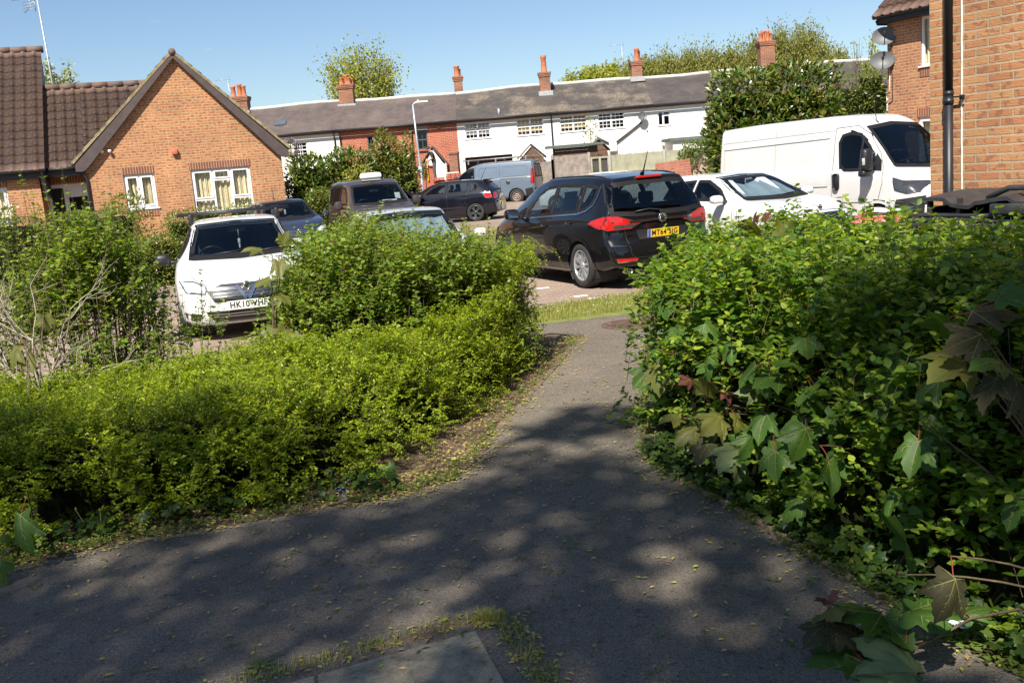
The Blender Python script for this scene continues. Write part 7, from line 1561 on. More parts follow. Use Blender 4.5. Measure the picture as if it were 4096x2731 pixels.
def board_fence(name, label, x0, x1, Y, ztop, zbot, mat, bw=.12, seed=1, post=1.83, postm='concrete', dy=0.0, cat='fence'):
    t = empty(name, (x0, Y, 0), math.atan2(dy, x1 - x0), label, cat); L_ = math.hypot(x1 - x0, dy); rn = random.Random(seed); b = MB(); n = int(L_ / (bw - .012))
    for i in range(n):
        x = (i + .5) * (bw - .012); h = ztop + rn.uniform(-.02, .02); b.box((x, (i % 2) * .012, (h + zbot) / 2), (bw, .014, h - zbot), rz=rn.uniform(-.02, .02))
    b.build('boards', M[mat], t); b = MB(); k = int(L_ / post) + 1
    for i in range(k + 1):
        b = MB(); b.box((min(L_, i * post), -.05, (ztop + .08 + zbot) / 2), (.12, .12, ztop + .08 - zbot), bev=.01); b.build('post', M[postm], t)
    b = MB(); b.box((L_ / 2, .04, ztop - .25), (L_, .05, .08)); b.box((L_ / 2, .04, zbot + .3), (L_, .05, .08)); b.build('rail', M['wood_grey'], t)
    return t
FY = 48.0
fx = lambda px, py: atY(px, py, FY).x
zt = lambda px, py: atY(px, py, FY).z
board_fence('board_fence', 'brown-grey board fence panel directly behind the grey-blue van', fx(1235, 367), fx(1268, 364), FY, zt(1250, 372), .3, 'wood_grey', seed=2, postm='wood_grey')
board_fence('board_fence', 'weathered purple-grey board fence below the shed roof', fx(1268, 364), fx(1352, 357), FY, zt(1300, 358), .3, 'wood_grey', seed=3, postm='wood_grey', post=3.0)
board_fence('board_fence', 'pale green-tinged board fence behind the black people carrier roof', fx(1399, 355), fx(1665, 335), FY, zt(1460, 352), .3, 'wood_green', seed=4, post=2.6)
# timber gate frame between the fences
gx0, gx1 = fx(1357, 360), fx(1397, 356); t = empty('garden_gate', (gx0, FY, 0), 0, 'dark slatted gate in a pale frame between the grey and green fences', 'gate')
b = MB(); w_ = gx1 - gx0; ztp = zt(1377, 360)
for x in (0, w_ / 2, w_): b.box((x, 0, (ztp + .3) / 2), (.11, .1, ztp - .3), bev=.01)
b.box((w_ / 2, 0, ztp - .04), (w_ - .12, .08, .08)); b.box((w_ / 2, 0, ztp - .9), (w_ - .12, .08, .08)); b.build('frame', M['wood_green'], t)
b = MB()
for i in range(int(w_ / .13)): b.box((.07 + i * .13, .05, (ztp + .2) / 2), (.115, .015, ztp - .35))
b.build('boards', plain('dark_boards', (.06, .065, .06), .85, .2, 8), t)
f = Frame((0, 50), 0); u0, zr = f.hit(1258, 338); u1, zr2 = f.hit(1384, 341); t = empty('garden_shed', (u0, 50, 0), 0, 'timber shed with a flat felt roof behind the weathered fence', 'shed')
b = MB(); w_ = u1 - u0
for i in range(8): b.box((w_ / 2, .0, zr - .18 - i * .15), (w_ - .5, .03, .145), mat=Matrix.Rotation(.08, 4, 'X'))
b.box((w_ / 2, .9, 1.3), (w_ - .55, 1.7, 1.9)); b.build('wall', M['wood_brown'], t); b = MB(); b.box((w_ / 2, .8, zr - .02), (w_ + .1, 2.2, .11)); b.build('roof', M['felt_green'], t)

# brick garden wall being built, pier, trellis and the man with his level
WY = 51.0; zg = gz(0, WY); f = Frame((0, WY), 0)
def bx(px, py): return f.hit(px, py)
a, ztop = bx(964, 382); c, _ = bx(995, 382)
t = empty('brick_wall', (a, WY, 0), 0, 'new orange-red brick garden wall behind the hedge by the lamp post', 'wall')
b = MB(); b.box(((c - a) / 2, .12, (ztop + zg) / 2), (c - a, .24, ztop - zg)); b.box(((c - a) / 2 + .1, .12, ztop + .10), (c - a - .7, .24, .2)); b.build('wall', M['red_brick_new'], t)
a2, z2 = bx(996, 416); c2, _ = bx(1050, 410)
t = empty('low_wall', (a2, WY, 0), 0, 'low unfinished brick wall under the man in dark clothes', 'wall'); b = MB(); b.box(((c2 - a2) / 2, .2, (z2 + zg) / 2), (c2 - a2, .6, z2 - zg)); b.build('wall', M['red_brick_new'], t)
a, zp = bx(1024, 354); c, _ = bx(1044, 354); _, zq = bx(1030, 405); t = empty('brick_pier', (a, 52.0, 0), 0, 'tall old mossy brick pier to the right of the man', 'pier'); b = MB(); b.box(((c - a) / 2 + .1, .8, (zp + zg) / 2), (c - a, 2.2, zp - zg)); b.box(((c - a) / 2 + .1, .8, zp + .04), (c - a + .08, 2.3, .1)); b.build('stack', M['chimney_brick'], t)
for i, (px, py, n_, lab) in enumerate(((1013, 398, 2, 'short brick stack beside the feet of the man'), (1040, 404, 4, 'taller block of stacked new bricks with a white board on top'))):
    u, z = bx(px, py); t = empty('brick_stack', (u, WY - .1, z2), 0, lab, 'bricks', 'brick stacks on the unfinished wall'); b = MB()
    for k in range(n_):
        for j in range(3 if i else 2): b.box((j * .235 - .2, 0, .0385 + k * .077), (.215, .42, .067), bev=.005)
    b.build('bricks', M['red_brick_new'], t)
    if i: b = MB(); b.box((-.05, 0, n_ * .077 + .03), (.75, .35, .05), bev=.008); tag(b.build('board', M['paper'], None, (u, WY - .1, z2)), 'white board lying on the taller brick stack', 'board')
f2 = Frame((0, 52.4), 0); u, zt2 = f2.hit(995, 378); u1, _ = f2.hit(1026, 378); zb2 = f2.hit(1010, 406)[1]; t = MB(); w_ = u1 - u; n = 7
for i in range(n): t.box((w_ / 2, .0, (i + .5) * (zt2 - zb2) / n), (w_, .02, (zt2 - zb2) / n * .58))
for i in range(6): t.box((w_ * (i + .5) / 6, .03, (zt2 - zb2) / 2), (.035, .03, zt2 - zb2 + .06))
tag(t.build('trellis', M['white_paint'], None, (u, 52.4, zb2)), 'low white slatted trellis behind the legs of the man', 'trellis')

def person():
    p0 = atY(1001, 414, 50.9); top = atY(993, 337, 50.9); h = (top.z - p0.z); k = h / 1.70
    J = {'pel': (0, 0, .92), 'sp': (-.02, 0, 1.12), 'ch': (-.06, 0, 1.34), 'nk': (-.13, 0, 1.47), 'hd0': (-.19, 0, 1.55), 'hd1': (-.22, 0, 1.66),
         'lh': (0, .09, .88), 'lk': (-.02, .10, .50), 'la': (.02, .10, .09), 'lt': (-.14, .11, .04), 'rh': (0, -.09, .88), 'rk': (-.04, -.11, .50), 'ra': (.01, -.12, .09), 'rt': (-.16, -.13, .04),
         'ls': (-.07, .19, 1.39), 'le': (-.06, .25, 1.12), 'lw': (-.30, .18, 1.05), 'lp': (-.37, .13, 1.06), 'rs': (-.07, -.19, 1.39), 're': (-.08, -.25, 1.12), 'rw': (-.32, -.16, 1.02), 'rp': (-.39, -.09, 1.03)}
    Rr = {'pel': .155, 'sp': .15, 'ch': .165, 'nk': .062, 'hd0': .085, 'hd1': .088, 'lh': .095, 'lk': .068, 'la': .052, 'lt': .045, 'rh': .095, 'rk': .068, 'ra': .052, 'rt': .045, 'ls': .072, 'le': .048, 'lw': .034, 'lp': .036, 'rs': .072, 're': .048, 'rw': .034, 'rp': .036}
    E_ = [('pel', 'sp'), ('sp', 'ch'), ('ch', 'nk'), ('nk', 'hd0'), ('hd0', 'hd1'), ('pel', 'lh'), ('lh', 'lk'), ('lk', 'la'), ('la', 'lt'), ('pel', 'rh'), ('rh', 'rk'), ('rk', 'ra'), ('ra', 'rt'), ('ch', 'ls'), ('ls', 'le'), ('le', 'lw'), ('lw', 'lp'), ('ch', 'rs'), ('rs', 're'), ('re', 'rw'), ('rw', 'rp')]
    for s_, hp_ in (('l', 'lp'), ('r', 'rp')):      # fingers curl round the level, thumb on the near side
        x, y, z = J[hp_]; sg = -1 if s_ == 'l' else 1
        for i in range(4):
            zz = z + .03 - .022 * i; a = s_ + 'f%d' % i; J[a + 'a'] = (x - .035, y + sg * .015, zz); J[a + 'b'] = (x - .06 + .004 * i, y + sg * .045, zz - .002); Rr[a + 'a'] = .011; Rr[a + 'b'] = .009 - .0006 * i; E_ += [(hp_, a + 'a'), (a + 'a', a + 'b')]
        J[s_ + 'th'] = (x - .01, y + sg * .04, z + .05); Rr[s_ + 'th'] = .012; E_.append((hp_, s_ + 'th'))
    ks = list(J); me = bpy.data.meshes.new('person'); me.from_pydata([Vector(J[q]) * k for q in ks], [(ks.index(a), ks.index(b_)) for a, b_ in E_], []); o = bpy.data.objects.new('tmp', me); col.objects.link(o)
    m = o.modifiers.new('s', 'SKIN'); m.use_smooth_shade = True
    for i, q in enumerate(ks): sv = me.skin_vertices[0].data[i]; sv.radius = (Rr[q] * k, Rr[q] * k); sv.use_root = (q == 'pel')
    ss = o.modifiers.new('u', 'SUBSURF'); ss.levels = 2
    ev = bpy.data.meshes.new_from_object(o.evaluated_get(bpy.context.evaluated_depsgraph_get())); bpy.data.objects.remove(o)
    for x in ('skin', 'polo', 'trouser', 'boot'): ev.materials.append({'skin': plain('skin', (.50, .25, .17), .6, .08), 'polo': plain('navy_polo', (.022, .024, .032), .85, .2), 'trouser': plain('grey_trousers', (.10, .092, .10), .9, .2), 'boot': plain('tan_boots', (.20, .15, .10), .8, .2)}[x])
    for p in ev.polygons:
        c = p.center / k; arm = abs(c.y) > .165 or c.x < -.25
        mi = 1
        if c.z > 1.475 or (c.z < 1.20 and c.z > .96 and arm and (abs(c.y) > .20 or c.x < -.17)): mi = 0
        elif c.z < .125: mi = 3
        elif c.z < .94: mi = 2
        p.material_index = mi; p.use_smooth = True
    r = empty('person', (p0.x, 50.9, z2), 0, 'man in a dark polo shirt and cap bending over his level on the brick wall', 'person'); link('body', ev, r)
    b = MB(); c = Vector(J['hd1']) * k; Mt = Matrix.Rotation(-.45, 3, 'Y'); b.lathe([(.102, -.01), (.104, .03), (.092, .075), (.06, .105), (0, .115)], c, 14, 0, Mt); b.tube([c + Vector((-.08, -.03, -.02)), c + Vector((-.16, 0, -.06)), c + Vector((-.08, .03, -.02))], .012, 5); b.build('cap', plain('teal_cap', (.03, .06, .075), .8, .15), r)
    b = MB(); h_ = Vector(J['hd0']) * k; b.tube([h_ + Vector((-.075, 0, .05)), h_ + Vector((-.115, 0, .005)), h_ + Vector((-.085, 0, -.015))], [.010, .017, .012], 6)   # nose
    for sg in (1, -1): b.lathe([(.0, .012), (.02, .008), (.026, 0)], h_ + Vector((.01, sg * .084, .02)), 8, 0, Matrix.Rotation(-sg * math.pi / 2, 3, 'X'))
    b.build('face', bpy.data.materials['skin'], r)
    b = MB()
    for sg in (1, -1): b.box(h_ + Vector((-.084, sg * .033, .045)), (.012, .022, .011), bev=.004)
    b.box(h_ + Vector((-.088, 0, -.035)), (.01, .045, .008), bev=.003); b.build('eyes_and_mouth', M['ink'], r)
    b = MB(); b.tube([(-.10 * k, -.055 * k, 1.50 * k), (-.17 * k, 0, 1.475 * k), (-.10 * k, .055 * k, 1.50 * k), (-.06 * k, 0, 1.53 * k), (-.10 * k, -.055 * k, 1.50 * k)], .022, 6); b.build('collar', M['paper'], r)
    q = atY(985, 415, 50.85); qa = atY(982, 365, 50.85); u = (Vector(qa) - Vector(q)).normalized(); Lq = (Vector(qa) - Vector(q)).length
    hx = p0.x - .40 * k
    b = MB(); b.box((0, 0, Lq / 2), (.065, .028, Lq), bev=.006); b.box((0, -.016, Lq * .5), (.03, .006, .09), 1); b.box((0, -.016, Lq * .85), (.03, .006, .06), 1)
    o = tag(b.build('spirit_level', [plain('yellow_level', (.80, .48, .02), .4, .05), M['ink']], None, (hx + .02, 50.78, q.z)), 'long yellow spirit level held upright by the man', 'spirit level')
    o.location.y = 50.9 + .01
person()

# orange skip loaded with pallets
SK = atY(1570, 425, 36.0); t = empty('skip', (SK.x, 36.0, gz(0, 36)), R(-6), 'orange steel skip behind the parked cars by the green fence', 'skip'); z1 = atY(1575, 414, 36.0).z
b = MB(); hw = 1.0; b.prism([(-hw - .3, z1), (-hw, 0), (hw, 0), (hw + .3, z1)], (0, -.6, 0), (1, 0, 0), (0, 0, 1), (0, 1, 0), 1.4); b.box((0, .1, z1), (2 * hw + .7, 1.5, .09), bev=.02)
for x in (-.9, 0, .9): b.box((x, -.62, z1 * .5), (.08, .06, z1 * .95))
b.build('body', M['orange_steel'], t); b = MB(); b.box((0, -.61, z1 * .75), (.5, .02, .2)); b.build('plate', M['card'], t)
b = MB(); pz = z1 + .05
for i in range(7): b.box((0, 0, .06 + i * .095), (1.25, .03, .082))
for x in (-.55, 0, .55): b.box((x, .05, .35), (.08, .08, .68))
o = tag(b.build('pallet', M['pallet'], None, (SK.x - .35, 35.75, pz)), 'reddish slatted pallet leaning in the orange skip', 'pallet'); o.rotation_euler = (R(-12), R(-4), 0)
b = MB(); rn = random.Random(6)
for i in range(26): c = Vector((rn.uniform(.0, .9), rn.uniform(-.3, .5), rn.uniform(.0, .5))); b.box(c, (rn.uniform(.2, .7), .06, .03), mat=Matrix.Rotation(rn.uniform(0, 3), 4, 'Z') @ Matrix.Rotation(rn.uniform(-.9, .9), 4, 'Y'))
tag(b.build('scrap_wood', M['wood_brown'], None, (SK.x + .25, 36.0, pz)), 'heap of scrap wood in the right end of the orange skip', 'scrap', kind='stuff')
b = MB(); b.tube([(.95, 0, 0), (1.0, 0, .45), (.92, 0, .7)], .03, 6); b.box((1.02, .0, .3), (.06, .05, .55)); tag(b.build('red_post', plain('red_painted_steel', (.55, .05, .03), .5, .15), None, (SK.x, 35.7, pz)), 'red metal post standing up at the right end of the skip', 'post')

# bins by the near house
BF = Frame((3.40, 8.28), R(-62)); t = empty('wheeled_bin', BF.o, R(-62), 'large black four-wheeled refuse container behind the thicket at the right edge', 'bin')
b = MB(); w_, d_ = 1.36, .95
b.prism([(.10, .20), (w_ - .10, .20), (w_ - .03, 1.10), (.03, 1.10)], (0, .06, 0), (1, 0, 0), (0, 0, 1), (0, 1, 0), d_ - .1)
for x in (.25, .55, .85, 1.12): b.box((x, .045, .65), (.025, .03, .85))
b.box((w_ / 2, d_ / 2, 1.125), (w_ + .03, d_ + .03, .045), bev=.012); b.build('body', M['bin_black'], t)
b = MB(); b.box((w_ / 2, d_ / 2, 1.170), (w_ + .01, d_ + .01, .035), bev=.01); b.box((w_ / 2, d_ / 2, 1.205), (w_ - .04, d_ - .04, .03), bev=.01)
for x in (.12, .40, .72, 1.02, 1.28): b.box((x, .07, 1.27), (.035, .05, .14), taper=(.8, .8)); b.box((x, d_ / 2, 1.24), (.03, d_ - .12, .06))
n = 24; vs = []; fs = []
for i in range(n + 1):
    x = .02 + (w_ - .04) * i / n; z = 1.335 + .018 * math.sin(i * .52) - (.03 if .30 < x < .55 else 0) - (.03 if .86 < x < 1.1 else 0)
    vs += [(x, .02, z), (x, d_ * .5, z + .035), (x, d_ - .02, z + .01)]
for i in range(n): fs += [(3 * i, 3 * i + 3, 3 * i + 4, 3 * i + 1), (3 * i + 1, 3 * i + 4, 3 * i + 5, 3 * i + 2)]
b.add(vs, fs); b.add([(v[0], v[1], v[2] - .03) for v in vs], [f[::-1] for f in fs]); b.quad(vs[0], vs[1], (vs[1][0], vs[1][1], vs[1][2] - .03), (vs[0][0], vs[0][1], vs[0][2] - .03))
for i in range(n): a, c = vs[3 * i], vs[3 * i + 3]; b.quad((a[0], a[1], a[2] - .03), (c[0], c[1], c[2] - .03), c, a)
b.box((w_ / 2 + .2, -.01, 1.26), (.30, .05, .085), bev=.015); b.box((.05, .03, 1.31), (.16, .07, .03), bev=.006); b.build('lid', M['bin_black'], t)
b = MB(); b.tube([(.62, .1, 1.335), (.78, .14, 1.41), (1.25, .14, 1.41), (1.34, .1, 1.335)], .022, 8); b.build('handle', M['bin_black'], t)
b = MB(); b.box((.45, .05, .72), (.2, .008, .2)); b.build('notice', M['paper'], t)
for i, (x, y) in enumerate(((.2, .2), (1.16, .2), (.2, .75), (1.16, .75))): b = MB(); b.lathe([(0, -.03), (.1, -.03), (.1, .03), (0, .03)], (x, y, .1), 14, 0, Matrix.Rotation(math.pi / 2, 3, 'X')); b.build('caster', M['rubber'], t)
gp_ = atY(2030, 512, 12.4); t = empty('wheelie_bin', (gp_.x, 12.4, 0), R(-20), 'green wheelie bin with a faded red lid by the white van', 'bin'); zt_ = 1.0 if gp_.z > 1.1 else gp_.z
b = MB(); b.box((0, 0, zt_ / 2 + .05), (.72, .72, zt_ - .12), taper=(1.12, 1.12), bev=.02); b.box((0, 0, zt_ - .01), (.86, .86, .06), bev=.015); b.build('body', M['bin_green'], t)
b = MB(); b.box((0, 0, zt_ + .055), (.78, .80, .06), bev=.025, taper=(.94, .94)); b.box((0, .05, zt_ + .095), (.62, .6, .03), bev=.012); b.build('lid', M['lid_red'], t)
for x in (-.3, .3): b = MB(); b.lathe([(0, -.03), (.1, -.03), (.1, .03), (0, .03)], (x, .36, .1), 14, 0, Matrix.Rotation(math.pi / 2, 3, 'Y')); b.build('wheel', M['rubber'], t)
for i, (mt, dx_, rz_, lab) in enumerate((('card', .12, .2, 'buff cardboard sheet lying on the red bin lid'), ('paper', .05, -.25, 'white card sheet lying topmost on the red bin lid'))):
    b = MB(); vs = []; 
    for j in range(7):
        for k in range(5): vs.append((-.28 + .56 * j / 6, -.22 + .44 * k / 4, .012 * math.sin(j * 1.1 + i) + .008 * math.cos(k * 1.7)))
    fs = [(j * 5 + k, (j + 1) * 5 + k, (j + 1) * 5 + k + 1, j * 5 + k + 1) for j in range(6) for k in range(4)]; b.add(vs, fs); b.add([(v[0], v[1], v[2] - .006) for v in vs], [f[::-1] for f in fs])
    o = tag(b.build('card_sheet', M[mt], None, (gp_.x + dx_, 12.4, zt_ + .125 + .028 * i), True), lab, 'card'); o.rotation_euler = (R(2), 0, R(-20) + rz_)
# crumpled scrap of plastic on the path edge
p = atZ(2225, 1432, .03); b = MB(); rn = random.Random(2); vs = []
for j in range(9):
    for k in range(5): vs.append((-.075 + .15 * j / 8, -.032 + .064 * k / 4 + .012 * math.sin(j), .022 + .014 * math.sin(j * 1.9 + k) + rn.uniform(-.004, .006)))
fs = [(j * 5 + k, (j + 1) * 5 + k, (j + 1) * 5 + k + 1, j * 5 + k + 1) for j in range(8) for k in range(4)]; b.add(vs, fs, 0, True)
tag(b.build('plastic_scrap', M['bag_white'], None, (p.x, p.y, .008)), 'crumpled pale plastic scrap beside the fallen branch', 'plastic bag')
# dandelions and small flowers
def dandelion(px, py, h, lab, open_=False, lean=(.03, 0)):
    p = atZ(px, py); t = empty('dandelion', (p.x, p.y, gz(0, p.y)), 0, lab, 'dandelion', 'dandelions'); b = MB(); tp = (lean[0], lean[1], h); b.tube([(0, 0, 0), (lean[0] * .3, lean[1] * .3, h * .5), tp], .0022, 5); b.build('stalk', M['twig_green'], t)
    b = MB(); 
    if open_: b.lathe([(0, .006), (.012, .006), (.016, .0), (.006, -.006)], tp, 10)
    else: b.lathe([(0, .02), (.004, .018), (.006, .008), (.005, 0), (0, -.004)], tp, 8)
    b.build('flower', plain('dandelion_yellow', (.75, .45, .01), .7, .1) if open_ else plain('closed_dandelion', (.30, .20, .05), .7, .2), t)
    n = 7; a = np.arange(n) * 6.28 / n; V, F = scatter(np.zeros((n, 3)) + [0, 0, .004], np.stack([np.cos(a), np.sin(a), np.full(n, .25)], 1), np.tile([0, 0, 1.0], (n, 1)), np.full(n, .075), oval_leaf(1, .28, .15, 3)); link('leaves', raw_mesh('leaves', V, F, LEAF['weed']), t)
dandelion(205, 1232, .16, 'closed dandelion on a leaning stalk at the left path edge', lean=(-.05, 0)); dandelion(236, 1225, .13, 'dandelion pair stalk beside the low hedge, right of the leaning one', lean=(.0, .01)); dandelion(598, 1530, .075, 'closed dandelion by the brick edging at the bottom', lean=(-.012, 0))
for i, (x, y) in enumerate(((1300, 704), (1312, 700), (1466, 684), (1350, 698))): dandelion(x, y, .10, ['yellow dandelion leftmost of three on the verge behind the shrub', 'yellow dandelion tall on the verge below the black car wheel', 'yellow dandelion on the verge next to the thicket', 'yellow dandelion in the middle of the verge'][i], True, (.01, 0))
def flower_dots(name, lab, cat, P, mat, r=.006):
    V, F = scatter(np.repeat(P, 5, 0), np.stack([np.cos(np.tile(np.arange(5) * 1.257, len(P))), np.sin(np.tile(np.arange(5) * 1.257, len(P))), np.full(5 * len(P), .2)], 1), np.tile([0, -.4, 1.0], (5 * len(P), 1)), np.full(5 * len(P), r), quad_leaf(1, .8)); o = link(name, raw_mesh(name, V, F, mat)); return tag(o, lab, cat, kind='stuff')
M['forget'] = plain('forget_me_not', (.22, .32, .72), .7, .1); M['daisy'] = plain('daisy_white', (.8, .8, .78), .7, .05)
c1 = np.array(atZ(785, 1135, .05)); c2 = np.array(atZ(1262, 775, .06)); P = np.concatenate([c1 + RNG.normal(0, .022, (22, 3)) * [1, 1, 1.2], c2 + RNG.normal(0, .09, (60, 3)) * [1, 1, .35]]); flower_dots('forget_me_nots', 'little blue forget-me-not flowers at the edge of the hedge', 'flowers', P, M['forget'])
P = np.concatenate([np.concatenate([rand_in(vp, 60), RNG.uniform(.04, .08, (60, 1))], 1)]); flower_dots('daisies', 'tiny white daisies in the verge grass', 'flowers', P, M['daisy'], .009)

# ---------------------------------------------------------------- hedges and trees farther off
def block_plant(name, label, cat, boxes, n, size, leaf, mat, seed=1, depth=.35, core=True, tips=None, lump_=.12, loc=None, group=None, sq=3.2):
    """shrub built of ellipsoidal masses: (cx, cy, cz, rx, ry, rz)"""
    rn = np.random.default_rng(seed); P = []; Nn = []; vol = np.array([b_[3] * b_[5] + b_[3] * b_[4] for b_ in boxes]); cnt = (n * vol / vol.sum()).astype(int); cores = []
    for (cx, cy, cz, rx, ry, rz), k in zip(boxes, cnt):
        d = unit(rn.normal(0, 1, (int(k * 1.8), 3))); d = d[(d[:, 1] < .45)][:k]; rr = 1 - rn.uniform(0, 1, len(d)) ** 1.6 * depth
        rr = rr * (1 + lump_ * lump(d * 2.2 + cx, 2.2, seed)) ; e = sq      # rounded box rather than a ball
        q = d / (np.abs(d) ** e).sum(1, keepdims=True) ** (1 / e)
        p = q * rr[:, None] * [rx, ry, rz] + [cx, cy, cz]; ok = p[:, 2] > gz(0, cy) + .02; P.append(p[ok]); Nn.append(unit(d / [rx, ry, rz])[ok])
        if core:
            b = MB(); b.lathe([(.01, -.72), (.5, -.70), (.74, -.5), (.80, 0), (.72, .5), (.5, .68), (.01, .72)], (0, 0, 0), 16); V = np.array(b.v) * [rx, ry, rz] * (1 + .12 * lump(np.array(b.v), 5, seed)[:, None]) + [cx, cy, cz]; cores.append((V, np.array(b.f)))
    P = np.concatenate(P); Nn = np.concatenate(Nn); n = len(P); X = unit(Nn + rn.normal(0, .6, (n, 3)) + [0, 0, .25]); up = unit(Nn * .6 + [0, -.1, .7] + rn.normal(0, .35, (n, 3)))
    cx, cy = boxes[0][0], boxes[0][1]; r = empty(name, (cx, cy, gz(0, cy)), 0, label, cat, group); off = np.array([cx, cy, gz(0, cy)])
    V, F = scatter(P, X, up, rn.uniform(.7, 1.2, n) * size, leaf); link('foliage', raw_mesh('foliage', V - off, F, mat), r)
    if tips: k = rn.choice(n, int(n * tips[0]), replace=False); V, F = scatter(P[k] * 1.0 + Nn[k] * size * .5, X[k] + [0, 0, .6], up[k], np.full(len(k), size * .8), leaf); link('tip_leaves', raw_mesh('tip_leaves', V - off, F, tips[1]), r)
    if core: V, F = merge(*cores); link('branchwork', raw_mesh('branchwork', V - off, F, M['bush_core']), r)  # dark inner hulls added for the shaded inside
    b = MB()
    for (bx_, by, bz, rx, ry, rz) in boxes: b.tube([(bx_ - cx, by - cy, 0), (bx_ - cx + .05, by - cy, max(.1, bz - off[2]))], [.03, .015], 6)
    b.build('stems', M['bark'], r); return r
def ebox(l, r_, t, bt, Y, ry=.8, up=False):
    a, c = atY(l, (t + bt) / 2, Y), atY(r_, (t + bt) / 2, Y); zt_, zb = atY((l + r_) / 2, t, Y).z, atY((l + r_) / 2, bt, Y).z; zb = max(zb, gz(0, Y)) if up else gz(0, Y) - .1; return ((a.x + c.x) / 2, Y + ry, (zt_ + zb) / 2, (c.x - a.x) / 2, ry, (zt_ - zb) / 2)
LL = oval_leaf(1, .42, .12, 2)
block_plant('laurel_hedge', 'tall glossy laurel hedge with pale new tips between the terrace and the big white van', 'hedge', [ebox(1648, 1800, 160, 300, 27.6, .9), ebox(1770, 1945, 142, 300, 27.6, .9), ebox(1650, 1945, 210, 380, 27.4, .9)], 12000, .20, LL, LEAF['laurel'], 3, tips=(.10, LEAF['laurel_tip']), sq=7.0, lump_=.06, depth=.28)
block_plant('privet_shrub', 'ragged green shrub between the laurel hedge and the house with dishes', 'shrub', [ebox(1915, 2060, 165, 300, 31.0, .9), ebox(1985, 2060, 130, 260, 31.5, .8)], 5200, .11, LL, LEAF['hedge'], 5, depth=.55)
block_plant('laurel_hedge', 'dense dark laurel hedge at the right of the bungalow gable', 'hedge', [ebox(645, 760, 358, 480, 35.5, 1.1), ebox(720, 860, 345, 480, 35.8, 1.1)], 6500, .19, LL, LEAF['laurel'], 7, tips=(.05, LEAF['laurel_tip']))
block_plant('photinia_shrub', 'tall green shrub with bronze tips beside the lamp post', 'shrub', [ebox(830, 945, 318, 470, 36.5, 1.2), ebox(852, 905, 302, 400, 36.5, .9), ebox(895, 955, 350, 470, 36.2, 1.0)], 6000, .15, LL, LEAF['hedge'], 8, depth=.5, tips=(.10, LEAF['syc_red']))
block_plant('photinia_sprays', 'loose upright sprays of the shrub in front of the lamp post base', 'shrub', [ebox(928, 950, 305, 420, 37.0, .3, True), ebox(966, 980, 376, 410, 46.5, .4, True)], 700, .15, LL, LEAF['hedge'], 18, depth=.9, core=False)
block_plant('golden_shrub', 'low rounded yellow-green shrub behind the taxi roof', 'shrub', [ebox(772, 858, 383, 450, 31.0, .7)], 2200, .09, LL, LEAF['yellow'], 9)
block_plant('low_hedge', 'low leafy hedge between dark blue hatchback and brown taxi', 'hedge', [ebox(690, 790, 440, 510, 30.0, .6)], 2600, .09, LL, LEAF['hedge'], 10)
block_plant('clipped_hedge', 'clipped box hedge in front of the bungalow entrance at the left', 'hedge', [ebox(-120, 90, 505, 640, 22.0, .8), ebox(60, 235, 490, 620, 23.0, .8), ebox(170, 290, 482, 560, 24.0, .7)], 17000, .055, LL, LEAF['clipped'], 11, depth=.18, lump_=.04)
block_plant('rose_bush', 'leggy rose bush against the gable wall under the small window', 'shrub', [ebox(236, 322, 448, 510, 27.6, .45, True), ebox(262, 350, 490, 545, 27.8, .4)], 1100, .12, LL, LEAF['hedge'], 12, depth=.8, core=False)
block_plant('flowering_hedge', 'hedge with small white flowers below the wide bungalow window', 'hedge', [ebox(412, 520, 478, 560, 28.3, .5), ebox(505, 600, 472, 560, 28.6, .5)], 4200, .075, LL, LEAF['hedge'], 13, tips=(.03, M['daisy']))
block_plant('round_shrub', 'bright green bushy shrub left of the white car-derived van', 'shrub', [ebox(362, 425, 492, 600, 21.5, .6), ebox(300, 400, 545, 640, 20.5, .6)], 4200, .075, LL, LEAF['hedge'], 14)
block_plant('white_rose', 'small rose with white blooms under the leftmost window', 'shrub', [ebox(-20, 22, 478, 520, 24.6, .3, True)], 260, .10, LL, LEAF['hedge'], 15, core=False, tips=(.25, M['daisy']))
block_plant('wisteria', 'purple flowering climber on the white cottage at the left end', 'climber', [ebox(650, 678, 322, 362, 54.6, .4, True)], 500, .14, LL, LEAF['hedge'], 16, core=False, tips=(.6, plain('lilac_flower', (.30, .16, .38), .7, .1)))
block_plant('fence_ivy', 'bright green creeper hanging over the green fence by the big white van', 'ivy', [ebox(1570, 1652, 324, 352, 47.7, .35, True), ebox(1628, 1656, 330, 430, 47.6, .3, True), ebox(1560, 1600, 340, 380, 47.7, .15, True)], 1500, .15, LL, LEAF['weed'], 17, depth=.8, core=False)
block_plant('climbing_shoot', 'thin leafy shoot rising over the shed roof against the white wall', 'climber', [ebox(1338, 1372, 268, 335, 52.5, .2, True)], 130, .17, LL, LEAF['hedge'], 19, depth=.95, core=False)

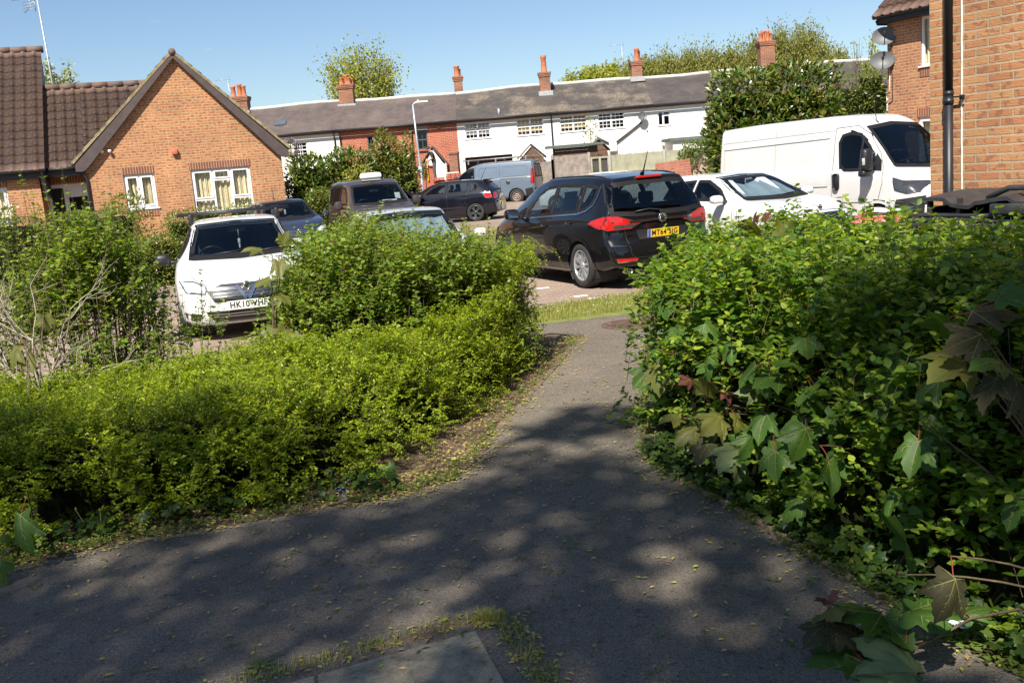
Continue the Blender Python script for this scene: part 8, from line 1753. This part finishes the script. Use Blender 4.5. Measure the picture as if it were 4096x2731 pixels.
def crown_tree(name, label, x, Y, zt_, rx, zlow, n, size, mat, seed, trunk=.2, style='round', cat='tree', group=None, base=None, clumps=70, tall=1.0, ry=None):
    """trunk, limbs to leafy clumps spread through the crown's volume"""
    rn = np.random.default_rng(seed); zb = gz(0, Y) if base is None else base; r = empty(name, (x, Y, zb), 0, label, cat, group); ht = zt_ - zb; lo = zlow - zb; ry = ry or rx
    d = unit(rn.normal(0, 1, (clumps, 3))) * rn.uniform(.25, 1, (clumps, 1)) ** .45; c = d * [rx, ry, (ht - lo) / 2] * .93 + [0, 0, (ht + lo) / 2]
    if style == 'poplar': c[:, :2] *= (1.05 - .75 * np.clip((c[:, 2] - lo) / (ht - lo), 0, 1) ** 1.4)[:, None]
    a = np.stack([np.zeros(clumps), np.zeros(clumps), np.maximum(.1, c[:, 2] - np.linalg.norm(c[:, :2], axis=1) * (1.1 if style == 'round' else 2.2) - ht * .05)], 1); a[:, 2] = np.minimum(a[:, 2], ht * .85)
    mid = (a + c) / 2 + [0, 0, -.04] * np.array(ht); P = bez(a, mid, c + rn.normal(0, .1, c.shape) * rx * .3 + [0, 0, .06 * ht * tall], 7)
    tk = np.array([[[0, 0, 0], [.02 * ht * rn.normal(), 0, ht * .3], [.02 * ht * rn.normal(), 0, ht * .6], [0, 0, ht * .92]]])
    V, F = merge(tubes(tk, trunk, trunk * .15, 7), tubes(P, trunk * .32, trunk * .05, 4)); link('trunk', raw_mesh('trunk', V, F, M['bark']), r)
    k = rn.integers(0, clumps, n); t = rn.uniform(.45, 1, n) ** .7 * 6; i = np.minimum(5, t.astype(int)); f = (t - i)[:, None]; Q = P[k, i] * (1 - f) + P[k, i + 1] * f
    w = rn.uniform(.10, .26, clumps)[k][:, None] * rx; Q = Q + rn.normal(0, 1, (n, 3)) * w * [.8, .8, .7 * tall]
    if style == 'poplar': X = rn.normal(0, .5, (n, 3)) + [0, 0, .9]
    else: X = rn.normal(0, 1, (n, 3)) + [0, 0, -.2]
    V, F = scatter(Q, X, rn.normal(0, .7, (n, 3)) + [0, -.4, .6], rn.uniform(.6, 1.3, n) * size, quad_leaf(1, .62 if style == 'round' else .42)); link('crown', raw_mesh('crown', V, F, mat), r)
    return r
p = atY(834, 110, 76); q = atY(840, 245, 76); crown_tree('spring_tree', 'open yellow-green spring tree rising behind the red brick cottage roof', q.x, 76, p.z, 3.35, q.z - 1.0, 9000, .21, LEAF['spring'], 31, .24, base=-2.0, clumps=75)
p = atY(140, 148, 42); q = atY(135, 200, 42); crown_tree('whitebeam_tree', 'pale silvery tree seen over the bungalow roof by the aerial mast', q.x, 42, p.z, .75, q.z - 1.0, 1500, .15, LEAF['pale'], 32, .09, clumps=26)
wood = [(1345, 152, 78, 2.2, 'spring'), (1395, 150, 80, 2.2, 'spring'), (1432, 142, 84, 2.6, 'poplar'), (1482, 132, 84, 2.6, 'poplar'), (1528, 126, 86, 3.0, 'poplar'), (1580, 112, 86, 3.0, 'poplar'), (1632, 118, 88, 2.8, 'poplar'), (1680, 112, 88, 3.2, 'poplar'), (1728, 92, 90, 3.0, 'poplar'), (1790, 62, 92, 3.4, 'poplar'), (1848, 54, 92, 3.4, 'poplar'), (1890, 92, 90, 2.6, 'poplar'), (1930, 118, 88, 2.4, 'poplar')]
wl_ = ['bright green bushy tree at the left end of the row behind the terrace', 'second bright green bushy tree, right of the leftmost in the row', 'slender yellowish tree directly left of the squat red chimney', 'tree whose crown shows just right of the squat red chimney', 'fourth yellowish tree right of the squat chimney aerial', 'tallest yellowish tree midway between the two right-hand chimneys', 'yellowish tree just right of the midpoint between the two right-hand chimneys', 'broad yellowish tree two crowns left of the tall four-pot chimney', 'yellowish tree half hidden by the tall four-pot chimney', 'very tall poplar just right of the four-pot chimney', 'tallest poplar of the row with a feathery top', 'lower poplar on the right slope of the tall pair', 'last thin yellowish tree of the row, left of the dishes']
for i, (px, py, Y, rx, mk) in enumerate(wood):
    p = atY(px, py, Y); q = atY(px, 215, Y); crown_tree('poplar_tree' if mk == 'poplar' else 'spring_tree', wl_[i], p.x, Y, p.z - (.9 if mk == 'poplar' else .2), rx * .9, q.z - 1.5, 11000, .25 if mk == 'poplar' else .24, LEAF[mk], 50 + i, .16, style='poplar' if mk == 'poplar' else 'round', group='trees in a row behind the terrace', base=-.5, clumps=55, tall=1.6 if mk == 'poplar' else 1.0)
for i, (px, py) in enumerate(((1968, 92), (2000, 88))):
    p = atY(px, py, 40); q = atY(px, 170, 40); crown_tree('bare_sapling', ['thin nearly bare sapling left of the upper dish', 'thin sapling with few leaves right behind the upper dish'][i], p.x, 40, p.z, .6, q.z - 1.5, 700 if i else 70, .12, LEAF['spring'], 80 + i, .05, style='poplar', clumps=26, tall=1.5)

# the tall trees behind the photographer that throw the dappled shade
SH = Vector((SUN_DIR.x / SUN_DIR.z, SUN_DIR.y / SUN_DIR.z))
def to_px(p):
    d = p - _C; z = d @ FW; k = 2352 / 4096; return np.stack([(2048 + 3982 * (d @ RT) / z) * k, (1365.5 - 3982 * (d @ UP) / z) * k], 1)
LIT = [(860, 1235, 75, 24), (1030, 1335, 95, 34), (1212, 1193, 70, 20), (1350, 1030, 120, 26), (1150, 1092, 85, 24), (600, 1490, 80, 34), (870, 1425, 120, 24), (1500, 1375, 70, 42), (1610, 1325, 80, 24), (1890, 1385, 80, 30), (2120, 1500, 110, 40), (110, 1292, 130, 16), (960, 1530, 130, 26), (330, 1440, 50, 18), (1420, 1150, 45, 14), (1290, 905, 120, 30), (1420, 1300, 30, 12)]
rn = np.random.default_rng(90)
g = np.stack([rn.uniform(-6.5, 4.8, 4200), rn.uniform(1.2, 7.6, 4200)], 1); px = to_px(np.concatenate([g, np.zeros((len(g), 1))], 1))
pth = in_poly(g, path_pts); right = ~pth & (g[:, 0] > .5); left = ~pth & ~right
lim = np.interp(px[:, 0], [-400, 0, 400, 800, 1100, 1230, 1330, 1480, 1500], [1250, 1230, 1170, 1120, 1075, 985, 950, 935, 935])
lit = np.zeros(len(g), bool)
for (cx, cy, ax_, ay_) in LIT: lit |= ((px[:, 0] - cx) / ax_) ** 2 + ((px[:, 1] - cy) / ay_) ** 2 < 1.5
z0 = np.where(right, 1.0, np.where(left, .35, 0.0)); pz = to_px(np.concatenate([g, z0[:, None]], 1))
limr = np.interp(pz[:, 0], [1450, 1600, 1800, 2000, 2200, 2400], [830, 800, 750, 705, 675, 650])
keep = (pth & (px[:, 1] > lim) & ~lit) | (right & (pz[:, 1] > limr) & (rn.uniform(0, 1, len(g)) < .70)) | (left & (pz[:, 1] > 1000) & (rn.uniform(0, 1, len(g)) < .45))
g, z0 = g[keep], z0[keep]; h = rn.uniform(11.5, 16.5, len(g)); cl = np.stack([g[:, 0] + SH.x * (h - z0), g[:, 1] + SH.y * (h - z0), h], 1)
def shade_tree(label, sel, seed):
    rn = np.random.default_rng(seed); c = cl[sel]; o = np.array([c[:, 0].mean(), c[:, 1].mean() - .5, 0]); r = empty('shade_tree', o, 0, label, 'tree'); n = len(c)
    b = MB(); b.tube([(0, 0, 0), (.05, 0, 4), (0, .1, 8), (.1, 0, 15)], [.30, .24, .17, .05], 10); b.build('trunk', M['bark'], r)
    i = rn.choice(n, min(n, 60), replace=False); e = c[i] - o; a = np.stack([np.zeros(len(i)), np.zeros(len(i)), rn.uniform(5, 10, len(i))], 1); V, F = tubes(bez(a, (a + e) / 2 + [0, 0, .6], e, 7), .06, .012, 5); link('limbs', raw_mesh('limbs', V, F, M['bark']), r)
    k = np.repeat(np.arange(n), 12); Q = c[k] - o + rn.normal(0, 1, (len(k), 3)) * [.105, .105, .2]; m = len(Q)
    V, F = scatter(Q, rn.normal(0, 1, (m, 3)), rn.normal(0, .5, (m, 3)) + [0, 0, 1], rn.uniform(.7, 1.3, m) * .145, quad_leaf(1, .7)); link('crown', raw_mesh('crown', V, F, LEAF['shade']), r)
shade_tree('tall leafy tree standing behind the viewpoint to the left', cl[:, 0] < -3.6, 91); shade_tree('tall leafy tree standing behind the viewpoint to the right', cl[:, 0] >= -3.6, 92)

# the house behind the viewpoint, seen only as a reflection in the car glass
bh = empty('brick_house', (-1.0, -19, 0), 0, 'brick house with a plain gable behind the viewpoint', 'house')
b = MB(); b.box((0, 0, 2.5), (9, 7, 5)); b.add([(-4.5, 3.5, 5), (4.5, 3.5, 5), (0, 3.5, 8.6), (-4.5, -3.5, 5), (4.5, -3.5, 5), (0, -3.5, 8.6)], [(1, 0, 2), (3, 4, 5)]); b.build('wall', M['brick'], bh)
b = MB(); b.add([(-4.8, 3.8, 4.85), (0, 3.8, 8.75), (0, -3.8, 8.75), (-4.8, -3.8, 4.85), (4.8, 3.8, 4.85), (4.8, -3.8, 4.85)], [(0, 1, 2, 3), (1, 4, 5, 2)]); b.build('roof', M['tiles_clean'], bh)
